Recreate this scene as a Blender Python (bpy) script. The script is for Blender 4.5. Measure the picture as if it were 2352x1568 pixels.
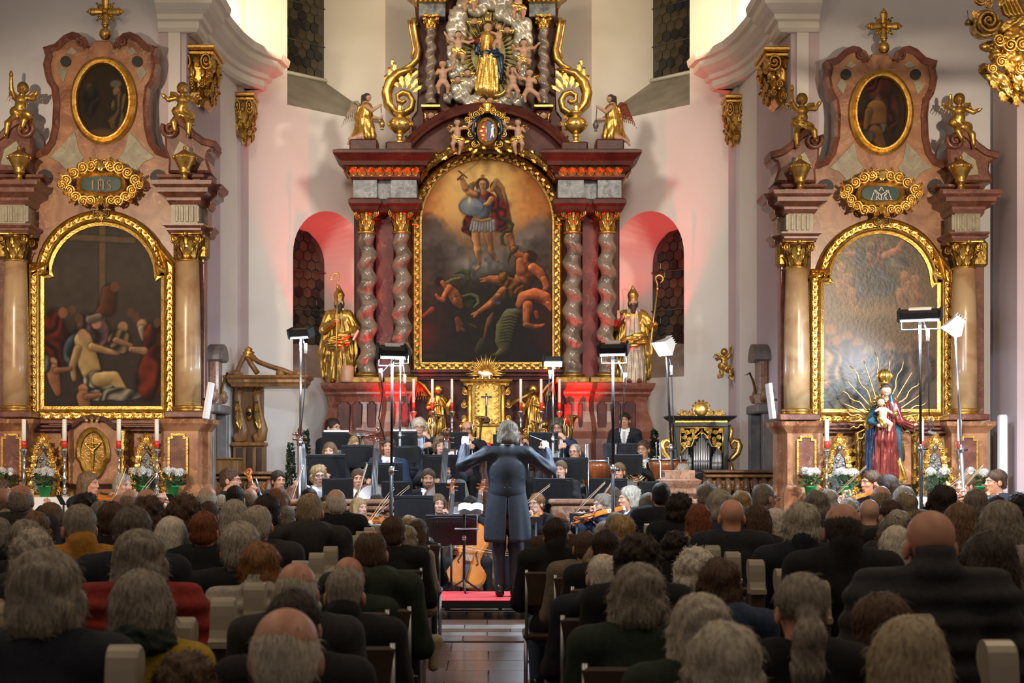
import bpy,math,random
import numpy as np
from math import sin,cos,pi,sqrt,radians
from mathutils import Matrix,Vector

SC = bpy.context.scene
COL = SC.collection
for _o in list(bpy.data.objects):
 bpy.data.objects.remove(_o)
random.seed(7)
RNG = np.random.RandomState(11)

# ------------------------------------------------------------------ camera, world, main lights, exposure
F,CX,HY,H = 3600.0,1122.0,1080.0,1.48      # focal length in px of a 2352 px frame, vanishing point, eye height
cam = bpy.data.cameras.new('camera')
cam.sensor_width = 36.0
cam.lens = F/2352*36
cam.shift_x = (1176 - CX)/2352
cam.shift_y = (HY - 784)/2352
cam.clip_start,cam.clip_end = 0.05,200
cam.dof.use_dof = True
cam.dof.focus_distance = 17.0
cam.dof.aperture_fstop = 5.6
CAM = bpy.data.objects.new('camera',cam)
CAM.location = (0,0,H)
CAM.rotation_euler = (pi/2,0,0)
COL.objects.link(CAM)
SC.camera = CAM
SC.view_settings.view_transform = 'Standard'
SC.view_settings.look = 'None'
SC.view_settings.exposure = 0.35
SC.view_settings.gamma = 1.0
SC.view_settings.use_curve_mapping = False
SC.cycles.max_bounces,SC.cycles.diffuse_bounces,SC.cycles.glossy_bounces = 6,3,3
wd = bpy.data.worlds.new('interior_air')
SC.world = wd
wd.use_nodes = True
wd.node_tree.nodes['Background'].inputs[0].default_value = (1.0,0.86,0.74,1)
wd.node_tree.nodes['Background'].inputs[1].default_value = 0.17

def lamp(name,kind,loc,energy,color,target=None,**kw):
 L = bpy.data.lights.new(name,kind)
 L.energy = energy
 L.color = color
 for a,b in kw.items():
  setattr(L,a,b)
 o = bpy.data.objects.new(name,L)
 o.location = loc
 if target is not None:
  o.rotation_euler = (Vector(target) - Vector(loc)).to_track_quat('-Z','Y').to_euler()
 COL.objects.link(o)
 return o

# lamps: unseen warm fill points added over the nave, floods on the nave piers aimed at the side altars, lamps on the cornices,
# red floods standing behind the orchestra
WARM = (1.0,0.74,0.47)
for x in (-4.4,4.4):
 for y in (3.0,9.0):
  lamp('nave_fill','POINT',(x,y,8.5),210,WARM,shadow_soft_size=0.5)
lamp('altar_flood','SPOT',(-5.6,10.5,4.6),1700,(1.0,0.80,0.58),(-4.9,20,3.2),spot_size=radians(52),spot_blend=0.6,shadow_soft_size=0.1)
lamp('altar_flood','SPOT',(5.6,10.5,4.6),1700,(1.0,0.80,0.58),(4.9,20,3.2),spot_size=radians(52),spot_blend=0.6,shadow_soft_size=0.1)
lamp('high_altar_flood','SPOT',(-2.6,16.5,8.4),950,(1.0,0.90,0.75),(0.2,23.8,5.0),spot_size=radians(62),spot_blend=0.7,shadow_soft_size=0.7)
lamp('high_altar_flood','SPOT',(2.6,16.5,8.4),950,(1.0,0.90,0.75),(-0.2,23.8,5.0),spot_size=radians(62),spot_blend=0.7,shadow_soft_size=0.7)
for s in (-1,1):
 lamp('cornice_lamp','AREA',(s*3.35,22.3,7.62),90,(1.0,0.80,0.45),(s*3.4,23.6,10.5),shape='RECTANGLE',size=3.2,size_y=0.12)
 lamp('red_flood','SPOT',(s*2.40,23.88,2.95),110,(1.0,0.010,0.006),(s*2.42,24.3,5.4),spot_size=radians(75),spot_blend=0.4,shadow_soft_size=0.03)
 lamp('red_flood','SPOT',(s*0.98,22.75,1.72),340,(1.0,0.010,0.006),(s*1.45,23.55,3.6),spot_size=radians(56),spot_blend=0.75,shadow_soft_size=0.04)

# ------------------------------------------------------------------ helpers

def Wp(px,py,Y):
 """where the point seen at (px, py) of the photograph stands at depth Y (metres)"""
 return np.array([(px - CX)*Y/F,Y,H - (py - HY)*Y/F])

def Xp(px,Y):
 return (px - CX)*Y/F

def Zp(py,Y):
 return H - (py - HY)*Y/F

OFF = {}

class MB:
 """collects geometry for ONE mesh object"""

 def __init__(s):
  s.v,s.f,s.m,s.s = [],[],[],[]
  s.n = 0

 def add(s,vs,fs,mat=0,smooth=False):
  vs = np.asarray(vs,float).reshape(-1,3)
  s.v.append(vs)
  for k,f in enumerate(fs):
   s.f.append(tuple(int(i) + s.n for i in f))
   s.m.append(mat if np.isscalar(mat) else int(mat[k]))
   s.s.append(smooth)
  s.n += len(vs)
  return s

 def xf(s,M):
  """transform everything so far"""
  M = np.array(M)
  s.v = [v @ M[:3,:3].T + M[:3,3] for v in s.v]
  return s

 def merge(s,o,M=None,mat=None):
  for v in o.v:
   s.v.append(v if M is None else v @ np.array(M)[:3,:3].T + np.array(M)[:3,3])
  s.f += [tuple(i + s.n for i in f) for f in o.f]
  s.m += o.m if mat is None else [mat]*len(o.m)
  s.s += o.s
  s.n += o.n
  return s

 def box(s,c,d,mat=0,rz=0.0,R=None,bev=0.0):
  x,y,z = d[0]/2,d[1]/2,d[2]/2
  if bev > 0:
   b = min(bev,x*.9,y*.9,z*.9)
   vs = []
   for sx in (-1,1):
    for sy in (-1,1):
     for sz in (-1,1):
      vs += [(sx*x,sy*(y - b),sz*(z - b)),(sx*(x - b),sy*y,sz*(z - b)),(sx*(x - b),sy*(y - b),sz*z)]
   vs = np.array(vs)
   I = lambda a,bb,c_,k: ((a*2 + bb)*2 + c_)*3 + k
   fs = [[I(0,0,0,0),I(0,0,1,0),I(0,1,1,0),I(0,1,0,0)],[I(1,0,0,0),I(1,1,0,0),I(1,1,1,0),I(1,0,1,0)],
     [I(0,0,0,1),I(1,0,0,1),I(1,0,1,1),I(0,0,1,1)],[I(0,1,0,1),I(0,1,1,1),I(1,1,1,1),I(1,1,0,1)],
     [I(0,0,0,2),I(0,1,0,2),I(1,1,0,2),I(1,0,0,2)],[I(0,0,1,2),I(1,0,1,2),I(1,1,1,2),I(0,1,1,2)]]
   for a in (0,1):
    for b_ in (0,1):
     fs.append([I(a,b_,0,0),I(a,b_,0,1),I(a,b_,1,1),I(a,b_,1,0)])
     fs.append([I(a,0,b_,0),I(a,0,b_,2),I(a,1,b_,2),I(a,1,b_,0)])
     fs.append([I(0,a,b_,1),I(0,a,b_,2),I(1,a,b_,2),I(1,a,b_,1)])
     for c_ in (0,1):
      fs.append([I(a,b_,c_,0),I(a,b_,c_,1),I(a,b_,c_,2)])
  else:
   vs = np.array([(-x,-y,-z),(x,-y,-z),(x,y,-z),(-x,y,-z),(-x,-y,z),(x,-y,z),(x,y,z),(-x,y,z)])
   fs = [(0,3,2,1),(4,5,6,7),(0,1,5,4),(1,2,6,5),(2,3,7,6),(3,0,4,7)]
  if rz:
   R = np.array([[cos(rz),-sin(rz),0],[sin(rz),cos(rz),0],[0,0,1]])
  if R is not None:
   vs = vs @ np.array(R).T
  return s.add(vs + np.array(c),fs,mat)

 def tube(s,pts,r,seg=8,mat=0,caps=True,closed=False,smooth=True,flat=None):
  """tube along a polyline; r a number or one per point; flat=(axis, factor) squashes the section"""
  P = np.asarray(pts,float)
  n = len(P)
  r = np.full(n,r,float) if np.isscalar(r) else np.asarray(r,float)
  T = np.zeros_like(P)
  T[1:-1] = P[2:] - P[:-2]
  T[0],T[-1] = P[1] - P[0],P[-1] - P[-2]
  if closed:
   T[0] = T[-1] = P[1] - P[-1]
  T /= np.maximum(np.linalg.norm(T,axis=1,keepdims=True),1e-9)
  up = np.array([0,0,1.0]) if abs(T[0][2]) < .9 else np.array([1.0,0,0])
  A = np.cross(up,T[0])
  A /= np.linalg.norm(A)
  vs = []
  th = np.linspace(0,2*pi,seg,endpoint=False)
  for i in range(n):
   A = A - T[i]*A.dot(T[i])
   A /= max(np.linalg.norm(A),1e-9)
   B = np.cross(T[i],A)
   ring = r[i]*(np.cos(th)[:,None]*A + np.sin(th)[:,None]*B)
   if flat is not None:
    ax = np.array(flat[0],float)
    ring = ring + (flat[1] - 1)*(ring @ ax)[:,None]*ax
   vs.append(P[i] + ring)
  fs = []
  m = n if closed else n - 1
  for i in range(m):
   j = (i + 1) % n
   for k in range(seg):
    l = (k + 1) % seg
    fs.append((i*seg + k,i*seg + l,j*seg + l,j*seg + k))
  if caps and not closed:
   fs.append(tuple(range(seg))[::-1])
   fs.append(tuple((n - 1)*seg + k for k in range(seg)))
  return s.add(np.concatenate(vs),fs,mat,smooth)

 def lathe(s,prof,c=(0,0,0),seg=16,mat=0,R=None,smooth=True,arc=None):
  """prof: (radius, height) pairs, turned about z"""
  th = np.linspace(0,2*pi,seg,endpoint=False)
  vs = np.concatenate([np.stack([r*np.cos(th),r*np.sin(th),np.full(seg,z)],1) for r,z in prof])
  fs = []
  for i in range(len(prof) - 1):
   for k in range(seg):
    l = (k + 1) % seg
    fs.append((i*seg + k,i*seg + l,(i + 1)*seg + l,(i + 1)*seg + k))
  if prof[0][0] > 1e-4:
   fs.append(tuple(range(seg))[::-1])
  if prof[-1][0] > 1e-4:
   fs.append(tuple((len(prof) - 1)*seg + k for k in range(seg)))
  if R is not None:
   vs = vs @ np.array(R).T
  return s.add(vs + np.array(c),fs,mat,smooth)

 def prism(s,out,y0,y1,mat=0,bev=0.0,side=None):
  """outline of (x, z) points, counter-clockwise seen from -y, standing from y0 (front) to y1 (back)"""
  o = np.asarray(out,float)
  n = len(o)
  if area2(o) < 0:
   o = o[::-1]
  fr = np.stack([o[:,0],np.full(n,y0),o[:,1]],1)
  bk = np.stack([o[:,0],np.full(n,y1),o[:,1]],1)
  rings = [fr,bk]
  if bev > 0:
   q = inset(o,bev)
   f2 = np.stack([q[:,0],np.full(n,y0),q[:,1]],1)
   fr[:,1] += bev
   rings = [f2,fr,bk]
  vs = np.concatenate(rings)
  fs = [tuple(range(n)),tuple((len(rings) - 1)*n + k for k in range(n))[::-1]]
  ms = [mat,mat]
  for r in range(len(rings) - 1):
   for k in range(n):
    l = (k + 1) % n
    fs.append((r*n + k,(r + 1)*n + k,(r + 1)*n + l,r*n + l))
    ms.append(mat if side is None else side)
  return s.add(vs,fs,ms)

 def ring(s,out,inn,y0,y1,mat=0):
  """flat plate between two outlines with as many points (outer, inner), as (x, z)"""
  o,q = np.asarray(out,float),np.asarray(inn,float)
  n = len(o)
  mk = lambda a,y: np.stack([a[:,0],np.full(n,y),a[:,1]],1)
  vs = np.concatenate([mk(o,y0),mk(q,y0),mk(q,y1),mk(o,y1)])
  fs = []
  for a in range(4):
   b = (a + 1) % 4
   for k in range(n):
    l = (k + 1) % n
    fs.append((a*n + k,a*n + l,b*n + l,b*n + k))
  return s.add(vs,fs,mat)

 def sweep(s,path,prof,mat=0,closed=False,plane='xz',smooth=False,flip=False):
  """profile (offset to the right of the path, height) swept along a 2D path with mitred corners.
  plane 'xy': path in plan, height = z.  plane 'xz': path on a wall, height = -y (towards the viewer) from y=0"""
  P = np.asarray(path,float)
  n = len(P)
  N = np.zeros_like(P)
  for i in range(n):
   if closed:
    a,b = P[i] - P[i - 1],P[(i + 1) % n] - P[i]
   else:
    a = P[i] - P[i - 1] if i > 0 else P[1] - P[0]
    b = P[i + 1] - P[i] if i < n - 1 else a
   a,b = a/max(np.linalg.norm(a),1e-9),b/max(np.linalg.norm(b),1e-9)
   na,nb = np.array([a[1],-a[0]]),np.array([b[1],-b[0]])
   m = na + nb
   L = np.linalg.norm(m)
   m = na if L < 1e-6 else m/L
   N[i] = m/max(m.dot(na),.35)
  if flip:
   N = -N
  q = len(prof)
  vs = []
  for i in range(n):
   for d,h in prof:
    p = P[i] + N[i]*d
    vs.append((p[0],p[1],h) if plane == 'xy' else (p[0],-h,p[1]))
  fs = []
  for i in range(n if closed else n - 1):
   j = (i + 1) % n
   for k in range(q - 1):
    fs.append((i*q + k,i*q + k + 1,j*q + k + 1,j*q + k))
  if not closed:
   fs.append(tuple(range(q)))
   fs.append(tuple((n - 1)*q + k for k in range(q))[::-1])
  return s.add(vs,fs,mat,smooth)

 def ell(s,c,r,mat=0,seg=10,rings=6,R=None):
  prof = [(cos(a),sin(a)) for a in np.linspace(-pi/2,pi/2,rings + 1)]
  prof[0],prof[-1] = (0.02,-1),(0.02,1)
  t = MB().lathe(prof,seg=seg)
  v = t.v[0]*np.array(r if not np.isscalar(r) else (r,r,r))
  if R is not None:
   v = v @ np.array(R).T
  return s.add(v + np.array(c),t.f,mat,True)

 def mesh(s,name,mats=()):
  me = bpy.data.meshes.new(name)
  V = np.concatenate(s.v) if s.v else np.zeros((0,3))
  me.from_pydata(V.tolist(),[],s.f)
  for m in mats:
   me.materials.append(MAT[m] if isinstance(m,str) else m)
  me.polygons.foreach_set('material_index',s.m)
  me.polygons.foreach_set('use_smooth',s.s)
  me.update()
  return me

 def build(s,name,mats,parent=None,off=None):
  if isinstance(mats,str):
   mats = (mats,)
  if parent is not None and off is None:
   off = OFF.get(parent.name,(0,0,0))
  if off is not None:
   s.v = [v - np.array(off) for v in s.v]
  o = bpy.data.objects.new(name,s.mesh(name,mats))
  COL.objects.link(o)
  if parent is not None:
   o.parent = parent
  OFF[o.name] = off if off is not None else (0,0,0)
  return o

def area2(o):
 x,y = o[:,0],o[:,1]
 return float(np.sum(x*np.roll(y,-1) - np.roll(x,-1)*y))

def inset(o,d):
 n = len(o)
 q = np.zeros_like(o)
 for i in range(n):
  a,b = o[i] - o[i - 1],o[(i + 1) % n] - o[i]
  a,b = a/max(np.linalg.norm(a),1e-9),b/max(np.linalg.norm(b),1e-9)
  na,nb = np.array([-a[1],a[0]]),np.array([-b[1],b[0]])
  m = na + nb
  L = np.linalg.norm(m)
  m = na if L < 1e-6 else m/L
  q[i] = o[i] + m*d/max(m.dot(na),.5)
 return q

def tag(o,label,cat,group=None,kind=None):
 if label:
  o['label'] = label
 if cat:
  o['category'] = cat
 if group:
  o['group'] = group
 if kind:
  o['kind'] = kind
 return o

def thing(name,label,cat,loc=(0,0,0),rz=0.0,group=None):
 o = bpy.data.objects.new(name,None)
 o.empty_display_size = 0.1
 COL.objects.link(o)
 o.location = tuple(float(a) for a in loc)
 o.rotation_euler = (0,0,rz)
 OFF[o.name] = tuple(float(a) for a in loc)
 return tag(o,label,cat,group)

def put(name,mesh,parent=None,mats=None,loc=(0,0,0),rot=(0,0,0),scale=(1,1,1)):
 """an object that shares mesh data; mats given per object"""
 o = bpy.data.objects.new(name,mesh)
 COL.objects.link(o)
 o.parent = parent
 o.location = tuple(float(a) for a in loc)
 o.rotation_euler = rot
 o.scale = scale if not np.isscalar(scale) else (scale,)*3
 if mats is not None:
  for i,m in enumerate(mats):
   if m is None:
    continue
   o.material_slots[i].link = 'OBJECT'
   o.material_slots[i].material = MAT[m] if isinstance(m,str) else m
 return o

def struct(o):
 o['kind'] = 'structure'
 return o

def Rx(a):
 return np.array([[1,0,0],[0,cos(a),-sin(a)],[0,sin(a),cos(a)]])

def Ry(a):
 return np.array([[cos(a),0,sin(a)],[0,1,0],[-sin(a),0,cos(a)]])

def Rz(a):
 return np.array([[cos(a),-sin(a),0],[sin(a),cos(a),0],[0,0,1]])

def M4(R=None,t=(0,0,0),s=1.0):
 M = np.eye(4)
 M[:3,:3] = (np.eye(3) if R is None else R) @ np.diag([s]*3 if np.isscalar(s) else s)
 M[:3,3] = t
 return M

# ------------------------------------------------------------------ soft solids (smooth union of capsules and ellipsoids, meshed as one skin)
A_ = np.array

def cap(a,b,ra,rb=None,m=0,**o):
 return dict(t='c',a=A_(a,float),b=A_(b,float),ra=ra,rb=ra if rb is None else rb,m=m,**o)

def ell(c,r,m=0,**o):
 return dict(t='e',c=A_(c,float),r=A_((r,r,r) if np.isscalar(r) else r,float),m=m,**o)

def bone(pts,rs,m=0,**o):
 return [cap(pts[i],pts[i + 1],rs[i],rs[i + 1],m,**o) for i in range(len(pts) - 1)]

def _bb(p):
 if p['t'] == 'c':
  r = max(p['ra'],p['rb'])
  return np.minimum(p['a'],p['b']) - r,np.maximum(p['a'],p['b']) + r
 r = p['r'].max() if 'R' in p else p['r']
 return p['c'] - r,p['c'] + r

def _dist(p,X,Y,Z):
 if p['t'] == 'c':
  a,b = p['a'],p['b']
  px,py,pz = X - a[0],Y - a[1],Z - a[2]
  d = b - a
  L = max(float(d.dot(d)),1e-9)
  h = np.clip((px*d[0] + py*d[1] + pz*d[2])/L,0,1)
  qx,qy,qz = px - h*d[0],py - h*d[1],pz - h*d[2]
  if 'sq' in p:
   ax,f = A_(p['sq'][0],float),p['sq'][1]
   t = (qx*ax[0] + qy*ax[1] + qz*ax[2])*(1/f - 1)
   qx,qy,qz = qx + t*ax[0],qy + t*ax[1],qz + t*ax[2]
  r = p['ra'] + (p['rb'] - p['ra'])*h
  D = np.sqrt(qx*qx + qy*qy + qz*qz) - r
  if 'fold' in p:
   n,amp,tw,ph = p['fold']
   w = d/sqrt(L)
   u = np.cross(w,A_([.31,.9,.2]))
   u /= np.linalg.norm(u)
   v = np.cross(w,u)
   th = np.arctan2(qx*v[0] + qy*v[1] + qz*v[2],qx*u[0] + qy*u[1] + qz*u[2])
   D = D + amp*np.sin(n*th + tw*h + ph)*(.35 + .65*h) + amp*.5*np.sin((n*2 - 1)*th - 1.7*tw*h)
  return D
 q = [X - p['c'][0],Y - p['c'][1],Z - p['c'][2]]
 if 'R' in p:
  R = A_(p['R'])
  q = [q[0]*R[0][i] + q[1]*R[1][i] + q[2]*R[2][i] for i in range(3)]
 r = p['r']
 k0 = np.sqrt((q[0]/r[0])**2 + (q[1]/r[1])**2 + (q[2]/r[2])**2)
 k1 = np.sqrt((q[0]/r[0]**2)**2 + (q[1]/r[1]**2)**2 + (q[2]/r[2]**2)**2)
 D = k0*(k0 - 1)/np.maximum(k1,1e-6)
 if 'fold' in p:
  n,amp,tw,ph = p['fold']
  D = D + amp*np.sin(n*q[0] + tw*q[2] + ph + 1.3*np.sin(.6*n*q[2] + tw*q[0]))*np.cos(.4*n*q[1] + ph)
 return D

def solid(prims,h,k=0.02,sub=(),warp=None,matfn=None):
 """MB with the skin of the union of prims minus sub; h cell size, k blending radius"""
 lo = np.min([_bb(p)[0] for p in prims],0) - 3*h
 hi = np.max([_bb(p)[1] for p in prims],0) + 3*h
 n = np.ceil((hi - lo)/h).astype(int) + 1
 g = [(lo[i] + h*np.arange(n[i])).astype(np.float32) for i in range(3)]
 D = np.full(n,1.0,np.float32)
 B = np.full(n,1.0,np.float32)
 M = np.zeros(n,np.int16)
 for p,neg in [(p,0) for p in prims] + [(p,1) for p in sub]:
  kk = p.get('k',k)
  a,b = _bb(p)
  pad = kk + 2.5*h + (p['fold'][1]*2 if 'fold' in p else 0)
  i0 = np.clip(np.floor((a - pad - lo)/h).astype(int),0,n)
  i1 = np.clip(np.ceil((b + pad - lo)/h).astype(int) + 1,0,n)
  if (i1 <= i0).any():
   continue
  sl = tuple(slice(i0[i],i1[i]) for i in range(3))
  X,Y,Z = np.meshgrid(*[g[i][sl[i]] for i in range(3)],indexing='ij')
  d = _dist(p,X,Y,Z).astype(np.float32)
  o = D[sl]
  if neg:
   kk = max(kk*.3,1e-4)
   hh = np.maximum(kk - np.abs(-d - o),0)/kk
   D[sl] = np.maximum(o,-d) + hh*hh*kk/4
  else:
   M[sl] = np.where(d < B[sl],p['m'],M[sl])
   B[sl] = np.minimum(B[sl],d)
   if p.get('hard'):
    D[sl] = np.minimum(o,d)
   else:
    hh = np.maximum(kk - np.abs(d - o),0)/kk
    D[sl] = np.minimum(o,d) - hh*hh*kk/4
 if warp is not None:
  X,Y,Z = np.meshgrid(*g,indexing='ij')
  D = D + warp(X,Y,Z).astype(np.float32)
 for ax in range(3):
  ix = [slice(None)]*3
  for e in (0,-1):
   ix[ax] = e
   D[tuple(ix)] = np.maximum(D[tuple(ix)],h*.5)
 ins = D < 0
 c = [ins[a:n[0] - 1 + a,b:n[1] - 1 + b,e:n[2] - 1 + e] for a in (0,1) for b in (0,1) for e in (0,1)]
 cnt = sum(x.astype(np.int8) for x in c)
 act = (cnt > 0) & (cnt < 8)
 I,J,K = np.nonzero(act)
 idx = np.full(act.shape,-1,np.int64)
 idx[I,J,K] = np.arange(len(I))
 acc = np.zeros((len(I),3))
 num = np.zeros(len(I))
 cor = [(a,b,e) for a in (0,1) for b in (0,1) for e in (0,1)]
 Dc = {q: D[I + q[0],J + q[1],K + q[2]].astype(float) for q in cor}
 for q in cor:
  for ax in range(3):
   if q[ax] == 0:
    r = list(q)
    r[ax] = 1
    d0,d1 = Dc[q],Dc[tuple(r)]
    x = (d0 < 0) != (d1 < 0)
    t = np.where(x,d0/np.where(np.abs(d0 - d1) < 1e-9,1,d0 - d1),0)
    pos = np.tile(A_(q,float),(len(I),1))
    pos[:,ax] += t
    acc += np.where(x[:,None],pos,0)
    num += x
 V = lo + h*(np.stack([I,J,K],1) + acc/np.maximum(num,1)[:,None])
 best = np.full(len(I),9.0)
 vm = np.zeros(len(I),int)
 for q in cor:
  b = B[I + q[0],J + q[1],K + q[2]]
  w = b < best
  vm = np.where(w,M[I + q[0],J + q[1],K + q[2]],vm)
  best = np.where(w,b,best)
 quads = []
 for ax in range(3):
  sl0 = [slice(1,-1)]*3
  sl1 = [slice(1,-1)]*3
  sl0[ax],sl1[ax] = slice(0,-1),slice(1,None)
  a,b = ins[tuple(sl0)],ins[tuple(sl1)]
  e = np.nonzero(a != b)
  if len(e[0]) == 0:
   continue
  st = a[e]
  o = [e[i] + (0 if i == ax else 1) for i in range(3)]
  u,w = (ax + 1) % 3,(ax + 2) % 3

  def cell(du,dw):
   q = [o[0].copy(),o[1].copy(),o[2].copy()]
   q[u] -= du
   q[w] -= dw
   return idx[q[0],q[1],q[2]]
  Q = np.stack([cell(1,1),cell(0,1),cell(0,0),cell(1,0)],1)
  Q[~st] = Q[~st][:,::-1]
  quads.append(Q)
 Q = np.concatenate(quads)
 Q = Q[(Q >= 0).all(1)]
 mb = MB()
 fm = vm[Q[:,0]]
 if matfn is not None:
  fm = matfn(V[Q].mean(1),fm)
 mb.v.append(V)
 mb.f = [tuple(q) for q in Q.tolist()]
 mb.m = fm.tolist()
 mb.s = [True]*len(Q)
 mb.n = len(V)
 return mb

# ------------------------------------------------------------------ materials (all procedural)
MAT = {}

def mat(name,col,rough=.6,metal=0.0,col2=None,scale=8.0,detail=4.0,contrast=(.35,.65),bump=0.0,bscale=None,stretch=(1,1,1),
  kind='noise',emit=None,estr=0.0,spec=None,coat=0.0,veins=None,dist=0.0,coord='Object',trans=0.0):
 m = bpy.data.materials.new(name)
 m.use_nodes = True
 nt = m.node_tree
 bs = nt.nodes['Principled BSDF']
 col = tuple(col) + (1,)
 bs.inputs['Base Color'].default_value = col
 bs.inputs['Roughness'].default_value = rough
 bs.inputs['Metallic'].default_value = metal
 if spec is not None:
  bs.inputs['Specular IOR Level'].default_value = spec
 if coat:
  bs.inputs['Coat Weight'].default_value = coat
  bs.inputs['Coat Roughness'].default_value = .15
 if trans:
  bs.inputs['Transmission Weight'].default_value = trans
 if emit is not None:
  bs.inputs['Emission Color'].default_value = tuple(emit) + (1,)
  bs.inputs['Emission Strength'].default_value = estr
 if col2 is not None or bump:
  tc = nt.nodes.new('ShaderNodeTexCoord')
  mp = nt.nodes.new('ShaderNodeMapping')
  mp.inputs['Scale'].default_value = stretch
  nt.links.new(tc.outputs[coord],mp.inputs[0])
 if col2 is not None:
  tx = nt.nodes.new('ShaderNodeTexWave' if kind == 'wave' else 'ShaderNodeTexVoronoi' if kind == 'voronoi' else 'ShaderNodeTexNoise')
  tx.inputs['Scale'].default_value = scale
  if 'Detail' in tx.inputs:
   tx.inputs['Detail'].default_value = detail
  if 'Distortion' in tx.inputs and dist:
   tx.inputs['Distortion'].default_value = dist
  nt.links.new(mp.outputs[0],tx.inputs['Vector'])
  rp = nt.nodes.new('ShaderNodeValToRGB')
  rp.color_ramp.elements[0].position,rp.color_ramp.elements[1].position = contrast
  rp.color_ramp.elements[0].color = col
  rp.color_ramp.elements[1].color = tuple(col2) + (1,)
  nt.links.new(tx.outputs[0],rp.inputs[0])
  out = rp.outputs[0]
  if veins is not None:
   vc,vs,vw = veins
   t2 = nt.nodes.new('ShaderNodeTexNoise')
   t2.inputs['Scale'].default_value = vs
   t2.inputs['Detail'].default_value = 6
   t2.inputs['Distortion'].default_value = 1.2
   nt.links.new(mp.outputs[0],t2.inputs['Vector'])
   r2 = nt.nodes.new('ShaderNodeValToRGB')
   e = r2.color_ramp.elements
   e[0].position,e[1].position = .5 - vw,.5 + vw
   e[0].color = e[1].color = (0,0,0,1)
   e.new(.5).color = (1,1,1,1)
   nt.links.new(t2.outputs[0],r2.inputs[0])
   mx = nt.nodes.new('ShaderNodeMix')
   mx.data_type = 'RGBA'
   nt.links.new(r2.outputs[0],mx.inputs[0])
   nt.links.new(out,mx.inputs[6])
   mx.inputs[7].default_value = tuple(vc) + (1,)
   out = mx.outputs[2]
  nt.links.new(out,bs.inputs['Base Color'])
 if bump:
  t3 = nt.nodes.new('ShaderNodeTexNoise')
  t3.inputs['Scale'].default_value = bscale or scale*3
  t3.inputs['Detail'].default_value = 3
  nt.links.new(mp.outputs[0],t3.inputs['Vector'])
  bp = nt.nodes.new('ShaderNodeBump')
  bp.inputs['Strength'].default_value = min(bump,1)
  bp.inputs['Distance'].default_value = .02
  nt.links.new(t3.outputs[0],bp.inputs['Height'])
  nt.links.new(bp.outputs[0],bs.inputs['Normal'])
 MAT[name] = m
 return m

# walls
mat('plaster',(.76,.72,.69),.9,col2=(.70,.66,.63),scale=.8,bump=.05,bscale=30)
mat('plaster_nave',(.64,.63,.66),.9,col2=(.57,.56,.59),scale=.9,bump=.06,bscale=30)
mat('plaster_violet',(.56,.46,.48),.9,col2=(.50,.41,.43),scale=1.0,bump=.05,bscale=30)
mat('plaster_cornice',(.78,.74,.66),.85,col2=(.72,.68,.60),scale=2.0,bump=.04,bscale=40)
mat('stone_sill',(.30,.26,.21),.9,col2=(.22,.19,.15),scale=3.0,bump=.2,bscale=20)
mat('stucco_gold',(.75,.45,.12),.6)
mat('lead',(.10,.09,.08),.6,metal=.3)
mat('pane_glass',(.035,.026,.016),.12,col2=(.07,.055,.03),scale=3.0,spec=.5)
mat('pane_dark',(.012,.012,.012),.12,spec=.5)
mat('floor_brown',(.115,.062,.042),.30,col2=(.17,.10,.075),scale=2.0,dist=1.0,coat=.35,stretch=(1,2,1))
mat('floor_light',(.34,.30,.27),.32,col2=(.26,.22,.20),scale=2.5,dist=1.0,coat=.35)
mat('floor_grey',(.20,.17,.165),.32,col2=(.14,.11,.10),scale=2.5,dist=1.0,coat=.35)
# marbles
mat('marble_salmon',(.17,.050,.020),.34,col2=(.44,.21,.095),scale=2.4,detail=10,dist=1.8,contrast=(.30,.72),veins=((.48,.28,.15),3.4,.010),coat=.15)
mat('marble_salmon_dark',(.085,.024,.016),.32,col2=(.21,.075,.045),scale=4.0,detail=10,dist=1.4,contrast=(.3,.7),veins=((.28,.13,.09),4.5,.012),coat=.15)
mat('marble_wine',(.042,.0085,.0065),.40,col2=(.082,.021,.015),scale=3.2,detail=8,dist=1.0,veins=((.11,.04,.03),2.6,.006),coat=.0,spec=.18)
mat('marble_pedestal',(.12,.030,.020),.38,col2=(.20,.07,.045),scale=2.6,detail=8,dist=1.2,veins=((.26,.12,.09),4.0,.012),coat=.08)
mat('marble_red',(.10,.010,.010),.42,col2=(.17,.022,.020),scale=2.5,detail=6,dist=1.0,veins=((.24,.08,.07),2.2,.005),coat=.04,spec=.3)
mat('marble_blue',(.19,.195,.205),.4,col2=(.055,.062,.075),scale=5.0,detail=9,dist=1.6,contrast=(.38,.64),veins=((.27,.27,.27),6.0,.02),coat=.1)
mat('marble_olive',(.36,.32,.22),.4,col2=(.24,.205,.14),scale=5.0,detail=8,dist=1.0,veins=((.2,.16,.1),6.0,.02),coat=.2)
mat('marble_twist',(.20,.15,.115),.30,col2=(.095,.068,.052),scale=5.0,detail=9,dist=1.2,veins=((.26,.20,.165),5.0,.02),coat=.35)
mat('marble_cream',(.46,.31,.16),.32,col2=(.29,.135,.06),scale=2.2,detail=8,dist=1.6,contrast=(.45,.75),coat=.3)
mat('marble_green',(.010,.040,.036),.25,col2=(.025,.075,.06),scale=7.0,dist=1.0,coat=.4)
mat('marble_brown',(.25,.125,.07),.4,col2=(.36,.20,.125),scale=6.0,detail=8,dist=1.2,veins=((.16,.07,.04),6.0,.03),coat=.2)
mat('marble_grey',(.20,.17,.155),.5,col2=(.13,.11,.10),scale=4.0,dist=1.2)
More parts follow.
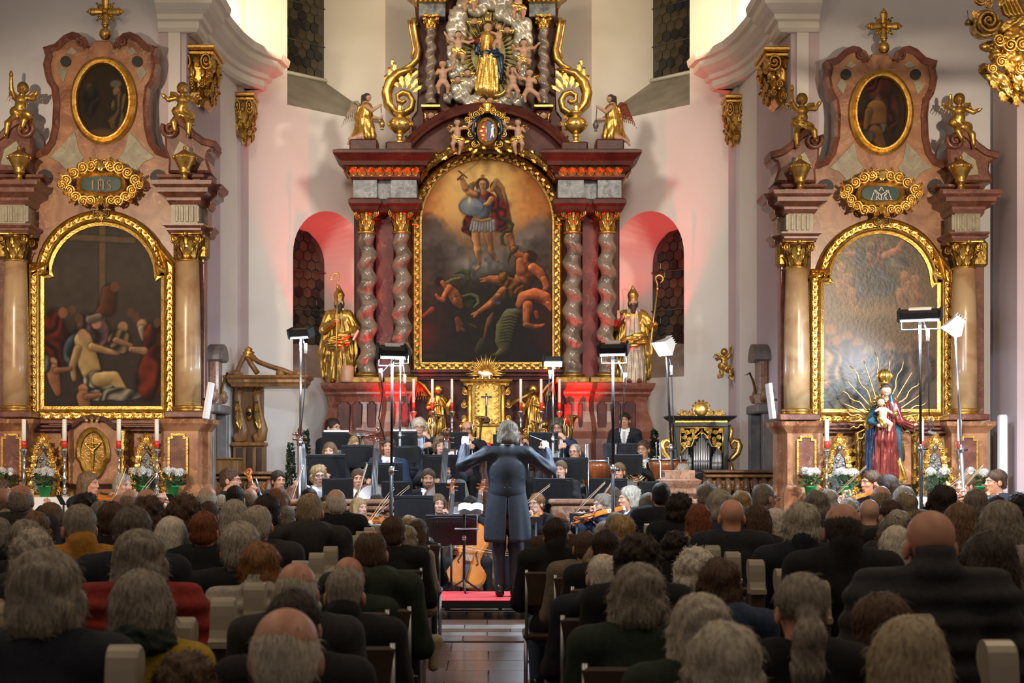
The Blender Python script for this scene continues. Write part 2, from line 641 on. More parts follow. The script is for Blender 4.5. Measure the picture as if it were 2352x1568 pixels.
# metals and gilding
mat('gold',(.70,.45,.12),.33,metal=.92,col2=(.46,.25,.05),scale=14,bump=.18,bscale=45)
mat('gold_bright',(.88,.58,.17),.29,metal=.9,col2=(.66,.38,.08),scale=12,bump=.15,bscale=50)
mat('gold_statue',(.56,.35,.09),.36,metal=.9,col2=(.30,.16,.035),scale=9,bump=.15,bscale=40)
mat('gold_dark',(.42,.27,.07),.36,metal=.85,col2=(.24,.14,.035),scale=10,bump=.25,bscale=40)
mat('gold_ground',(.36,.21,.05),.42,metal=.7,col2=(.16,.085,.02),scale=16,bump=.3,bscale=50)
mat('silver',(.72,.70,.67),.22,metal=.95,col2=(.5,.48,.45),scale=10,bump=.1,bscale=40)
mat('silver_cloud',(.66,.62,.54),.34,metal=.55,col2=(.46,.42,.34),scale=8,bump=.15,bscale=30)
mat('pewter',(.21,.20,.19),.45,metal=.75,col2=(.12,.11,.10),scale=20,bump=.4,bscale=60)
mat('tin',(.62,.63,.65),.38,metal=.75)
mat('chrome',(.55,.57,.60),.22,metal=1.0)
mat('brass',(.78,.55,.20),.22,metal=1.0)
mat('brass_dark',(.45,.28,.09),.3,metal=.9)
mat('steel_grey',(.36,.37,.39),.35,metal=.8)
mat('black_metal',(.016,.016,.018),.45,metal=.3)
# woods, lacquers
mat('oak',(.30,.135,.036),.45,col2=(.18,.075,.019),scale=3.0,stretch=(6,6,.7),detail=5,coat=.15)
mat('oak_dark',(.075,.04,.02),.45,col2=(.045,.022,.012),scale=3.0,stretch=(6,6,.7),coat=.15)
mat('walnut',(.15,.075,.035),.42,col2=(.09,.042,.02),scale=3.0,stretch=(5,5,.7),coat=.2)
mat('ebony',(.010,.010,.011),.55)
mat('black_lacquer',(.014,.015,.016),.4)
mat('pew_pale',(.285,.255,.185),.42,col2=(.23,.20,.145),scale=5.0,coat=.2)  # paler tone for the scrolled tops of the pew ends
mat('pew_brown',(.05,.028,.016),.5,col2=(.035,.018,.01),scale=3,stretch=(6,1,6))
mat('violin_orange',(.55,.18,.02),.22,col2=(.38,.095,.012),scale=3.0,coat=.6)
mat('violin_brown',(.30,.085,.02),.25,col2=(.17,.04,.01),scale=3.0,coat=.6)
mat('bass_brown',(.13,.04,.015),.25,col2=(.08,.022,.009),scale=3.0,coat=.6)
mat('bow_wood',(.40,.22,.10),.4)
mat('horsehair',(.75,.72,.64),.6)
# cloth, paper, misc
mat('stand_black',(.011,.012,.015),.5,bump=.0)
mat('stand_rib',(.016,.017,.02),.55)
mat('paper',(.80,.79,.76),.8)
mat('red_carpet',(.60,.035,.045),.8,col2=(.52,.028,.035),scale=20)
mat('red_glass',(.5,.0,.005),.2,emit=(1,.02,.01),estr=.6)
mat('candle_wax',(.78,.72,.62),.5)
mat('candle_red',(.60,.03,.02),.4)
mat('leaf_green',(.035,.075,.02),.55,col2=(.06,.11,.03),scale=20)
mat('leaf_dark',(.012,.030,.012),.6,col2=(.022,.045,.018),scale=20)
mat('petal_white',(.82,.80,.76),.7)
mat('pot_green',(.02,.30,.07),.45)
mat('linen',(.80,.79,.78),.85)
mat('cable',(.03,.035,.06),.5)
mat('lamp_glass',(1,1,1),.3,emit=(.72,.84,1.0),estr=14)
mat('lamp_white',(.75,.75,.74),.5)
mat('wall_paint_white',(.75,.74,.74),.6)
mat('statue_skin',(.44,.26,.17),.5,col2=(.36,.19,.12),scale=8)
mat('statue_red',(.20,.032,.022),.28,metal=.45,col2=(.11,.016,.012),scale=10)
mat('statue_blue',(.014,.036,.085),.32,metal=.4,col2=(.010,.024,.055),scale=10)
mat('statue_teal',(.022,.085,.12),.35,metal=.35,col2=(.015,.05,.075),scale=10)
mat('statue_green',(.04,.09,.03),.4,metal=.3)
mat('statue_pale',(.44,.38,.31),.4,metal=.3,col2=(.33,.27,.21),scale=10)
mat('statue_hair',(.035,.022,.014),.6)
mat('feather_grey',(.32,.27,.21),.45,metal=.3,col2=(.22,.17,.12),scale=20)
mat('feather_red',(.22,.035,.02),.4,metal=.4,col2=(.12,.05,.02),scale=20)
mat('sunray_green',(.34,.30,.12),.5,metal=.3,col2=(.22,.19,.07),scale=2.0)
mat('shield_red',(.42,.02,.02),.4)
mat('shield_blue',(.03,.06,.28),.4)
# ------------------------------------------------------------------ the building
def quad(mb,a,b,c,d,m=0):
 mb.add([a,b,c,d],[(0,1,2,3)],m)

ZT = 10.5
mb = MB().box((0,8,-.26),(15,40,.5))
floor = struct(mb.build('floor','floor_grey'))
# slabs of the centre aisle
slab_meshes = {}

def slab(x,y,w,d,m):
 key = (round(w,2),round(d,2))
 if key not in slab_meshes:
  slab_meshes[key] = MB().box((0,0,0),(w - .008,d - .008,.02),bev=.003).mesh('slab',['floor_brown'])
 put('slab',slab_meshes[key],floor,[m],(x,y,.0))

for r in range(14):
 y = 5.0 + .62*r
 for c in range(5):
  w = .62
  x = -1.55 + .62*(c + (.5 if r % 2 else 0))
  slab(x,y,w,.62,'floor_brown' if RNG.rand() < .8 else 'floor_grey')
for i,(y,d,m) in enumerate([(13.72,.42,'floor_grey'),(14.1,.32,'floor_light'),(14.42,.3,'floor_brown'),(14.76,.36,'floor_light'),(15.2,.5,'floor_brown'),(15.7,.5,'floor_brown'),
        (16.1,.3,'floor_light'),(16.6,.7,'floor_brown'),(17.2,.5,'floor_light'),(17.9,.9,'floor_brown')]):
 for c in range(4):
  slab(-1.5 + .85*(c + .25*(i % 3)),y,.85,d,m if c % 2 or m == 'floor_light' else 'floor_brown')
# raised sanctuary: low platforms the orchestra sits on
for y0,y1,z in ((19.25,20.3,.16),(20.3,21.15,.36),(21.15,21.95,.58),(21.95,23.6,.80)):
 w = 7.3 if y0 < 21 else 6.8
 t = struct(MB().box((0,(y0 + y1)/2,z/2),(w,y1 - y0 - .012,z),bev=.01).build('floor_step','oak'))

# nave end walls either side of the chancel, nave side walls
for s,nm in ((-1,'left'),(1,'right')):
 mb = MB()
 xe = 3.93
 mb.box((s*(xe + 1.5),20.35,ZT/2),(3.0,.7,ZT),0)
 w = struct(mb.build('wall_nave_end_' + nm,('plaster_nave',)))
 # bands beside the arch: pale edge strip and violet strip next to it
 a,b,c = (3.93,4.08,4.21)
 MB().box((s*(a + b)/2,19.985,ZT/2),(b - a,.03,ZT),0).build('edge_band',('plaster',),w)
 MB().box((s*(b + c)/2,19.992,ZT/2),(c - b,.02,ZT),0).build('violet_band',('plaster_violet',),w)
 mb = MB().box((s*6.75,8.0,ZT/2),(.5,25,ZT))
 w = struct(mb.build('wall_nave_side_' + nm,('plaster_nave',)))
 for yy in (19.4,15.2,10.5):
  MB().box((s*6.46,yy,ZT/2),(.14,.9,ZT)).build('pilaster',('plaster_violet' if yy > 19 else 'plaster',),w)
 # chancel side wall, slightly converging, with violet pilaster strips
 p0,p1 = A_([s*3.93,20.0]),A_([s*3.60,23.2])
 d = (p1 - p0)/np.linalg.norm(p1 - p0)
 nrm = A_([-s*abs(d[1]),-abs(d[0])*1.0])
 L = np.linalg.norm(p1 - p0)
 mb = MB()
 back = -nrm*.6
 o = [p0 + nrm*0,p1,p1 + back,p0 + back]
 vs = [(q[0],q[1],z) for z in (0,ZT) for q in o]
 mb.add(vs,[(0,1,5,4),(1,2,6,5),(2,3,7,6),(3,0,4,7),(4,5,6,7),(0,3,2,1)])
 w = struct(mb.build('wall_chancel_' + nm,('plaster',)))

 def strip(l0,l1,th,z0,z1,m,name):
  q = [p0 + d*l0,p0 + d*l1]
  q += [q[1] + nrm*th,q[0] + nrm*th]
  vs = [(a_[0],a_[1],z) for z in (z0,z1) for a_ in q]
  return MB().add(vs,[(0,1,2,3)[::-1],(4,5,6,7),(0,1,5,4),(1,2,6,5),(2,3,7,6),(3,0,4,7)]).build(name,(m,),w)
 strip(.02,L*.50,.07,0,7.1,'plaster_violet','pilaster')
 strip(L*.86,L*1.0,.05,0,7.1,'plaster_violet','pilaster')
 # cornice with a curved far end
 path = [(-4.2,19.95),(-3.72,19.95),(-3.72,20.5),(-3.80,20.55),(-3.77,21.2),(-3.72,21.8),(-3.63,22.3),(-3.48,22.7),(-3.32,22.95),(-3.30,23.12),(-3.75,23.35)]
 prof = [(-.4,7.06),(0,7.06),(.04,7.10),(.04,7.18),(.09,7.20),(.10,7.26),(.17,7.30),(.24,7.36),(.25,7.44),(.31,7.46),(.33,7.56),(.0,7.62),(-.4,7.62)]
 pp = [(-s*x*-1,y) if s > 0 else (x,y) for x,y in path]
 if s > 0:
  pp = [(-x,y) for x,y in path]
 c = MB().sweep(pp,prof,plane='xy',flip=(s > 0))
 struct(c.build('trim_cornice_' + nm,('plaster_cornice',)))
 # painted gilded panel above the cornice
 q = strip(L*.35,L*.42,.02,7.7,ZT,'stucco_gold','stucco_band')

# slanted apse walls with two windows each
U = sqrt(.5)
hexm = None

def apse(s,nm,n0):
 def pt(u,z,dep=0.0):
  x = -3.60 + u*U - dep*U
  y = 23.2 + u*U + dep*U
  return (s*-1*x if s > 0 else x,y,z)
 ue = 3.7
 l0,l1,lb,ls = .628/U,1.66/U,2.91,4.77
 u0,u1,ub = .551/U,1.945/U,7.02
 lr,lc = (l1 - l0)/2,(l1 + l0)/2
 mb = MB()
 fq = (lambda*a: quad(mb,*a)) if s < 0 else (lambda a,b,c,d: quad(mb,d,c,b,a))
 R_ = lambda a,b,z0,z1: fq(pt(a,z0),pt(b,z0),pt(b,z1),pt(a,z1))
 R_(-.02,l0,0,ub)
 R_(l1,ue,0,ub)
 R_(l0,l1,0,lb)
 N = 20
 arc = [(lc - lr*cos(pi*k/N),ls + lr*sin(pi*k/N)) for k in range(N + 1)]
 for k in range(N):
  (a,za),(b,zb) = arc[k],arc[k + 1]
  fq(pt(a,za),pt(b,zb),pt(b,ub),pt(a,ub))
 R_(-.02,u0,ub,ZT)
 R_(u1,ue,ub,ZT)
 # thickness behind
 R2 = lambda a,b,z0,z1: fq(pt(b,z0,1.5),pt(a,z0,1.5),pt(a,z1,1.5),pt(b,z1,1.5))
 R2(-1.5,ue,0,ZT)
 w = struct(mb.build('wall_apse_' + nm,('plaster',)))
 # reveals
 def reveal(outer,inner,dep,name,sillidx):
  n = len(outer)
  for part,idxs,m in (('reveal',[k for k in range(n) if k not in sillidx],'plaster'),('sill',sillidx,'stone_sill')):
   r = MB()
   for k in idxs:
    j = (k + 1) % n
    a,b,c,d_ = pt(*outer[k]),pt(*outer[j]),pt(*inner[j],dep),pt(*inner[k],dep)
    quad(r,a,b,c,d_) if s > 0 else quad(r,d_,c,b,a)
   r.build(part,(m,),w)

 global hexm
 hr = .098
 if hexm is None:
  h = MB()
  o = [(hr*.93*cos(pi/6 + k*pi/3),hr*.93*sin(pi/6 + k*pi/3)) for k in range(6)]
  h.prism(o,-.012,.0,bev=.005)
  hexm = h.mesh('pane',['pane_glass'])

 def glass(n,inner,dep,inside,label):
  zs = [p[1] for p in inner]
  us = [p[0] for p in inner]
  g = MB()
  vs = [pt(a,z,dep) for a,z in inner]
  g.add(vs,[tuple(range(len(vs))) if s < 0 else tuple(range(len(vs)))[::-1]])
  o = struct(g.build('window_%d' % n,('lead',)))
  o['label'] = label
  dx,dz = hr*sqrt(3),hr*1.5
  r = 0
  z = min(zs) + hr*.9
  while z < min(max(zs),9.4) - hr*.5:
   a = min(us) + dx*(.5 + .5*(r % 2))
   while a < max(us) - dx*.35:
    if inside(a,z):
     p = put('pane',hexm,o,['pane_glass' if RNG.rand() < .6 else 'pane_dark'],pt(a,z,dep - .012),
       (RNG.normal(0,.03),RNG.normal(0,.03),pi/4 if s < 0 else -pi/4))
    a += dx
   z += dz
   r += 1
  # iron saddle bars
  for zz in np.arange(min(zs) + .55,min(max(zs) - .1,9.4),.62):
   A,B = pt(min(us),zz,dep - .03),pt(max(us),zz,dep - .03)
   MB().tube([A,B],.009,5).build('saddle_bar','lead',o)
  return o
 # lower arched window
 di = .8
 i0,i1,ib = l0 + .22,l1 - .2,3.49
 ir,ic = (i1 - i0)/2,(i0 + i1)/2
 isz = ls + .02
 outer = arc + [(l1,lb),(l0,lb)]
 inner = [(ic - ir*cos(pi*k/N),isz + ir*sin(pi*k/N)) for k in range(N + 1)] + [(i1,ib),(i0,ib)]
 reveal(outer,inner,di,'reveal',[N + 1])
 glass(n0,inner,di,lambda a,z: (abs(a - ic) < ir - .05) and (z < isz or (a - ic)**2 + (z - isz)**2 < (ir - .05)**2),
   'lower arched leaded window on the %s of the high altar, dark hexagonal panes' % nm)
 # upper window
 di = 1.05
 outer = [(u0,ZT),(u1,ZT),(u1,ub),(u0,ub)]
 j0,j1,jb = u0 + .5,1.655/U,7.83
 inner = [(j0,ZT),(j1,ZT),(j1,jb),(j0,jb)]
 reveal(outer,inner,di,'reveal',[2])
 glass(n0 + 1,inner,di,lambda a,z: j0 + .05 < a < j1 - .05,'upper leaded window on the %s of the high altar, dark hexagonal panes' % nm)
 # pale sill board under the upper glass
 A,B = A_(pt(j0 - .3,jb - .0,di - .05)),A_(pt(j1 + .02,jb - .0,di - .05))
 MB().tube([A,B],.035,4).build('sill_board','plaster_cornice',w)

apse(-1,'left',1)
apse(1,'right',3)
struct(MB().box((0,26.05,ZT/2),(2.6,.5,ZT)).build('wall_apse_back','plaster'))
# ------------------------------------------------------------------ carved ornament
def leaf(L=1.0,W=.5,curl=.35,lobes=4,n=9,th=.0):
 """acanthus leaf: base at 0, grows along +z, face to -y, tip curling out to -y"""
 us = np.linspace(0,1,n)
 vs,fs = [],[]
 for i,u in enumerate(us):
  w = W*.5*(sin(pi*min(u**.75*.93 + .05,1)) + .08)*(1 + .22*cos(2*pi*lobes*u))
  if i == n - 1:
   w *= .3
  z = L*(u if u < .75 else .75 + (u - .75)*.35)
  y = -curl*L*u**2.2*(1.0 if u < .85 else .95)
  if u > .8:
   z -= .18*L*(u - .8)/.2
  for k,v in enumerate((-1,-.5,0,.5,1)):
   ridge = (-.05 if k == 2 else (.05 if k in (1,3) else .0))*L*(1 - u*.5)
   vs.append((w*v,y + ridge,z + (.04*L*abs(v)*cos(2*pi*lobes*u))))
 for i in range(n - 1):
  for k in range(4):
   a = i*5 + k
   fs.append((a,a + 1,a + 6,a + 5))
 return MB().add(vs,fs,0,True)

def spiral(r=1.0,turns=2.2,th=.22,seg=6,n=26,depth=.5,tail=None):
 """scroll lying in the xz plane, centre at 0; ends at angle 0 on the right unless a tail of (x, z) points is given"""
 pts,rs = [],[]
 for k in range(n + 1):
  t = k/n
  a = -2*pi*turns*(1 - t)
  rr = r*(.1 + .9*t**1.15)
  pts.append((rr*cos(a),-depth*r*.35*(1 - t),rr*sin(a)))
  rs.append(th*r*(.55 + .45*t))
 if tail:
  for x,z in tail:
   pts.append((x,0,z))
   rs.append(th*r*.8)
  rs[-1] *= .4
 m = MB().tube(pts,rs,seg,flat=((0,1,0),1.6))
 m.ell((0,-depth*r*.35,0),r*.2,seg=8,rings=4)
 return m

_LEAF = leaf()
_SPIR = spiral()

def put_leaf(mb,p,ang,L,W=None,tilt=0.0,mat=0,yaw=0.0,curl=1.0):
 """leaf at p growing in direction ang in the xz plane (0 = up, clockwise positive), facing -y"""
 R = Rz(yaw) @ Ry(ang) @ Rx(tilt)
 mb.merge(_LEAF,M4(R,p,(W if W else L,L*curl,L)),mat)

def put_spiral(mb,p,r,ang=0.0,mirror=False,mat=0,yaw=0.0):
 R = Rz(yaw) @ Ry(ang)
 mb.merge(_SPIR,M4(R @ np.diag([-1 if mirror else 1,1,1]),p,r),mat)

def capital_mb(seg=16):
 """corinthian capital of height 1, bottom radius .36, on z axis"""
 m = MB()
 m.lathe([(.37,0),(.41,.03),(.37,.07),(.31,.1),(.28,.35),(.30,.6),(.38,.82),(.45,.86)],seg=seg)
 for row,(n,z,L,r0) in enumerate(((8,.06,.52,.31),(8,.28,.62,.30))):
  for k in range(n):
   a = 2*pi*(k + .5*row)/n
   m.merge(_LEAF,M4(Rz(a),(r0*sin(a),-r0*cos(a),z),(.36,L*1.15,L)))
 for k in range(4):
  a = pi/4 + k*pi/2
  d = A_([sin(a),-cos(a),0])
  for sgn in (-1,1):
   R = Rz(a) @ Rz(pi/2 + sgn*.5)
   m.merge(_SPIR,M4(R,d*.56 + A_([0,0,.72]),.15))
  m.tube([d*.34 + A_([0,0,.45]),d*.48 + A_([0,0,.68]),d*.60 + A_([0,0,.86])],[.05,.06,.07],5)
  # flower on each face
  b = k*pi/2
  e = A_([sin(b),-cos(b),0])
  m.ell(e*.5 + A_([0,0,.9]),.09,seg=7,rings=4)
  m.merge(_LEAF,M4(Rz(b),(e*.4)[:3] + A_([0,0,.55]),(.2,.3,.35)))
 # concave abacus
 o = []
 for k in range(4):
  a0,a1 = pi/4 + k*pi/2 - .09,pi/4 + k*pi/2 + .09
  o += [(.72*sin(a0),-.72*cos(a0)),(.72*sin(a1),-.72*cos(a1))]
  am = pi/2 + k*pi/2
  for f in (-.38,0,.38):
   rr = .47 if f == 0 else .53
   o.append((rr*sin(am + f),-rr*cos(am + f)))
 n = len(o)
 vs = [(x,y,z) for z in (.88,1.0) for x,y in o]
 m.add(vs,[tuple(range(n)),tuple(range(n,2*n))[::-1]] + [(k,n + k,n + (k + 1) % n,(k + 1) % n) for k in range(n)])
 return m

CAPITAL = capital_mb()

def urn_mb():
 m = MB()
 m.lathe([(.26,0),(.28,.03),(.26,.07),(.12,.11),(.09,.17),(.12,.21),(.18,.26),(.20,.30),(.17,.34),(.22,.42),(.34,.60),(.38,.66),(.40,.69),(.36,.72),(.30,.75),(.2,.80),(.09,.86),(.05,.89),(.07,.93),(.05,.97),(.0,.99)],seg=18)
 for k in range(12):
  a = 2*pi*k/12
  m.merge(_LEAF,M4(Rz(a),(.18*sin(a),-.18*cos(a),.36),(.12,.4,.26)))
  m.ell((.385*sin(a),-.385*cos(a),.67),.045,seg=6,rings=3)
 return m

URN = urn_mb()

def flame_urn_mb():
 m = MB()
 m.lathe([(.26,0),(.28,.03),(.26,.05),(.13,.08),(.09,.13),(.11,.17),(.15,.2),(.11,.24),(.2,.28),(.37,.38),(.42,.47),(.4,.56),(.3,.64),(.15,.68),(.13,.72),(.24,.77),(.25,.80),(.2,.82)],seg=18)
 for k in range(10):
  a = 2*pi*k/10
  m.merge(_LEAF,M4(Rz(a),(.26*sin(a),-.26*cos(a),.32),(.22,.3,.26)))
  m.ell((.42*sin(a),-.42*cos(a),.48),.05,seg=6,rings=3)
 for k in range(7):
  a = 2*pi*k/7
  m.merge(_LEAF,M4(Rz(a) @ Rx(-.15),(.1*sin(a),-.1*cos(a),.80),(.18,.12,.24 + .05*(k % 2))))
 return m

FLAME_URN = flame_urn_mb()

def carved_border(path,w,closed=False,step=None,y=0.0):
 """row of leaves and beads along a path of (x, z) points"""
 P = np.asarray(path,float)
 if closed:
  P = np.vstack([P,P[:1]])
 seg = np.linalg.norm(np.diff(P,axis=0),axis=1)
 cum = np.concatenate([[0],np.cumsum(seg)])
 step = step or w*.85
 n = max(int(cum[-1]/step),1)
 m = MB()
 for k in range(n):
  d = (k + .5)*cum[-1]/n
  i = min(np.searchsorted(cum,d) - 1,len(seg) - 1)
  t = (d - cum[i])/max(seg[i],1e-9)
  p = P[i]*(1 - t) + P[i + 1]*t
  dr = (P[i + 1] - P[i])/max(seg[i],1e-9)
  ang = math.atan2(dr[0],dr[1]) + (.5 if k % 2 else -.5)
  put_leaf(m,(p[0] - dr[0]*w*.6,y,p[1] - dr[1]*w*.6),ang,w*1.5,w*1.15,tilt=-.05,curl=.8)
  m.ell((p[0],y - w*.12,p[1]),w*(.24 if k % 2 else .15),seg=6,rings=4)
 return m

def arch_pts(xl,xr,zb,zs,n=24,ear=0.0,rise=None):
 """round-headed outline from bottom left, clockwise seen from the front: up, over, down; ear widens it below the spring"""
 c,r = (xl + xr)/2,(xr - xl)/2
 rise = r if rise is None else rise
 pts = [(xl - ear,zb)]
 if ear:
  pts += [(xl - ear,zs),(xl,zs)]
 pts += [(c - r*cos(pi*k/n),zs + rise*sin(pi*k/n)) for k in range(0,n + 1)]
 if ear:
  pts += [(xr,zs),(xr + ear,zs)]
 pts += [(xr + ear,zb)]
 out = [pts[0]]
 for p in pts[1:]:
  if abs(p[0] - out[-1][0]) + abs(p[1] - out[-1][1]) > 1e-6:
   out.append(p)
 return out

# ------------------------------------------------------------------ paintings: pigment held in the vertices of a fine grid
class Canvas:
 def __init__(s,w,h,nx,ny):
  s.w,s.h,s.nx,s.ny = w,h,nx,ny
  s.X,s.Y = np.meshgrid(np.linspace(0,w,nx),np.linspace(0,h,ny))
  s.C = np.zeros((ny,nx,3))
  g = RNG.rand(ny // 6 + 3,nx // 6 + 3)
  s.noise = s._up(g)
  s.noise2 = s._up(RNG.rand(ny // 16 + 3,nx // 16 + 3))

 def _up(s,g):
  yy,xx = np.linspace(0,g.shape[0] - 1.01,s.ny),np.linspace(0,g.shape[1] - 1.01,s.nx)
  y0,x0 = yy.astype(int),xx.astype(int)
  fy,fx = (yy - y0)[:,None],(xx - x0)[None,:]
  fy,fx = fy*fy*(3 - 2*fy),fx*fx*(3 - 2*fx)
  a = g[np.ix_(y0,x0)]*(1 - fx) + g[np.ix_(y0,x0 + 1)]*fx
  b = g[np.ix_(y0 + 1,x0)]*(1 - fx) + g[np.ix_(y0 + 1,x0 + 1)]*fx
  return a*(1 - fy) + b*fy

 def over(s,al,col):
  col = np.asarray(col,float)
  s.C += np.clip(al,0,1)[...,None]*(col - s.C)

 def vgrad(s,stops):
  ys = [a for a,_ in stops]
  for c in range(3):
   s.C[...,c] = np.interp(s.Y[:,0]/s.h,ys,[b[c] for _,b in stops])[:,None]

 def blob(s,x,y,rx,ry,col,soft=.35,ang=0.0,a=1.0):
  c,d = cos(ang),sin(ang)
  u,v = (s.X - x)*c + (s.Y - y)*d,-(s.X - x)*d + (s.Y - y)*c
  q = np.sqrt((u/rx)**2 + (v/ry)**2) + (s.noise - .5)*soft*.5
  s.over(a*np.clip((1 - q)/soft + .5,0,1),col)

 def limb(s,pts,ws,col,light=(-.5,-.7),amb=.55,a=1.0):
  """shaded tapering stroke"""
  col = np.asarray(col,float)
  best = np.full(s.X.shape,1e9)
  sh = np.zeros(s.X.shape)
  rr = np.ones(s.X.shape)
  for i in range(len(pts) - 1):
   (ax,ay),(bx,by) = pts[i],pts[i + 1]
   dx,dy = bx - ax,by - ay
   L = max(dx*dx + dy*dy,1e-6)
   h = np.clip(((s.X - ax)*dx + (s.Y - ay)*dy)/L,0,1)
   qx,qy = s.X - ax - h*dx,s.Y - ay - h*dy
   r = ws[i] + (ws[i + 1] - ws[i])*h
   d = np.sqrt(qx*qx + qy*qy)/r
   w = d < best
   best = np.where(w,d,best)
   sh = np.where(w,(qx*light[0] + qy*light[1])/r,sh)
   rr = np.where(w,r,rr)
  k = amb + (1 - amb)*np.clip(sh*.9 + .5,0,1.15)*(.88 + .24*s.noise)
  ao = np.clip((1.45 - best)/.45,0,1)*.42*a
  s.C *= (1 - ao[...,None])
  al = np.clip((1 - best)*rr/3.0 + .5,0,1)*a
  kk = np.clip(k,.02,1.3)[...,None] ** A_([.85,1.0,1.15])
  s.C += al[...,None]*(np.clip(col*kk,0,1.2) - s.C)

 def folds(s,x,y,rx,ry,col,n=5,ang=0.0,a=1.0):
  """piece of drapery with folds"""
  c,d = cos(ang),sin(ang)
  u,v = (s.X - x)*c + (s.Y - y)*d,-(s.X - x)*d + (s.Y - y)*c
  q = np.sqrt((u/rx)**2 + (v/ry)**2) + (s.noise2 - .5)*.5
  al = np.clip((1 - q)/.12 + .5,0,1)*a
  k = .62 + .42*np.sin(n*u/rx*1.3 + 5.0*s.noise2*2 + 1.4*v/ry)*(.6 + .4*s.noise)
  s.C *= (1 - (np.clip((1.3 - q)/.3,0,1)*.35*a)[...,None])
  s.C += al[...,None]*(np.asarray(col)*k[...,None] - s.C)

 def grid(s,to_world,inside,gain=1.0):
  """mesh of the painted cloth; to_world(x, y) arrays -> (X, Z)"""
  col = np.clip(s.C*(.93 + .14*s.noise[...,None]),0,1)
  lin = np.where(col < .04045,col/12.92,((col + .055)/1.055)**2.4)*gain
  X,Z = to_world(s.X,s.Y)
  V = np.stack([X,np.zeros_like(X),Z],-1).reshape(-1,3)
  idx = np.arange(s.nx*s.ny).reshape(s.ny,s.nx)
  Q = np.stack([idx[1:,:-1],idx[1:,1:],idx[:-1,1:],idx[:-1,:-1]],-1).reshape(-1,4)
  ctr = V[Q].mean(1)
  Q = Q[inside(ctr[:,0],ctr[:,2])]
  return V,Q,lin.reshape(-1,3)

def canvas_object(cv,name,y,to_world,inside,parent,gain=1.0,matname='oil_paint'):
 V,Q,L = cv.grid(to_world,inside,gain)
 off = A_(OFF.get(parent.name,(0,0,0)))
 V = V + A_([0,y,0]) - off
 me = bpy.data.meshes.new(name)
 me.from_pydata(V.tolist(),[],Q.tolist())
 at = me.attributes.new('pigment','FLOAT_COLOR','POINT')
 at.data.foreach_set('color',np.concatenate([L,np.ones((len(L),1))],1).astype(np.float32).ravel())
 me.materials.append(MAT[matname])
 o = bpy.data.objects.new(name,me)
 COL.objects.link(o)
 o.parent = parent
 return o

def paint_mat(name,rough,bump):
 m = bpy.data.materials.new(name)
 m.use_nodes = True
 nt = m.node_tree
 bs = nt.nodes['Principled BSDF']
 at = nt.nodes.new('ShaderNodeAttribute')
 at.attribute_name = 'pigment'
 nt.links.new(at.outputs['Color'],bs.inputs['Base Color'])
 bs.inputs['Roughness'].default_value = rough
 bs.inputs['Specular IOR Level'].default_value = .18 if rough > .5 else .4
 tc = nt.nodes.new('ShaderNodeTexCoord')
 t3 = nt.nodes.new('ShaderNodeTexNoise')
 t3.inputs['Scale'].default_value = 22
 t3.inputs['Detail'].default_value = 6
 nt.links.new(tc.outputs['Object'],t3.inputs['Vector'])
 bp = nt.nodes.new('ShaderNodeBump')
 bp.inputs['Strength'].default_value = bump
 bp.inputs['Distance'].default_value = .02
 nt.links.new(t3.outputs[0],bp.inputs['Height'])
 nt.links.new(bp.outputs[0],bs.inputs['Normal'])
 MAT[name] = m

paint_mat('oil_paint',.65,.04)
paint_mat('oil_paint_gloss',.33,.10)

# ------------------------------------------------------------------ carved figures
def fhead(c,r,f=(0,-1,0),skin=0,hair=1,k=.0):
 """head of radius r looking along f"""
 c,f = A_(c,float),A_(f,float)
 f = f/np.linalg.norm(f)
 up = A_([0,0,1.0])
 s = np.cross(f,up)
 s /= max(np.linalg.norm(s),1e-6)
 P = [ell(c,r,skin),cap(c + f*r*.35,c + f*r*.35 - up*r*.55,r*.72,r*.5,skin),
   cap(c + f*r*.95 + up*r*.1,c + f*r*1.12 - up*r*.2,r*.12,r*.17,skin),
   ell(c - f*r*.14 + up*r*.30,r*1.04,hair),ell(c - f*r*.38 - up*r*.2,r*.90,hair)]
 for q in (-1,1):
  P.append(cap(c - f*r*.1 + s*q*r*.8 + up*r*.3,c - f*r*.2 + s*q*r*.82 - up*r*.5,r*.3,r*.28,hair))
 return P

def wing(root,tip,drop,m=0,n=7,r=.035,back=(0,1,0),flat=.35):
 """fan of feathers: arm from root to tip, feathers hanging towards drop"""
 root,tip,drop,back = A_(root,float),A_(tip,float),A_(drop,float),A_(back,float)
 P = bone([root,root*.4 + tip*.6 + drop*-.12,tip],[r*1.3,r*1.2,r*.8],m)
 nrm = np.cross(tip - root,drop)
 nrm = nrm/max(np.linalg.norm(nrm),1e-6)
 for k in range(n):
  t = (k + .5)/n
  a = root*(1 - t) + tip*t + drop*-.1*sin(pi*t)
  L = .55 + .6*t
  e = a + drop*L + (tip - root)*.25*t
  P.append(cap(a,e,r*1.1,r*.45,m,sq=(nrm,flat),k=r*.25))
 return P

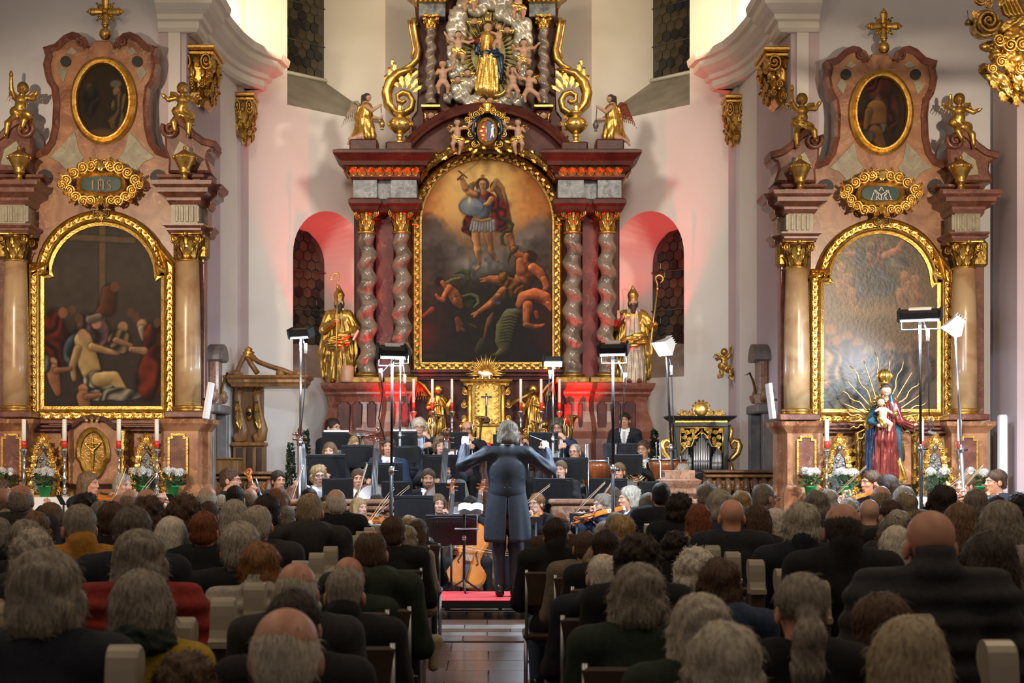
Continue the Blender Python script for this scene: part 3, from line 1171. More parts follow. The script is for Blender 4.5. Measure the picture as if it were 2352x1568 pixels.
def putto(L,h=.011,drape=True,wings=True,mats=('statue_skin','statue_hair','gold_bright','gold_bright'),seed=0,sit=False,kneel=False,s=1.0,look=(0,-1,0),wspan=1.0):
 """child figure about .55 high (standing); L: dict with hands lh, rh, feet lf, rf (x, y, z offsets)"""
 lh,rh = A_(L.get('lh',(-.2,-.1,.42)),float),A_(L.get('rh',(.2,-.1,.42)),float)
 lf,rf = A_(L.get('lf',(-.07,-.03,-.02)),float),A_(L.get('rf',(.08,-.02,-.02)),float)
 hip = A_(L.get('hip',(0,0,.2)),float)
 ch = A_(L.get('chest',(0,-.01,.36)),float)
 hd = A_(L.get('head',(0,-.02,.5)),float)
 sk,hr,dr,wg = 0,1,2,3
 P = [ell(hip,(.075,.07,.065),sk),ell((hip + ch)/2 + A_([0,-.012,0]),(.072,.07,.075),sk),ell(ch,(.075,.058,.06),sk),
   cap(ch,hd,.03,.03,sk)]
 P += fhead(hd,.062,look,sk,hr)
 for q,hnd,ft in ((-1,lh,lf),(1,rh,rf)):
  sh = ch + A_([q*.075,0,.03])
  mid = (sh + hnd)/2 + A_([q*.025,.02,-.03])
  P += bone([sh,mid,hnd],[.032,.027,.02],sk)
  P.append(ell(hnd,.024,sk))
  for t in range(3):
   dv = (hnd - mid)/max(np.linalg.norm(hnd - mid),1e-6)
   P.append(cap(hnd,hnd + dv*.04 + A_([(t - 1)*.014,0,.004]),.008,.006,sk))
  hp = hip + A_([q*.045,-.01,-.02])
  kn = (hp + ft)/2 + A_([q*.03,-.05,.01])
  P += bone([hp,kn,ft],[.05,.04,.024],sk)
  P.append(cap(ft,ft + A_([0,-.055,-.012]),.022,.016,sk))
 if drape:
  P.append(cap(hip + A_([-.07,-.01,.02]),hip + A_([.08,-.02,-.05]),.062,.07,dr,fold=(5,.01,4,seed)))
  P.append(cap(hip + A_([.08,.02,.0]),hip + A_([.12,.05,-.12]),.03,.02,dr,fold=(4,.008,4,seed)))
 if wings:
  for q in (-1,1):
   P += wing(ch + A_([q*.03,.06,.03]),ch + A_([q*.17*wspan,.12,.12]),A_([q*.05,.03,-.13]),wg,5,.018)
 m = solid(P,h,.016)
 if s != 1.0:
  m.xf(M4(None,(0,0,0),s))
 return m

def muscle(cv,pts,k=1.35,a=.45,soft=1.0):
 """soft lights (k > 1) or darks on painted flesh: (x, y, rx, ry, angle)"""
 for x,y,rx,ry,ang in pts:
  c,d = cos(ang),sin(ang)
  u,v = (cv.X - x)*c + (cv.Y - y)*d,-(cv.X - x)*d + (cv.Y - y)*c
  q = np.sqrt((u/rx)**2 + (v/ry)**2)
  al = np.clip((1 - q)/soft,0,1)*a
  cv.C *= 1 + (k - 1)*al[...,None]
# ------------------------------------------------------------------ high altar
YA = 23.7
altar = thing('high_altar','tall wine-red marble high altar with twisted columns and gilding, centre of apse','altar',(0,YA,.8))

def mir(px):
 return 2*1118 - px

def twist_col(c,z0,z1,r,amp,turns,hand,seg=18,n=110):
 pts,rs = [],[]
 for k in range(n + 1):
  t = k/n
  a = hand*2*pi*turns*t + .6
  e = min(1,t/.08,(1 - t)/.08)
  pts.append((c[0] + amp*e*cos(a),c[1] + amp*e*sin(a),z0 + (z1 - z0)*t))
  rs.append(r*(1.06 - .14*t))
 m = MB()
 th = np.linspace(0,2*pi,seg,endpoint=False)
 vs = np.concatenate([np.stack([p[0] + q*np.cos(th),p[1] + q*np.sin(th),np.full(seg,p[2])],1) for p,q in zip(pts,rs)])
 fs = [(i*seg + k,i*seg + (k + 1) % seg,(i + 1)*seg + (k + 1) % seg,(i + 1)*seg + k) for i in range(n) for k in range(seg)]
 return m.add(vs,fs,0,True)

def build_high_altar():
 g = altar
 # stone body behind everything
 y = 23.98
 MB().box((Xp(1118,y),y + .1,(.8 + Zp(348,y))/2),(Xp(1425,y) - Xp(815,y),.2,Zp(348,y) - .8)).build('retable_wall','marble_wine',g)
 for px0,px1 in ((864,906),(1336,1374)):
  y = 23.82
  MB().box((Xp((px0 + px1)/2,y),y,(Zp(478,y) + Zp(876,y))/2),(Xp(px1,y) - Xp(px0,y),.16,Zp(478,y) - Zp(876,y)),bev=.012).build('red_pilaster','marble_red',g)
 for px in (843,922,1316,1394):
  y = 23.86
  MB().box((Xp(px,y),y,(Zp(478,y) + Zp(876,y))/2),(.36,.1,Zp(478,y) - Zp(876,y)),bev=.012).build('pilaster','marble_wine',g)
 # pedestal zone with ogee sides
 for s in (-1,1):
  path = [(-2.42,24.1),(-2.42,23.5),(-1.96,23.38),(-1.60,23.38),(-1.52,23.30),(-1.16,23.30),(-1.16,23.8)]
  if s > 0:
   path = [(-x - .02,yy) for x,yy in path]
  pr = [(-.3,.8),(.05,.8),(.05,1.95),(.075,2.06),(.05,2.2),(-.01,2.36),(-.02,2.5),(0,2.58),(.03,2.62),(.03,2.65),(.075,2.70),(.09,2.74),(.10,2.785),(-.3,2.785)]
  MB().sweep(path,pr,plane='xy',flip=(s > 0)).build('pedestal','marble_pedestal',g)
  for pa,pb in ((776,804),(810,832),(843,864),(898,908),(922,940)):
   if s > 0:
    pa,pb = mir(pb),mir(pa)
   yy = 23.36 if abs((pa + pb)/2 - 1118) > 230 else 23.28
   x0,x1,z0,z1 = Xp(pa,yy),Xp(pb,yy),Zp(995,yy),Zp(922,yy)
   c = .03
   o = [(x0,z0),(x1,z0),(x1,z1 - c),(x1 - c,z1 - c),(x1 - c,z1),(x0 + c,z1),(x0 + c,z1 - c),(x0,z1 - c)]
   MB().prism(o,yy - .045,yy + .1,bev=.012).build('pedestal_panel','marble_wine',g)
  # plinth under the column pair
  for cx in (843,922):
   px = cx if s < 0 else mir(cx)
   MB().box((Xp(px,23.5),23.55,Zp(873,23.5)),(.50,.44,.085),bev=.01).build('column_plinth','gold_ground',g)
 # predella wall in the middle
 y = 23.8
 MB().box((0,y + .05,(Zp(850,y) + .8)/2),(2.34,.2,Zp(850,y) - .8)).build('predella_wall','marble_wine',g)
 for py,th,out in ((853,.05,.06),(862,.04,.03),(872,.03,.045)):
  MB().box((0,y - .05 - out/2,Zp(py,y)),(2.36,.1 + out,th),bev=.01).build('predella_moulding','marble_wine',g)
 # twisted columns
 for px,hand in ((843,1),(922,1),(1316,-1),(1394,-1)):
  yc = 23.55
  c = (Xp(px,yc),yc)
  z0,z1,zc = Zp(858,yc),Zp(536,yc),Zp(474,yc)
  col = twist_col(c,z0,z1,.127,.034,5.8,hand).build('column_shaft','marble_twist',g)
  b = MB().lathe([(.21,0),(.22,.03),(.20,.055),(.165,.07),(.155,.085),(.185,.10),(.18,.125),(.14,.14),(.13,.16)],(c[0],c[1],z0 - .135),24)
  b.build('column_base','gold_dark',g)
  MB().merge(CAPITAL,M4(None,(c[0],c[1],z1 - .01),(.36,.36,zc - z1 + .01))).build('capital','gold',g)
  MB().ell((c[0],c[1] - .2,zc - .07),.032).build('capital_flower','statue_skin',g)
 # entablature over each column pair
 for s in (-1,1):
  path = [(-2.01,24.0),(-2.01,23.3),(-1.66,23.3),(-1.66,23.40),(-1.45,23.40),(-1.45,23.3),(-1.07,23.3),(-1.07,23.9)]
  if s > 0:
   path = [(-x - .035,yy) for x,yy in path]
  fl = s > 0
  MB().sweep(path,[(-.2,5.33),(0,5.33),(.02,5.36),(.03,5.40),(.07,5.44),(.07,5.50),(.02,5.53),(-.2,5.53)],plane='xy',flip=fl).build('architrave','marble_wine',g)
  MB().sweep(path,[(-.2,5.53),(0,5.53),(0,5.80),(-.2,5.80)],plane='xy',flip=fl).build('frieze','marble_blue',g)
  whole = [path[0],path[1],path[6],path[7]]
  MB().sweep(whole,[(-.2,5.80),(.02,5.80),(.05,5.83),(.05,5.875),(.12,5.985),(.16,5.99),(.17,6.05),(.25,6.12),(.28,6.15),(.28,6.19),(.2,6.22),(-.2,6.22)],plane='xy',flip=fl).build('cornice','marble_wine',g)
  MB().box(((path[1][0] + path[6][0])/2,23.72,5.79),(abs(path[6][0] - path[1][0]) - .04,.56,.84)).build('entablature_core','marble_wine',g)
  MB().box(((path[1][0] + path[6][0])/2,23.55,6.19),(abs(path[6][0] - path[1][0]) + .44,.92,.055),bev=.01).build('cornice_slab','marble_wine',g)
  b = MB()
  P = A_(whole)
  for i in range(len(P) - 1):
   d = P[i + 1] - P[i]
   L = np.linalg.norm(d)
   d = d/L
   nn = A_([d[1],-d[0]])*(-1 if fl else 1)
   n = max(1,int(L/.065))
   for k in range(n):
    p = P[i] + d*L*(k + .5)/n + nn*.055
    a = math.atan2(nn[0],-nn[1])
    b.merge(_LEAF,M4(Rz(a) @ Rx(.45) @ Ry(.35 if k % 2 else -.35),(p[0],p[1],5.845),(.20,.16,.20)))
    if k % 2 == 0:
     b.merge(_SPIR,M4(Rz(a) @ Rx(.5),(p[0] + nn[0]*.03,p[1] + nn[1]*.03,5.94),.045))
  b.build('gilded_moulding','gold',g)
  # blocks on the cornice that carry angel and urn
  for px,w,py0,py1 in ((837,.42,345,325),(918,.40,350,331)):
   pxx = px if s < 0 else mir(px)
   yy = 23.5
   z0,z1 = 6.2,Zp(py1,yy)
   MB().box((Xp(pxx,yy),yy,(z0 + z1)/2),(w,.40,z1 - z0),bev=.02).build('statue_block','marble_wine',g)
 # arched pediment
 y0 = 23.55
 sc = y0/F
 cx = Xp(1118,y0)

 def arc(half,rise,apex,n=30):
  R = (half*half + rise*rise)/(2*rise)
  a = math.asin(half/R)
  return [(cx + R*sc*sin(t),Zp(apex + R,y0) + R*sc*cos(t)) for t in np.linspace(-a,a,n)]
 lo,hi = arc(168,78,330),arc(182,92,258)
 MB().prism(list(lo) + list(hi)[::-1],y0 - .05,24.0).build('arched_pediment','marble_wine',g)
 MB().sweep(hi,[(-.14,0),(-.14,.03),(-.06,.08),(-.02,.16),(.03,.20),(.03,.0)],smooth=False).xf(M4(None,(0,y0 - .02,0))).build('pediment_moulding','marble_wine',g)
 MB().sweep(lo,[(-.03,0),(-.03,.04),(.0,.08),(.06,.06),(.09,.02),(.09,0)]).xf(M4(None,(0,y0 - .05,0))).build('arch_moulding','gold_dark',g)
 carved_border([(a,b - .0) for a,b in arc(166,78,335)],.12).xf(M4(None,(0,y0 - .10,0))).build('gilded_moulding','gold',g)
 # upper storey
 yu = 23.95
 o = [(Xp(p,yu),Zp(q,yu)) for p,q in ((946,350),(946,272),(958,255),(962,140),(955,40),(948,-40),(1288,-40),(1281,40),(1274,140),(1278,255),(1290,272),(1290,350))]
 MB().prism(o,yu - .05,yu + .2,bev=.02).build('upper_storey','marble_wine',g)
 for s in (-1,1):
  px = 990 if s < 0 else 1248
  yc = 23.72
  c = (Xp(px,yc),yc)
  twist_col(c,Zp(238,yc),Zp(66,yc),.076,.019,5.2,-s,14,80).build('small_column','marble_twist',g)
  MB().merge(CAPITAL,M4(None,(c[0],c[1],Zp(68,yc)),(.23,.23,.20))).build('small_capital','gold',g)
  MB().box((c[0],c[1] + .05,Zp(246,yc)),(.30,.3,.05),bev=.01).build('column_plate','gold',g)
  MB().box((c[0],c[1] + .12,Zp(268,yc)),(.24,.3,.20),bev=.03).build('column_bracket','marble_wine',g)
  hd = solid(fhead((c[0],c[1] - .07,Zp(268,yc)),.055,skin=0,hair=1) + wing((c[0] - .05,c[1] - .04,Zp(272,yc)),(c[0] - .10,c[1] - .05,Zp(262,yc)),(.0,-.01,-.09),2,4,.014)
     + wing((c[0] + .05,c[1] - .04,Zp(272,yc)),(c[0] + .10,c[1] - .05,Zp(262,yc)),(.0,-.01,-.09),2,4,.014),.009,.01)
  hd.build('cherub_head',('statue_skin','statue_hair','gold'),g)
  MB().box((c[0] - s*.02,c[1] + .08,Zp(26,yc)),(.40,.34,.20),bev=.01).build('upper_frieze','marble_blue',g)
  MB().box((c[0],c[1] + .06,Zp(42,yc)),(.30,.3,.03),bev=.01).build('upper_architrave','marble_wine',g)
  MB().sweep([(c[0] - .21,24),(c[0] - .21,23.55),(c[0] + .21,23.55),(c[0] + .21,24)],[(-.2,Zp(12,yc)),(0,Zp(12,yc)),(.05,Zp(6,yc)),(.08,Zp(-2,yc)),(.16,Zp(-10,yc)),(-.2,Zp(-10,yc))],plane='xy').build('upper_cornice','gold_dark',g)
  b = MB()
  for k in range(7):
   put_leaf(b,(c[0] - .22 + .073*k,23.50,Zp(14,yc)),0,.14,.08,tilt=.35)
  b.build('gilded_moulding','gold',g)
  # side volute with acanthus plume
  v = MB()
  yv = 23.75
  T = lambda p,q: (Xp(p if s < 0 else mir(p),yv),yv,Zp(q,yv))
  stem = [T(*p) for p in ((951,44),(952,62),(957,90),(962,115),(958,136),(944,152),(925,160))]
  v.tube(stem,[.05,.035,.035,.04,.05,.05,.03],6,flat=((0,1,0),2.0))
  stem = [T(p - 11,q) for p,q in ((951,48),(952,62),(957,90),(962,115),(957,134))]
  v.tube(stem,[.03,.02,.02,.025,.02],6,flat=((0,1,0),2.5))
  put_spiral(v,T(950,52),.06,mirror=(s > 0))
  rim = [T(*p) for p in ((958,160),(940,162),(915,170),(896,190),(888,215),(892,240),(908,258),(928,262),(944,250),(948,232),(940,217),(925,212),(913,220),(914,232),(924,236),(931,230))]
  v.tube(rim,[.02,.05,.075,.085,.085,.08,.07,.06,.055,.05,.048,.045,.04,.036,.032,.03],7,flat=((0,1,0),2.2))
  for p,q,a,L in ((926,205,-.2,.33),(934,205,.25,.33),(942,208,.6,.30),(948,214,.95,.25),(916,205,-.55,.30),(930,190,.5,.30),(944,180,.8,.22)):
   put_leaf(v,A_(T(p,q)) + A_([0,-.06,0]),a*-s,L,L*.4,tilt=-.1,curl=.6)
  for p,q,a,L in ((893,195,-.35,.2),(897,178,-.1,.2),(906,165,.0,.18),(890,215,-.6,.16),(900,150,.15,.12)):
   put_leaf(v,T(p,q),a*-s,L,L*.6,curl=.5)
  v.build('side_volute','gold',g)
  # ornament strip below the volute
  b = MB()
  for k,(p,q) in enumerate(((938,275),(942,290),(937,300),(943,312),(940,325))):
   put_leaf(b,T(p,q),s*.6*(-1)**k,.13,.09)
   put_spiral(b,T(p,q - 6),.035,mirror=k % 2 == 0)
  b.build('side_garland','gold',g)
 for s in (-1,1):
  px = 918 if s < 0 else 1323
  u = thing('urn','gilded flaming urn on high altar cornice, %s of the Madonna glory' % ('left' if s < 0 else 'right'),'urn',(Xp(px,23.5),23.5,Zp(331,23.5)),group='high altar urns')
  MB().merge(FLAME_URN,M4(None,(0,0,0),(.40,.40,.60))).build('urn_body','gold_bright',u,off=(0,0,0))

build_high_altar()

# altar painting of an armed angel above falling figures
def high_altar_painting():
 yp = 23.80
 sx = lambda x: 930 + x/2.85
 sy = lambda y: 330 + y/2.85
 fr = thing('altar_painting','large round-arched oil painting of a sword-wielding winged angel above falling men','painting',Wp(1118,845,yp))
 cv = Canvas(1083,1568,250,362)
 cv.vgrad([(0,(.50,.27,.10)),(.12,(.66,.40,.16)),(.28,(.76,.55,.30)),(.40,(.48,.36,.26)),(.52,(.30,.25,.21)),(.7,(.16,.13,.12)),(1,(.10,.075,.075))])
 cv.blob(470,230,380,260,(.93,.78,.48),1.2,a=.85)
 cv.blob(900,300,160,260,(.60,.34,.13),1.2,a=.6)
 cv.blob(140,330,90,200,(.62,.36,.16),1.2,a=.5)
 for x,y,r,c in ((150,560,120,.27),(230,640,110,.30),(280,720,100,.26),(190,760,150,.20),(320,700,60,.33),(900,560,110,.36),(800,620,90,.40),(940,640,100,.28),(760,660,60,.42),(880,720,120,.22)):
  cv.blob(x,y,r,r*.75,(c*1.08,c,c*.95),.6,a=.85)
 cv.blob(500,790,170,60,(.62,.60,.58),.9,a=.9)
 cv.blob(560,720,130,50,(.50,.47,.45),.9,a=.7)
 cv.blob(430,850,120,40,(.48,.46,.45),.9,a=.7)
 sk = (.86,.62,.42)
 # wings as fans of feathers
 for k in range(9):
  t = k/8
  cv.limb([(575 + 10*t,285 - 20*t),(618 + 22*t,290 + 60*t),(640 + 36*t,420 + 60*t),(650 + 62*t,520 + 110*t)],[16,22,17,5],(.62 - .10*t,.44 - .08*t,.24 - .05*t),amb=.55)
 cv.limb([(572,300),(600,246),(640,290),(664,400)],[14,16,12,6],(.70,.50,.28),amb=.6)
 for k in range(4):
  cv.limb([(452 - 8*k,262 + 5*k),(424 + 6*k,300 + 8*k),(440 + 6*k,345)],[13,15,7],(.66 - .04*k,.47,.27),amb=.6)
 # cloak
 cv.folds(612,470,62,125,(.50,.09,.07),3,.12)
 cv.folds(640,545,34,44,(.36,.07,.06),3,.5)
 cv.folds(420,530,34,66,(.44,.09,.07),3,-.1)
 cv.folds(398,565,30,24,(.36,.07,.06),3)
 # legs
 cv.limb([(462,560),(462,620),(468,650),(474,700),(486,770),(482,805)],[27,25,19,22,14,11],sk,amb=.42)
 cv.limb([(484,806),(462,828)],[12,9],sk)
 cv.limb([(536,560),(550,625),(556,655),(562,700),(582,740)],[26,23,17,18,11],(.72,.48,.31),amb=.38)
 cv.limb([(582,738),(608,768)],[11,8],(.70,.46,.30))
 muscle(cv,[(455,590,10,34,0),(466,700,8,36,0),(530,590,9,30,0)],1.3)
 muscle(cv,[(482,600,8,36,0),(486,720,7,40,0),(572,690,7,30,0)],.6)
 # cuirass, belt, skirt
 cv.limb([(505,345),(520,400),(512,470)],[46,50,40],(.44,.50,.64),amb=.35)
 muscle(cv,[(492,370,16,26,0),(498,430,14,22,0)],1.5)
 muscle(cv,[(545,400,14,70,0)],.55)
 for k in range(9):
  x = 440 + 17*k
  cv.limb([(x + 6,505),(x + 2*(k - 4),562 + 8*(k % 2))],[11,10],(.62,.62,.66),amb=.45)
 cv.limb([(448,492),(505,505),(560,492)],[9,10,9],(.74,.54,.24))
 cv.folds(545,342,58,26,(.66,.15,.08),3,.35)
 cv.folds(470,338,20,18,(.60,.13,.08),2)
 # arms, sword
 cv.limb([(458,338),(425,320),(398,290)],[23,22,19],sk,amb=.4)
 cv.limb([(398,290),(384,258),(370,226)],[19,17,12],sk,amb=.4)
 cv.limb([(372,222),(352,228)],[11,7],sk)
 muscle(cv,[(425,312,22,8,.6),(385,260,7,24,-.3)],1.3)
 cv.limb([(566,362),(548,392),(515,402)],[19,17,11],sk,amb=.4)
 cv.limb([(352,178),(404,220)],[4.5,4.5],(.36,.21,.09))
 cv.limb([(378,200),(346,236)],[5,5],(.42,.25,.11))
 cv.limb([(384,194),(484,118)],[5.5,2.5],(.84,.68,.44),amb=.8)
 # shield
 cv.limb([(430,411),(440,412)],[60,60],(.30,.33,.38),amb=.6)
 cv.blob(434,411,82,60,(.27,.29,.32),.06)
 cv.blob(434,410,75,53,(.43,.46,.50),.10)
 cv.blob(424,388,40,30,(.58,.59,.58),1.2,a=.8)
 cv.blob(422,368,10,22,(.84,.80,.66),.9,a=.8)
 cv.blob(470,440,40,24,(.30,.33,.38),1.2,a=.7)
 # head with curls and crown
 for k in range(14):
  an = pi*(.85 + 1.3*k/13)
  cv.blob(508 + 34*cos(an),268 + 36*sin(an),13,13,(.34 - .05*(k % 2),.21 - .03*(k % 2),.10),.4)
 cv.blob(508,250,32,26,(.32,.20,.10),.3)
 cv.limb([(509,262),(511,292)],[24,17],sk,light=(-.5,-.4),amb=.55)
 cv.limb([(512,300),(514,322)],[14,18],(.72,.48,.32))
 for x in (500,519):
  cv.blob(x,268,5,3,(.20,.12,.08),.5)
  cv.blob(x,261,7,2.2,(.26,.15,.09),.5)
 cv.limb([(511,266),(513,281)],[2.2,3.4],(.74,.50,.34))
 cv.limb([(503,292),(520,292)],[2.2,2.2],(.56,.26,.20))
 cv.limb([(509,200),(509,236)],[3.5,3.5],(.66,.43,.12))
 cv.limb([(497,212),(521,212)],[3.5,3.5],(.66,.43,.12))
 # lower group: falling men and a serpent, in brown light
 br,dk = (.72,.44,.25),(.50,.28,.16)
 cv.blob(640,1130,430,330,(.085,.06,.055),1.0,a=.75)
 # serpent tail behind the men
 cv.limb([(745,1100),(690,1130),(655,1200),(640,1290),(655,1345),(600,1385),(570,1380)],[30,52,58,50,34,16,6],(.34,.34,.20),amb=.25)
 for k in range(9):
  cv.limb([(640 - 3*k,1130 + 20*k),(690 - 2*k,1118 + 20*k),(735 - 5*k,1130 + 20*k)],[3.5,5,3.5],(.52,.52,.34),a=.55)
  cv.limb([(640 - 3*k,1139 + 20*k),(690 - 2*k,1127 + 20*k),(735 - 5*k,1139 + 20*k)],[2,3,2],(.12,.12,.07),a=.6)
 cv.limb([(505,1290),(485,1325),(462,1362)],[20,20,8],(.26,.26,.15),a=.8)
 # big man: raised arm with snake, trunk, bent arm, legs
 cv.limb([(682,588),(698,640),(712,690)],[12,17,19],br,amb=.35)
 cv.limb([(712,690),(735,720),(762,738)],[20,23,26],br,amb=.35)
 cv.limb([(668,598),(690,580)],[11,9],br)
 cv.limb([(640,490),(676,500),(702,530),(690,570),(650,575),(632,610),(640,650),(660,665)],[6,11,12,11,9,10,9,4],(.30,.28,.13),amb=.3)
 cv.limb([(738,672),(722,700),(690,720),(676,760),(682,790)],[8,11,10,8,3],(.30,.28,.13),amb=.3)
 cv.limb([(800,790),(790,850),(760,910)],[40,60,54],br,amb=.25)
 cv.limb([(755,770),(760,830)],[26,34],br,amb=.35)
 cv.limb([(838,812),(880,842),(905,880)],[32,32,22],br,amb=.28)
 cv.limb([(908,885),(928,935),(900,990),(880,1008)],[21,19,13,10],br,amb=.28)
 muscle(cv,[(770,810,20,30,.2),(815,805,26,16,.2),(868,838,24,14,.5),(765,870,14,20,0),(700,650,6,30,.3),(905,920,7,26,0)],1.45,.7)
 muscle(cv,[(795,830,6,40,.15),(795,875,26,7,.2),(820,880,30,24,.2),(745,900,40,10,.3),(850,880,34,16,.3),(780,920,30,14,0),(722,700,6,26,-.6)],.45,.8)
 for k in range(9):
  an = .75*k
  cv.blob(822 + 26*cos(an),738 + 26*sin(an),18,17,(.13 + .02*(k % 2),.085,.055),.5)
 cv.limb([(795,730),(786,752),(790,772)],[17,15,12],br,amb=.4)
 cv.limb([(780,744),(772,752)],[4,5],br)
 cv.limb([(725,930),(640,900),(560,888),(524,890)],[44,38,26,17],br,amb=.28)
 cv.limb([(526,884),(494,884)],[10,5],br)
 cv.limb([(526,896),(498,902)],[9,4],br)
 cv.limb([(720,960),(650,975),(610,1010)],[46,42,34],br,amb=.25)
 cv.limb([(610,1010),(560,1052),(500,1090),(470,1108)],[33,27,17,13],br,amb=.28)
 cv.limb([(472,1106),(440,1116)],[12,8],br)
 cv.limb([(468,1112),(452,1132)],[10,6],br)
 muscle(cv,[(590,880,44,8,0),(560,1040,46,8,-.65),(660,960,30,8,-.3)],1.4,.7)
 muscle(cv,[(600,912,60,9,.05),(590,1048,50,8,-.65),(540,1086,40,6,-.55)],.45,.8)
 cv.folds(655,880,50,34,(.56,.36,.11),4,.9)
 cv.folds(720,935,64,42,(.50,.30,.11),6,.5)
 cv.folds(668,985,40,30,(.40,.23,.09),4,-.5)
 cv.blob(645,1020,60,36,(.10,.09,.10),.8,a=.6)
 cv.blob(610,1042,22,10,(.26,.32,.46),.7,a=.7)
 cv.blob(695,1086,34,9,(.30,.36,.50),.7,a=.6)
 # crouching man at the right
 cv.limb([(755,1050),(780,1010),(850,990),(915,1010),(950,1060)],[30,44,46,42,24],br,amb=.22)
 cv.limb([(805,1060),(800,1120),(790,1180)],[34,27,17],br,amb=.25)
 cv.limb([(790,1184),(840,1198),(890,1192)],[17,16,10],br,amb=.28)
 cv.limb([(890,1190),(912,1180)],[9,5],br)
 cv.limb([(935,1050),(955,1085)],[20,12],br,amb=.3)
 for k in range(10):
  an = .65*k
  cv.blob(892 + 30*cos(an),1100 + 26*sin(an),20,18,(.13,.075,.055),.5)
 cv.limb([(858,1105),(866,1135)],[15,12],dk,amb=.4)
 muscle(cv,[(820,985,50,12,.1),(895,1000,30,12,.4),(795,1110,8,40,0),(770,1030,16,26,.3)],1.4,.7)
 muscle(cv,[(850,1025,70,12,.1),(820,1110,8,50,0),(870,1010,6,30,.2),(915,1040,30,12,.5)],.45,.8)
 # man at the left with a green scarf
 cv.limb([(285,945),(320,985),(345,1035)],[30,38,36],br,amb=.25)
 cv.limb([(345,1035),(372,1062)],[34,22],dk,amb=.25)
 cv.limb([(292,945),(262,990),(250,1022)],[22,19,15],br,amb=.3)
 cv.limb([(252,1024),(222,1012),(204,990)],[15,13,9],br,amb=.3)
 muscle(cv,[(300,960,12,22,.5),(320,1010,12,24,.3),(258,985,6,26,.4)],1.4,.7)
 muscle(cv,[(335,1000,8,40,-.4),(302,1010,6,30,-.3),(275,985,5,24,.4)],.45,.8)
 for k in range(9):
  an = .72*k
  cv.blob(226 + 18*cos(an),900 + 18*sin(an),14,14,(.12,.085,.06),.5)
 cv.limb([(246,908),(256,928)],[15,12],br,amb=.45)
 cv.limb([(268,912),(310,890),(360,880)],[9,12,9],(.42,.44,.26),amb=.35)
 cv.limb([(330,846),(375,832),(410,850),(418,885),(400,890)],[7,13,17,13,5],(.32,.36,.19),amb=.3)
 cv.limb([(378,998),(430,985),(474,1002),(482,1040),(450,1072)],[7,9,10,9,4],(.42,.46,.27),amb=.35)
 cv.folds(415,1040,42,34,(.15,.18,.10),3)
 # glimpses in the dark
 cv.limb([(178,1086),(150,1110),(122,1128)],[20,17,12],dk,amb=.35)
 cv.limb([(122,1126),(104,1136)],[13,8],dk)
 cv.limb([(345,1150),(358,1185),(350,1222)],[20,26,14],dk,amb=.3,a=.9)
 cv.limb([(372,1208),(385,1222)],[9,7],dk,a=.8)
 cv.limb([(575,1110),(558,1150),(535,1200),(520,1270)],[7,20,13,6],(.52,.33,.20),amb=.3,a=.85)
 cv.limb([(420,1178),(462,1198)],[5,10],dk,a=.6)
 cv.blob(140,1240,60,60,(.30,.12,.08),1.1,a=.5)
 cv.blob(160,1390,70,14,(.34,.16,.08),1.0,a=.5)
 cv.blob(860,1290,170,100,(.07,.07,.10),1.0,a=.6)
 xl,xr,zb,zs = Xp(967,yp),Xp(1270,yp),Zp(833,yp),Zp(512,yp)
 r = (xr - xl)/2
 c = (xl + xr)/2
 rise = Zp(360,yp) - zs
 canvas_object(cv,'canvas',yp + .05,lambda x,y: (Xp(sx(x),yp + .05),Zp(sy(y),yp + .05)),
     lambda x,z: (x > xl - .06) & (x < xr + .06) & (z > zb - .05) & ((z < zs) | (((x - c)/(r + .05))**2 + ((z - zs)/(rise + .05))**2 < 1)),fr,gain=.62)
 path = arch_pts(xl - .02,xr + .02,zb - .02,zs,30,rise=rise)
 outp = arch_pts(xl + .02,xr - .02,zb - .02,zs,30,ear=.045,rise=rise)
 prof = [(.03,0),(.03,.04),(0,.05),(-.02,.04),(-.05,.03),(-.08,.05),(-.10,.08),(-.13,.05),(-.13,0)]
 m = MB().sweep(path + [],prof,closed=True).xf(M4(None,(0,yp + .05,0)))
 m.build('frame','gold_dark',fr)
 m = MB()
 for q in ((xl - .02,zs),(xr + .02,zs)):
  m.box((q[0] + (-.07 if q[0] < 0 else .07),yp + .01,zs - .02),(.10,.08,.03),bev=.006)
 m.build('frame_ear','gold',fr)
 # lower part of the frame is wider: second moulding
 lw = [(xl - .11,zs - .03),(xl - .11,zb - .11),(xr + .11,zb - .11),(xr + .11,zs - .03)]
 MB().sweep(lw,[(-.02,0),(-.02,.05),(.02,.06),(.04,.03),(.04,0)]).xf(M4(None,(0,yp + .05,0))).build('outer_frame','gold_dark',fr)
 carved_border([(xl - .075,zb - .06)] + [(a + (-.05 if a < c else .05)*(1 if True else 0),b) for a,b in path[1:-1]] + [(xr + .075,zb - .06)],.075,closed=True).xf(M4(None,(0,yp - .0,0))).build('carved_border','gold',fr)

high_altar_painting()
# ------------------------------------------------------------------ figures of the high altar
def place(mb,loc,s=1.0,mirror=False,rz=0.0):
 """mesh moved to a place; mirrored left-right about its own axis if asked"""
 M = M4(Rz(rz),loc,(s*(-1 if mirror else 1),s,s))
 mb.xf(M)
 if mirror:
  mb.f = [f[::-1] for f in mb.f]
 return mb

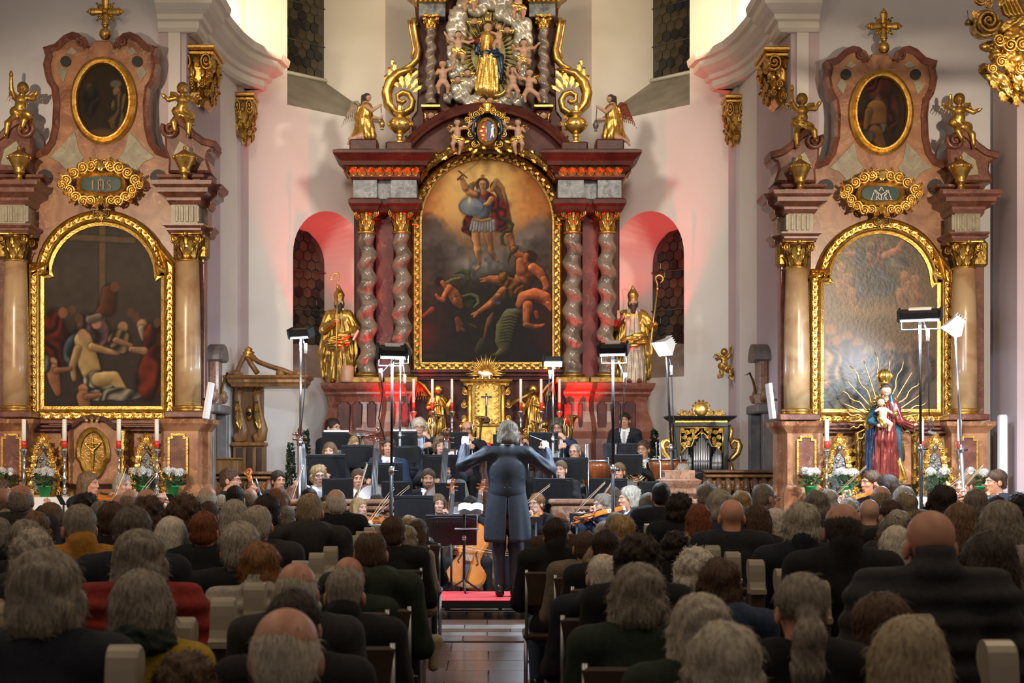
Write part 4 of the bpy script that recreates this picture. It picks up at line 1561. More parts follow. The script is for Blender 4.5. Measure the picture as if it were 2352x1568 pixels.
def bishop(left):
 yb = 23.62
 px = 778 if left else 1455
 root = thing('bishop_statue','gilded bishop statue with mitre and crozier, %s of the high altar columns' % ('left' if left else 'right'),'statue',Wp(px,880,yb),group='bishop statues')
 SK,HR,GO,RO,DK = 0,1,2,3,4
 q = 1 if left else -1
 P = []
 P += [cap((0,0,.06),(0,0,.62),.185,.13,RO,fold=(13,.014,2,0),sq=((0,1,0),.75))]
 P += [cap((0,.0,.55),(0,0,1.02),.16,.12,RO,fold=(9,.012,1.5,1),sq=((0,1,0),.8))]
 P += [ell((0,.02,1.0),(.19,.12,.10),GO)]
 # cope over the shoulders falling at both sides
 for s in (-1,1):
  P.append(cap((s*.13,.03,1.02),(s*.20,.04,.45),.09,.10,GO,fold=(6,.016,3,s)))
  P.append(cap((s*.20,.04,.45),(s*.20,.05,.12),.09,.06,GO,fold=(6,.016,3,s + 2)))
 P.append(cap((-.12,-.09,.60),(.12,-.08,.66),.09,.09,GO,fold=(6,.02,4,.4)))
 P.append(cap((0,.10,.95),(0,.12,.1),.17,.17,GO,fold=(9,.02,2,2),sq=((0,1,0),.6)))
 # head, beard, mitre
 hc = A_([.01*q,-.03,1.20])
 P += [ell(hc,(.062,.07,.082),SK),cap(hc + A_([0,-.065,.005]),hc + A_([0,-.08,-.02]),.010,.015,SK)]
 P += [cap(hc + A_([0,-.045,-.05]),hc + A_([.0,-.06,-.13]),.052,.03,HR,fold=(6,.006,3,0)),ell(hc + A_([0,.03,-.02]),(.07,.06,.08),HR)]
 for s in (-1,1):
  P.append(ell(hc + A_([s*.06,.0,-.01]),(.02,.03,.05),HR))
 P.append(cap(hc + A_([0,0,.05]),hc + A_([0,0,.12]),.066,.078,GO))
 P.append(cap(hc + A_([0,0,.13]),hc + A_([0,0,.27]),.078,.012,GO,sq=((0,1,0),.75)))
 # arms
 if left:
  P += bone([(-.17,.0,.98),(-.22,-.08,.80),(-.03,-.19,.92)],[.075,.065,.045],GO,fold=(5,.01,2,0))
  P.append(ell((.0,-.20,.93),(.03,.03,.04),SK))
  P += bone([(.17,.0,.98),(.27,-.05,.82),(.25,-.20,.72)],[.075,.065,.05],GO,fold=(5,.01,2,0))
  P.append(cap((.25,-.22,.71),(.22,-.25,.70),.03,.022,SK))
 else:
  P += bone([(-.17,.0,.98),(-.30,-.05,.84),(-.25,-.18,.92)],[.075,.065,.045],DK,fold=(5,.01,2,0))
  P.append(ell((-.24,-.20,.98),(.028,.022,.045),SK))
  for k in range(3):
   P.append(cap((-.255 + .015*k,-.20,1.01),(-.26 + .018*k,-.21,1.075),.009,.007,SK))
  P += bone([(.17,.0,.98),(.28,-.05,.84),(.30,-.18,.86)],[.08,.07,.05],GO,fold=(5,.01,2,0))
  P.append(ell((.31,-.20,.87),(.03,.03,.035),SK))
 for s in (-1,1):
  P.append(cap((s*.07,-.10,.02),(s*.08,-.20,.02),.035,.03,DK))
 m = solid(P,.0125,.02)
 place(m,(0,0,0),1.0)
 m.build('figure',('statue_skin','statue_hair','gold_statue','statue_pale' if not left else 'gold_dark','statue_red'),root,off=(0,0,0))
 # crozier
 c = MB()
 if left:
  base,top = A_([-.02,-.22,.02]),A_([.0,-.22,1.42])
 else:
  base,top = A_([.16,-.22,-.04]),A_([.34,-.18,1.40])
 c.tube([base,top],.012,8)
 d = (top - base)/np.linalg.norm(top - base)
 sd = A_([q if left else 1.0,0,0])
 c.ell(top,.024)
 hook = [top,top + A_([0,0,.08])]
 for k in range(14):
  a = pi + .2 + -1.5*pi*k/13
  hook.append(top + A_([0,0,.13]) + A_([(.055*cos(a) + .03)*(1 if not left else -1),0,.055*sin(a) + .02]))
 c.tube(hook,[.012]*2 + [.011]*12 + [.007]*2,6)
 for k in range(4):
  put_leaf(c,hook[3 + 3*k],k*1.2,.05,.04)
 c.build('crozier','gold' if left else 'gold_bright',root,off=(0,0,0))
 if left:
  b = MB().box((.28,-.25,.70),(.035,.13,.17),R=Ry(.5),bev=.006)
  b.build('book','statue_pale',root,off=(0,0,0))
  t = MB().lathe([(.095,0),(.105,.01),(.10,.04),(.098,.2),(.10,.22),(.085,.25),(.03,.26)],(.15,-.24,.0),20)
  t.build('pail','statue_skin',root,off=(0,0,0))

bishop(True)
bishop(False)

def kneeling_angel(left):
 yb = 23.5
 px,py = (838,326) if left else (1408,329)
 root = thing('kneeling_angel_statue',('gilded angel kneeling with pale grey wings and censer, above left columns' if left else 'gilded angel kneeling with red wings and censer, above right columns'),'statue',
     Wp(px,py,yb),group='angels on the high altar cornice')
 SK,HR,GO,WG,GR = 0,1,2,3,4
 P = []      # built looking to the right (+x)
 P += [cap((-.02,0,.30),(.03,0,.60),.14,.115,GO,fold=(6,.007,2,0))]
 P += [cap((.0,0,.36),(.06,-.02,.08),.15,.16,GO,fold=(6,.010,3.5,1))]
 P += [cap((-.05,.02,.32),(-.14,.04,.12),.12,.09,GO,fold=(5,.010,3,2))]
 P += [ell((0,0,.44),(.135,.11,.05),GR)]
 P += bone([(.0,.02,.62),(.02,-.01,.70)],[.09,.05],SK)
 P += fhead((.05,-.02,.80),.068,(.95,-.3,.25),SK,HR)
 P += [cap((-.03,.01,.83),(-.05,.02,.68),.04,.03,HR)]
 P += bone([(.04,-.10,.62),(.14,-.14,.53),(.30,-.12,.63)],[.045,.036,.022],SK)
 P += bone([(.05,.08,.60),(.14,.06,.45),(.28,.02,.42)],[.045,.036,.022],SK)
 P += [ell((.31,-.12,.64),.026,SK),ell((.29,.02,.42),.026,SK)]
 P += bone([(.06,-.08,.10),(-.10,-.10,.05),(-.26,-.10,.0),(-.30,-.10,-.08)],[.07,.055,.035,.022],SK)
 P += bone([(-.05,.05,.08),(-.22,.06,.12),(-.30,.06,.04)],[.06,.04,.024],SK)
 P += wing((-.06,.08,.62),(-.26,.14,.74),(-.15,.04,-.42),WG,8,.026)
 P += wing((-.02,.12,.62),(-.10,.24,.70),(-.12,.05,-.36),WG,6,.024)
 P += [cap((-.08,0,.60),(-.14,.03,.40),.06,.05,GO,fold=(5,.012,3,0))]
 m = solid(P,.0115,.016)
 s = .80
 place(m,(0,0,.02),s,mirror=not left)
 m.build('figure',('statue_skin','statue_hair','gold','feather_grey' if left else 'feather_red','statue_green'),root,off=(0,0,0))
 q = 1 if left else -1
 c = MB()
 for dx in (-.012,.012):
  c.tube([(q*.31*s,-.12*s,.64*s),(q*(.33*s) + dx,-.12*s,.36*s)],.004,4)
 c.lathe([(.0,-.11),(.03,-.11),(.012,-.09),(.03,-.07),(.045,-.03),(.04,.0),(.03,.02),(.015,.05),(.0,.06)],(q*.33*s,-.12*s,.34*s),10)
 c.build('censer','brass_dark' if left else 'pewter',root,off=(0,0,0))

kneeling_angel(True)
kneeling_angel(False)

def adoring_angel(left):
 yb = 23.5
 px = 1003 if left else 1228
 z = Zp(1000,yb)
 root = thing('adoring_angel_statue','gold kneeling angel %s of the golden tabernacle' % ('with a raised wing, left' if left else 'holding a beam, right'),'statue',(Xp(px,yb),yb,z),group='gold angels beside the tabernacle')
 P = [cap((0,0,.12),(.0,0,.48),.16,.11,0,fold=(9,.016,2,0)),cap((-.03,.03,.25),(-.14,.06,.08),.11,.09,0,fold=(7,.016,2,1)),cap((0,0,.48),(.01,0,.62),.10,.06,0)]
 P += fhead((.03,-.02,.76),.065,(.8,-.6,0),0,0)
 P += bone([(-.09,-.02,.60),(-.15,-.10,.45),(.02,-.16,.50)],[.05,.04,.024],0)
 P += bone([(.09,-.02,.60),(.18,-.08,.46),(.26,-.10,.60)],[.05,.042,.024],0,fold=(4,.008,2,0))
 P += [cap((.18,-.08,.48),(.2,-.06,.34),.05,.02,0,fold=(4,.01,2,0)),ell((.27,-.1,.62),.026,0),ell((-.16,-.05,.17),(.09,.07,.06),0)]
 P += wing((-.05,.09,.60),(-.34,.14,.92),(.02,.02,-.34),1,8,.028)
 P += wing((.04,.11,.58),(.14,.2,.66),(.10,.03,-.2),0,5,.024)
 put_ = solid(P,.012,.016)
 place(put_,(0,0,.02),.88,mirror=not left)
 put_.build('figure',('gold','gold_dark'),root,off=(0,0,0))
 b = MB()
 for sx in (-1,1):
  put_spiral(b,(sx*.14,-.12,.05),.075,mirror=sx < 0)
 b.box((0,0,-.02),(.42,.26,.07),bev=.02)
 b.build('scroll_base','gold',root,off=(0,0,0))
 if not left:
  MB().tube([(-.36,-.2,.46),(-.0,-.16,.66)],.042,4).build('beam','gold_dark',root,off=(0,0,0))

adoring_angel(True)
adoring_angel(False)

def madonna_glory():
 yg = 23.72
 root = thing('madonna_glory','crowned gilded Madonna with child amid silver clouds, upper storey of the high altar','sculpture',Wp(1121,235,yg))
 sc = yg/F
 L = lambda px,py,dy=0.0: A_(Wp(px,py,yg)) + A_([0,dy,0]) - A_(Wp(1121,235,yg))
 # rays behind
 o = [(L(1124,118)[0] + 82*sc*cos(a),L(1124,118)[2] + 122*sc*sin(a)) for a in np.linspace(0,2*pi,48,endpoint=False)]
 MB().prism(o,.10,.18).build('ray_ground','sunray_green',root,off=(0,0,0))
 b = MB()
 c = L(1122,120)
 for k in range(44):
  a = 2*pi*k/44
  r1 = (76 if k % 2 else 66)*sc
  p0,p1 = c + A_([40*sc*cos(a),.09,55*sc*sin(a)]),c + A_([r1*cos(a),.085,r1*1.45*sin(a)])
  b.tube([p0,p1],[.018,.005],4)
 b.build('gilded_rays','gold_dark',root,off=(0,0,0))
 # ring of clouds: each bank of cloud is a piece
 banks = [(1050,40,20,22),(1048,65,22,18),(1048,88,22,16),(1040,120,13,20),(1040,150,14,14),(1048,168,18,16),(1058,200,24,20),(1060,222,18,14),(1090,235,24,15),(1120,245,24,12),(1150,238,22,15),
    (1172,222,18,16),(1192,232,14,14),(1196,180,16,15),(1200,160,14,14),(1198,125,20,16),(1200,92,20,20),(1198,62,22,20),(1176,38,20,20),(1150,32,14,16),(1095,22,22,14),(1122,8,30,14),(1070,10,22,16),(1160,8,22,14),(1084,190,14,14),(1028,225,10,12)]
 for i,(px,py,rx,ry) in enumerate(banks):
  p = L(px,py)
  rx,ry = rx*sc*1.12,ry*sc*1.15
  P = [ell(p,(rx,.10,ry),0,fold=(34,.016,26,i)),ell(p + A_([rx*.35,-.04,ry*.3]),(rx*.6,.09,ry*.6),0,fold=(40,.012,30,i*2)),ell(p + A_([-rx*.4,-.03,-ry*.3]),(rx*.55,.09,ry*.55),0,fold=(40,.012,30,i*3))]
  solid(P,.014,.02).build('cloud','silver_cloud',root,off=(0,0,0))
 # the Madonna
 SK,HR,GO,BL,RD,SI = range(6)
 B = L(1121,222)
 hz = lambda py: L(1121,py)[2]
 hx = lambda px: L(px,100)[0]
 P = [cap((hx(1113),-.08,hz(205)),(hx(1117),-.06,hz(135)),.145,.11,GO,fold=(9,.018,2.2,0)),cap((hx(1127),-.10,hz(210)),(hx(1124),-.08,hz(140)),.13,.11,GO,fold=(9,.018,2,2)),
   cap((hx(1104),-.06,hz(214)),(hx(1106),-.06,hz(190)),.07,.05,RD,fold=(6,.012,2,0)),cap((hx(1118),-.06,hz(132)),(hx(1120),-.05,hz(88)),.105,.10,GO,fold=(5,.006,2,0)),
   cap((hx(1112),-.10,hz(131)),(hx(1136),-.12,hz(128)),.07,.075,BL,fold=(5,.012,5,0)),cap((hx(1146),-.04,hz(135)),(hx(1150),-.03,hz(185)),.075,.03,BL,fold=(6,.014,2,0)),
   cap((hx(1100),-.02,hz(100)),(hx(1096),-.02,hz(120)),.05,.04,BL,fold=(4,.01,2,0)),ell((hx(1120),-.04,hz(84)),(.10,.075,.05),SI)]
 P += fhead((hx(1121),-.07,hz(65)),.062,(0,-1,0),SK,HR)
 P += [cap((hx(1121),-.05,hz(72)),(hx(1120),-.04,hz(82)),.032,.035,SK)]
 P += bone([(hx(1106),-.03,hz(86)),(hx(1092),-.06,hz(98)),(hx(1082),-.12,hz(94))],[.05,.042,.028],RD)
 P += [ell((hx(1081),-.13,hz(93)),.028,SK)]
 # child
 P += [ell((hx(1146),-.13,hz(88)),(.05,.045,.075),SK),ell((hx(1145),-.14,hz(68)),.045,SK),ell((hx(1147),-.125,hz(66)),.045,HR)]
 P += bone([(hx(1140),-.14,hz(84)),(hx(1128),-.15,hz(80))],[.022,.016],SK)
 P += bone([(hx(1146),-.15,hz(98)),(hx(1148),-.18,hz(118))],[.032,.02],SK) + bone([(hx(1140),-.15,hz(100)),(hx(1134),-.18,hz(112)),(hx(1136),-.16,hz(122))],[.032,.025,.018],SK)
 m = solid(P,.011,.014)
 m.build('madonna',('statue_skin','statue_hair','gold_bright','statue_blue','statue_red','silver'),root,off=(0,0,0))
 # crown
 cr = MB().lathe([(.05,0),(.055,.02),(.05,.03)],(hx(1121),-.07,hz(53)),14)
 for k in range(8):
  a = 2*pi*k/8
  put_leaf(cr,(hx(1121) + .05*sin(a),-.07 - .05*cos(a),hz(53) + .02),0,.09,.045,yaw=a,tilt=.25)
 cr.ell((hx(1121),-.07,hz(53) + .13),.022)
 cr.tube([(hx(1121),-.07,hz(53) + .02),(hx(1121),-.07,hz(53) + .12)],.012,5)
 cr.build('crown','gold_bright',root,off=(0,0,0))
 # crescent at her feet
 mo = []
 for k in range(15):
  a = pi*1.05 + 1.0*pi*k/14
  mo.append((hx(1136) + .17*cos(a),-.14,hz(205) + .13*sin(a)))
 MB().tube(mo,[.006 + .026*sin(pi*k/14) for k in range(15)],6).build('crescent','gold_bright',root,off=(0,0,0))
 # putti and winged heads in the clouds
 pm = ('statue_skin','statue_hair','gold_bright','gold')
 sp = [(1053,148,.8,dict(lh=(-.24,-.1,.5),rh=(.27,-.1,.36)),False),(1018,218,.85,dict(lh=(-.1,-.12,.3),rh=(.20,-.1,.5)),False),(1078,30,.85,dict(lh=(-.12,-.1,.3),rh=(.14,-.1,.4)),True),
   (1190,48,.85,dict(lh=(-.22,-.1,.46),rh=(.26,-.1,.36)),True),(1202,166,.8,dict(lh=(-.2,-.1,.42),rh=(.28,-.1,.46),rf=(.1,-.1,.08)),True),(1178,228,.8,dict(lh=(-.1,-.14,.5),rh=(.16,-.12,.3)),False),
   (1215,238,.85,dict(lh=(-.24,-.1,.48),rh=(.1,-.12,.3),rf=(.18,-.02,.0)),False)]
 for i,(px,py,s,LL,dr) in enumerate(sp):
  m = putto(LL,h=.012,drape=dr or i == 0,wings=i in (0,3,4,6),mats=pm,seed=i)
  m.xf(M4(None,L(px,py,-.16),s))
  m.build('putto',pm,root,off=(0,0,0))
 for px,py in ((1090,54),(1164,74),(1074,172),(1052,188),(1108,236),(1126,235)):
  c = L(px,py,-.13)
  P = fhead(c,.048,(0,-1,0),0,1)
  for q in (-1,1):
   P += wing(c + A_([q*.03,.02,-.03]),c + A_([q*.11,.0,.0]),A_([-q*.02,-.01,-.07]),2,4,.014)
  solid(P,.010,.01).build('winged_head',('statue_skin','statue_hair','gold_bright'),root,off=(0,0,0))

madonna_glory()

def coat_of_arms():
 yg = 23.34
 c0 = A_(Wp(1119,302,yg))
 root = thing('coat_of_arms','painted coat of arms in a gilded scroll cartouche above the arched painting','crest',c0)
 o = [(.155*cos(a)*(1 - .06*sin(a)),.20*sin(a)) for a in np.linspace(0,2*pi,32,endpoint=False)]
 MB().prism(o,-.02,.05,bev=.02).build('shield_ground','shield_red',root,off=(0,0,0))
 r = [(x,z) for x,z in o if x >= -.01]
 r = sorted([p for p in r if p[1] < 0],key=lambda p: p[1]) + sorted([p for p in r if p[1] >= 0],key=lambda p: p[1])
 MB().prism([(.0,-.185)] + [(x*.95,z*.95) for x,z in r if abs(x) > .012] + [(.0,.185)],-.03,.0).build('blue_field','shield_blue',root,off=(0,0,0))
 MB().merge(solid([ell((.075,-.045,.0),(.022,.015,.05),0),ell((.08,-.045,.075),.022,0),cap((.07,-.045,.03),(.12,-.045,.05),.01,.008,0),cap((.07,-.045,-.03),(.05,-.045,-.10),.014,.009,0),cap((.08,-.045,-.03),(.10,-.045,-.10),.014,.009,0)],.008,.01)).build('field_figure','petal_white',root,off=(0,0,0))
 b = MB()
 for k in range(5):
  b.box((-.075 + .025*(k % 2) - .01,-.028,-.12 + .06*k),(.05,.02,.035),bev=.006)
 b.tube([(-.015,-.03,-.17),(-.015,-.035,.17)],.014,5)
 b.build('gold_charges','gold_bright',root,off=(0,0,0))
 MB().sweep(o,[(.0,.0),(.0,.05),(-.03,.07),(-.05,.03),(-.05,-.02)],closed=True).build('shield_rim','gold',root,off=(0,0,0))
 v = MB()
 for sgn in (-1,1):
  for px,pz,a,r_ in ((.23,.10,.3,.075),(.24,-.05,1.6,.07),(.17,.24,-.6,.07),(.18,-.20,2.5,.065),(.30,.17,.9,.05),(.09,.30,-.2,.06)):
   put_spiral(v,(sgn*px,-.03,pz),r_,a*sgn,mirror=sgn < 0)
  for px,pz,a,l in ((.20,.0,1.2,.16),(.22,.18,.5,.16),(.14,-.26,2.3,.16),(.26,-.14,1.9,.14),(.06,.26,.4,.16),(.29,.06,1.4,.12)):
   put_leaf(v,(sgn*px,-.02,pz),a*sgn,l,l*.55)
 v.build('scrollwork','gold',root,off=(0,0,0))
 w = MB()
 for sgn in (-1,1):
  w.tube([(sgn*.10,-.05,.22),(sgn*.20,-.06,.14),(sgn*.22,-.06,0),(sgn*.15,-.05,-.20)],[.02,.03,.03,.015],6)
 w.build('blue_ribbon','statue_blue',root,off=(0,0,0))
 MB().lathe([(.05,0),(.06,.03),(.045,.05),(.08,.12),(.05,.16)],(0,-.02,.27),12).build('crest_crown','gold_bright',root,off=(0,0,0))
 pm = ('statue_skin','statue_hair','gold_bright','gold')
 for left in (True,False):
  q = thing('putto_statue','pink putto with gold wings holding the coat of arms from the %s' % ('left' if left else 'right'),'statue',Wp(1050 if left else 1190,345,23.28),group='putti holding the coat of arms')
  m = putto(dict(lh=(-.13,-.12,.3),rh=(.26,-.06,.46),lf=(-.06,-.02,-.04),rf=(.04,-.03,-.1)),h=.011,mats=pm,seed=3,look=(.6,-.8,0))
  place(m,(0,0,.02),.78,mirror=not left)
  m.build('figure',pm,q,off=(0,0,0))

coat_of_arms()

def tabernacle():
 y = 23.45
 root = thing('tabernacle','golden tabernacle shrine with a black crucifix on its door, under a sunburst','tabernacle',Wp(1117,1000,y))
 z = lambda py: Zp(py,y)
 x = lambda px: Xp(px,y)
 MB().box((x(1117),y + .1,(z(1000) + z(880))/2),(x(1160) - x(1074),.3,z(880) - z(1000)),bev=.02).build('body','gold_dark',root)
 d = MB().prism(arch_pts(x(1092),x(1144),z(972),z(890),12,rise=.05),y - .09,y - .04,bev=.01).build('door','gold',root)
 carved_border(arch_pts(x(1096),x(1140),z(968),z(892),10,rise=.04),.05,closed=True).xf(M4(None,(0,y - .10,0))).build('door_relief','gold',d)
 c = MB()
 c.box((x(1117),y - .13,z(930)),(.025,.02,.34),bev=.004)
 c.box((x(1117),y - .13,z(912)),(.16,.02,.025),bev=.004)
 c.box((x(1117),y - .15,z(966)),(.10,.06,.07),bev=.01)
 c.build('crucifix','ebony',root)
 solid([cap((x(1117),y - .15,z(915)),(x(1117),y - .15,z(932)),.018,.012,0),ell((x(1117),y - .155,z(910)),.014,0),cap((x(1117),y - .15,z(915)),(x(1110),y - .145,z(911)),.008,.005,0),cap((x(1117),y - .15,z(915)),(x(1124),y - .145,z(911)),.008,.005,0)],.006,.008).build('corpus','silver',root)
 for px in (1079,1155):
  k = MB().lathe([(.05,z(972)),(.055,z(970)),(.035,z(966)),(.04,z(930)),(.032,z(895))],(x(px),y - .06,0),12)
  k.build('column','gold',root)
  MB().merge(CAPITAL,M4(None,(x(px),y - .06,z(896)),(.10,.10,.09))).build('capital','gold',root)
  b = MB()
  for j,(dx,py,a) in enumerate(((-.07,900,-.6),(-.09,930,-.3),(-.08,960,-2.4),(-.11,978,-1.6))):
   s = -1 if px > 1117 else 1
   put_spiral(b,(x(px) + dx*s,y - .04,z(py)),.05,mirror=s < 0)
   put_leaf(b,(x(px) + dx*s*.7,y - .06,z(py)),a*s,.12,.08)
  b.build('side_scroll','gold',root)
 MB().sweep([(x(1066),y + .25),(x(1066),y - .08),(x(1168),y - .08),(x(1168),y + .25)],[(-.1,z(886)),(0,z(886)),(.01,z(880)),(.05,z(876)),(.06,z(871)),(-.1,z(871))],plane='xy').build('cornice','gold',root)
 MB().box((x(1117),y + .0,z(985)),(.62,.36,.10),bev=.02).build('base','gold_dark',root)
 m = MB()
 MB().prism([(x(1094),z(1020)),(x(1140),z(1020)),(x(1140),z(980)),(x(1094),z(980))],y - .22,y - .15,bev=.01).build('antependium','gold',root)
 # sunburst with the lamb
 s = thing('sunburst','gilded sunburst with a small white lamb on top of the tabernacle','sculpture',Wp(1116,870,y - .02))
 for k in range(27):
  a = pi*(k + .5)/27
  r = (.34 if k % 2 else .29)*(1 - .1*abs(cos(a)))
  MB().tube([(.08*cos(a),0,.05 + .08*sin(a)),(r*cos(a),-.01,.03 + r*sin(a))],[.014,.006],4).build('ray','gold_bright',s,off=(0,0,0))
 MB().lathe([(.09,0),(.11,.02),(.1,.04)],(0,.0,.05),16,R=Rx(pi/2)).build('halo','gold',s,off=(0,0,0))
 solid([ell((0,-.07,.07),(.08,.035,.04),0),ell((-.09,-.075,.09),(.03,.025,.028),0),cap((-.05,-.07,.05),(-.05,-.07,.0),.012,.01,0),cap((.05,-.07,.05),(.05,-.07,.0),.012,.01,0),cap((.08,-.07,.08),(.1,-.07,.05),.012,.008,0)],.008,.012).build('lamb','petal_white',s,off=(0,0,0))
 b = MB()
 for k in range(7):
  b.ell((-.18 + .06*k,-.03,.0),(.035,.04,.025),seg=8,rings=4)
 b.build('cloud_base','gold',s,off=(0,0,0))

tabernacle()

def candle_meshes(hs,hc,r,silver):
 st = MB().lathe([(.11,0),(.12,.015),(.09,.04),(.04,.07),(.05,.10),(.065,.14),(.04,.19),(.022,.24),(.03,.27),(.05,.33),(.055,.38),(.03,.45),(.02,.52),(.035,.56),(.02,.60),(.03,.70),(.035,.74),(.022,.80),(.045,.86),(.075,.93),(.08,.95),(.03,.97),(.022,1.0)],seg=14)
 st.xf(M4(None,(0,0,0),(hs,hs,hs)))
 for k in range(6 if silver else 0):
  a = 2*pi*k/6
  st.merge(_LEAF,M4(Rz(a),(.045*hs*sin(a),-.045*hs*cos(a),.08*hs),(.1*hs,.12*hs,.13*hs)))
  st.merge(_LEAF,M4(Rz(a),(.03*hs*sin(a),-.03*hs*cos(a),.30*hs),(.08*hs,.12*hs,.12*hs)))
 sm = st.mesh('candlestick',['silver'])
 c = MB().lathe([(r,0),(r,hc*.98),(r*.6,hc),(.004,hc)],seg=12).mesh('candle',['candle_wax'])
 d = MB().lathe([(r*1.15,0),(r*1.15,hc*.24),(r,hc*.245)],seg=12).mesh('candle_sleeve',['candle_red'])
 w = MB().tube([(0,0,hc),(.002,0,hc + .02)],.003,4).mesh('wick',['ebony'])
 return sm,c,d,w

def candle(meshes,loc,hs,label,group):
 root = thing('candlestick',label,'candlestick',loc,group=group)
 put('stick',meshes[0],root)
 o = put('candle',meshes[1],root,loc=(0,0,hs*.985))
 put('sleeve',meshes[2],o)
 put('wick',meshes[3],o)

HM = candle_meshes(.62,.46,.020,False)
ords = ('outermost','middle','innermost')
for i,px in enumerate((950,993,1038,1196,1243,1285)):
 y = 23.05
 z = Zp(1037,y)
 candle(HM,(Xp(px,y),y,z),.62,'tall candle with red sleeve %s the tabernacle, %s of three' % ('left of' if i < 3 else 'right of',ords[i] if i < 3 else ords[5 - i]),'high altar candles')
# altar table in front of the shrine that carries the candles
m = thing('altar_table','low stone altar table before the tabernacle, mostly behind the players','table',(0,23.05,.8))
zt = Zp(1037,23.05)
MB().box((0,23.05,(zt + .8)/2 - .03),(2.2,.4,zt - .8 - .06),bev=.02).build('block','marble_salmon_dark',m)
MB().box((0,23.05,zt - .03),(2.35,.48,.06),bev=.012).build('slab','linen',m)

zt_altar = zt + .02
# ------------------------------------------------------------------ the two side altars
def serif_letters(strokes,y,w=.012):
 """flat raised letters from (x0, z0, x1, z1, thickness) bars"""
 m = MB()
 for x0,z0,x1,z1,t in strokes:
  d = A_([x1 - x0,z1 - z0])
  L = np.linalg.norm(d)
  a = math.atan2(d[0],d[1])
  m.box(((x0 + x1)/2,y,(z0 + z1)/2),(t,w,L),R=Ry(a))
 return m

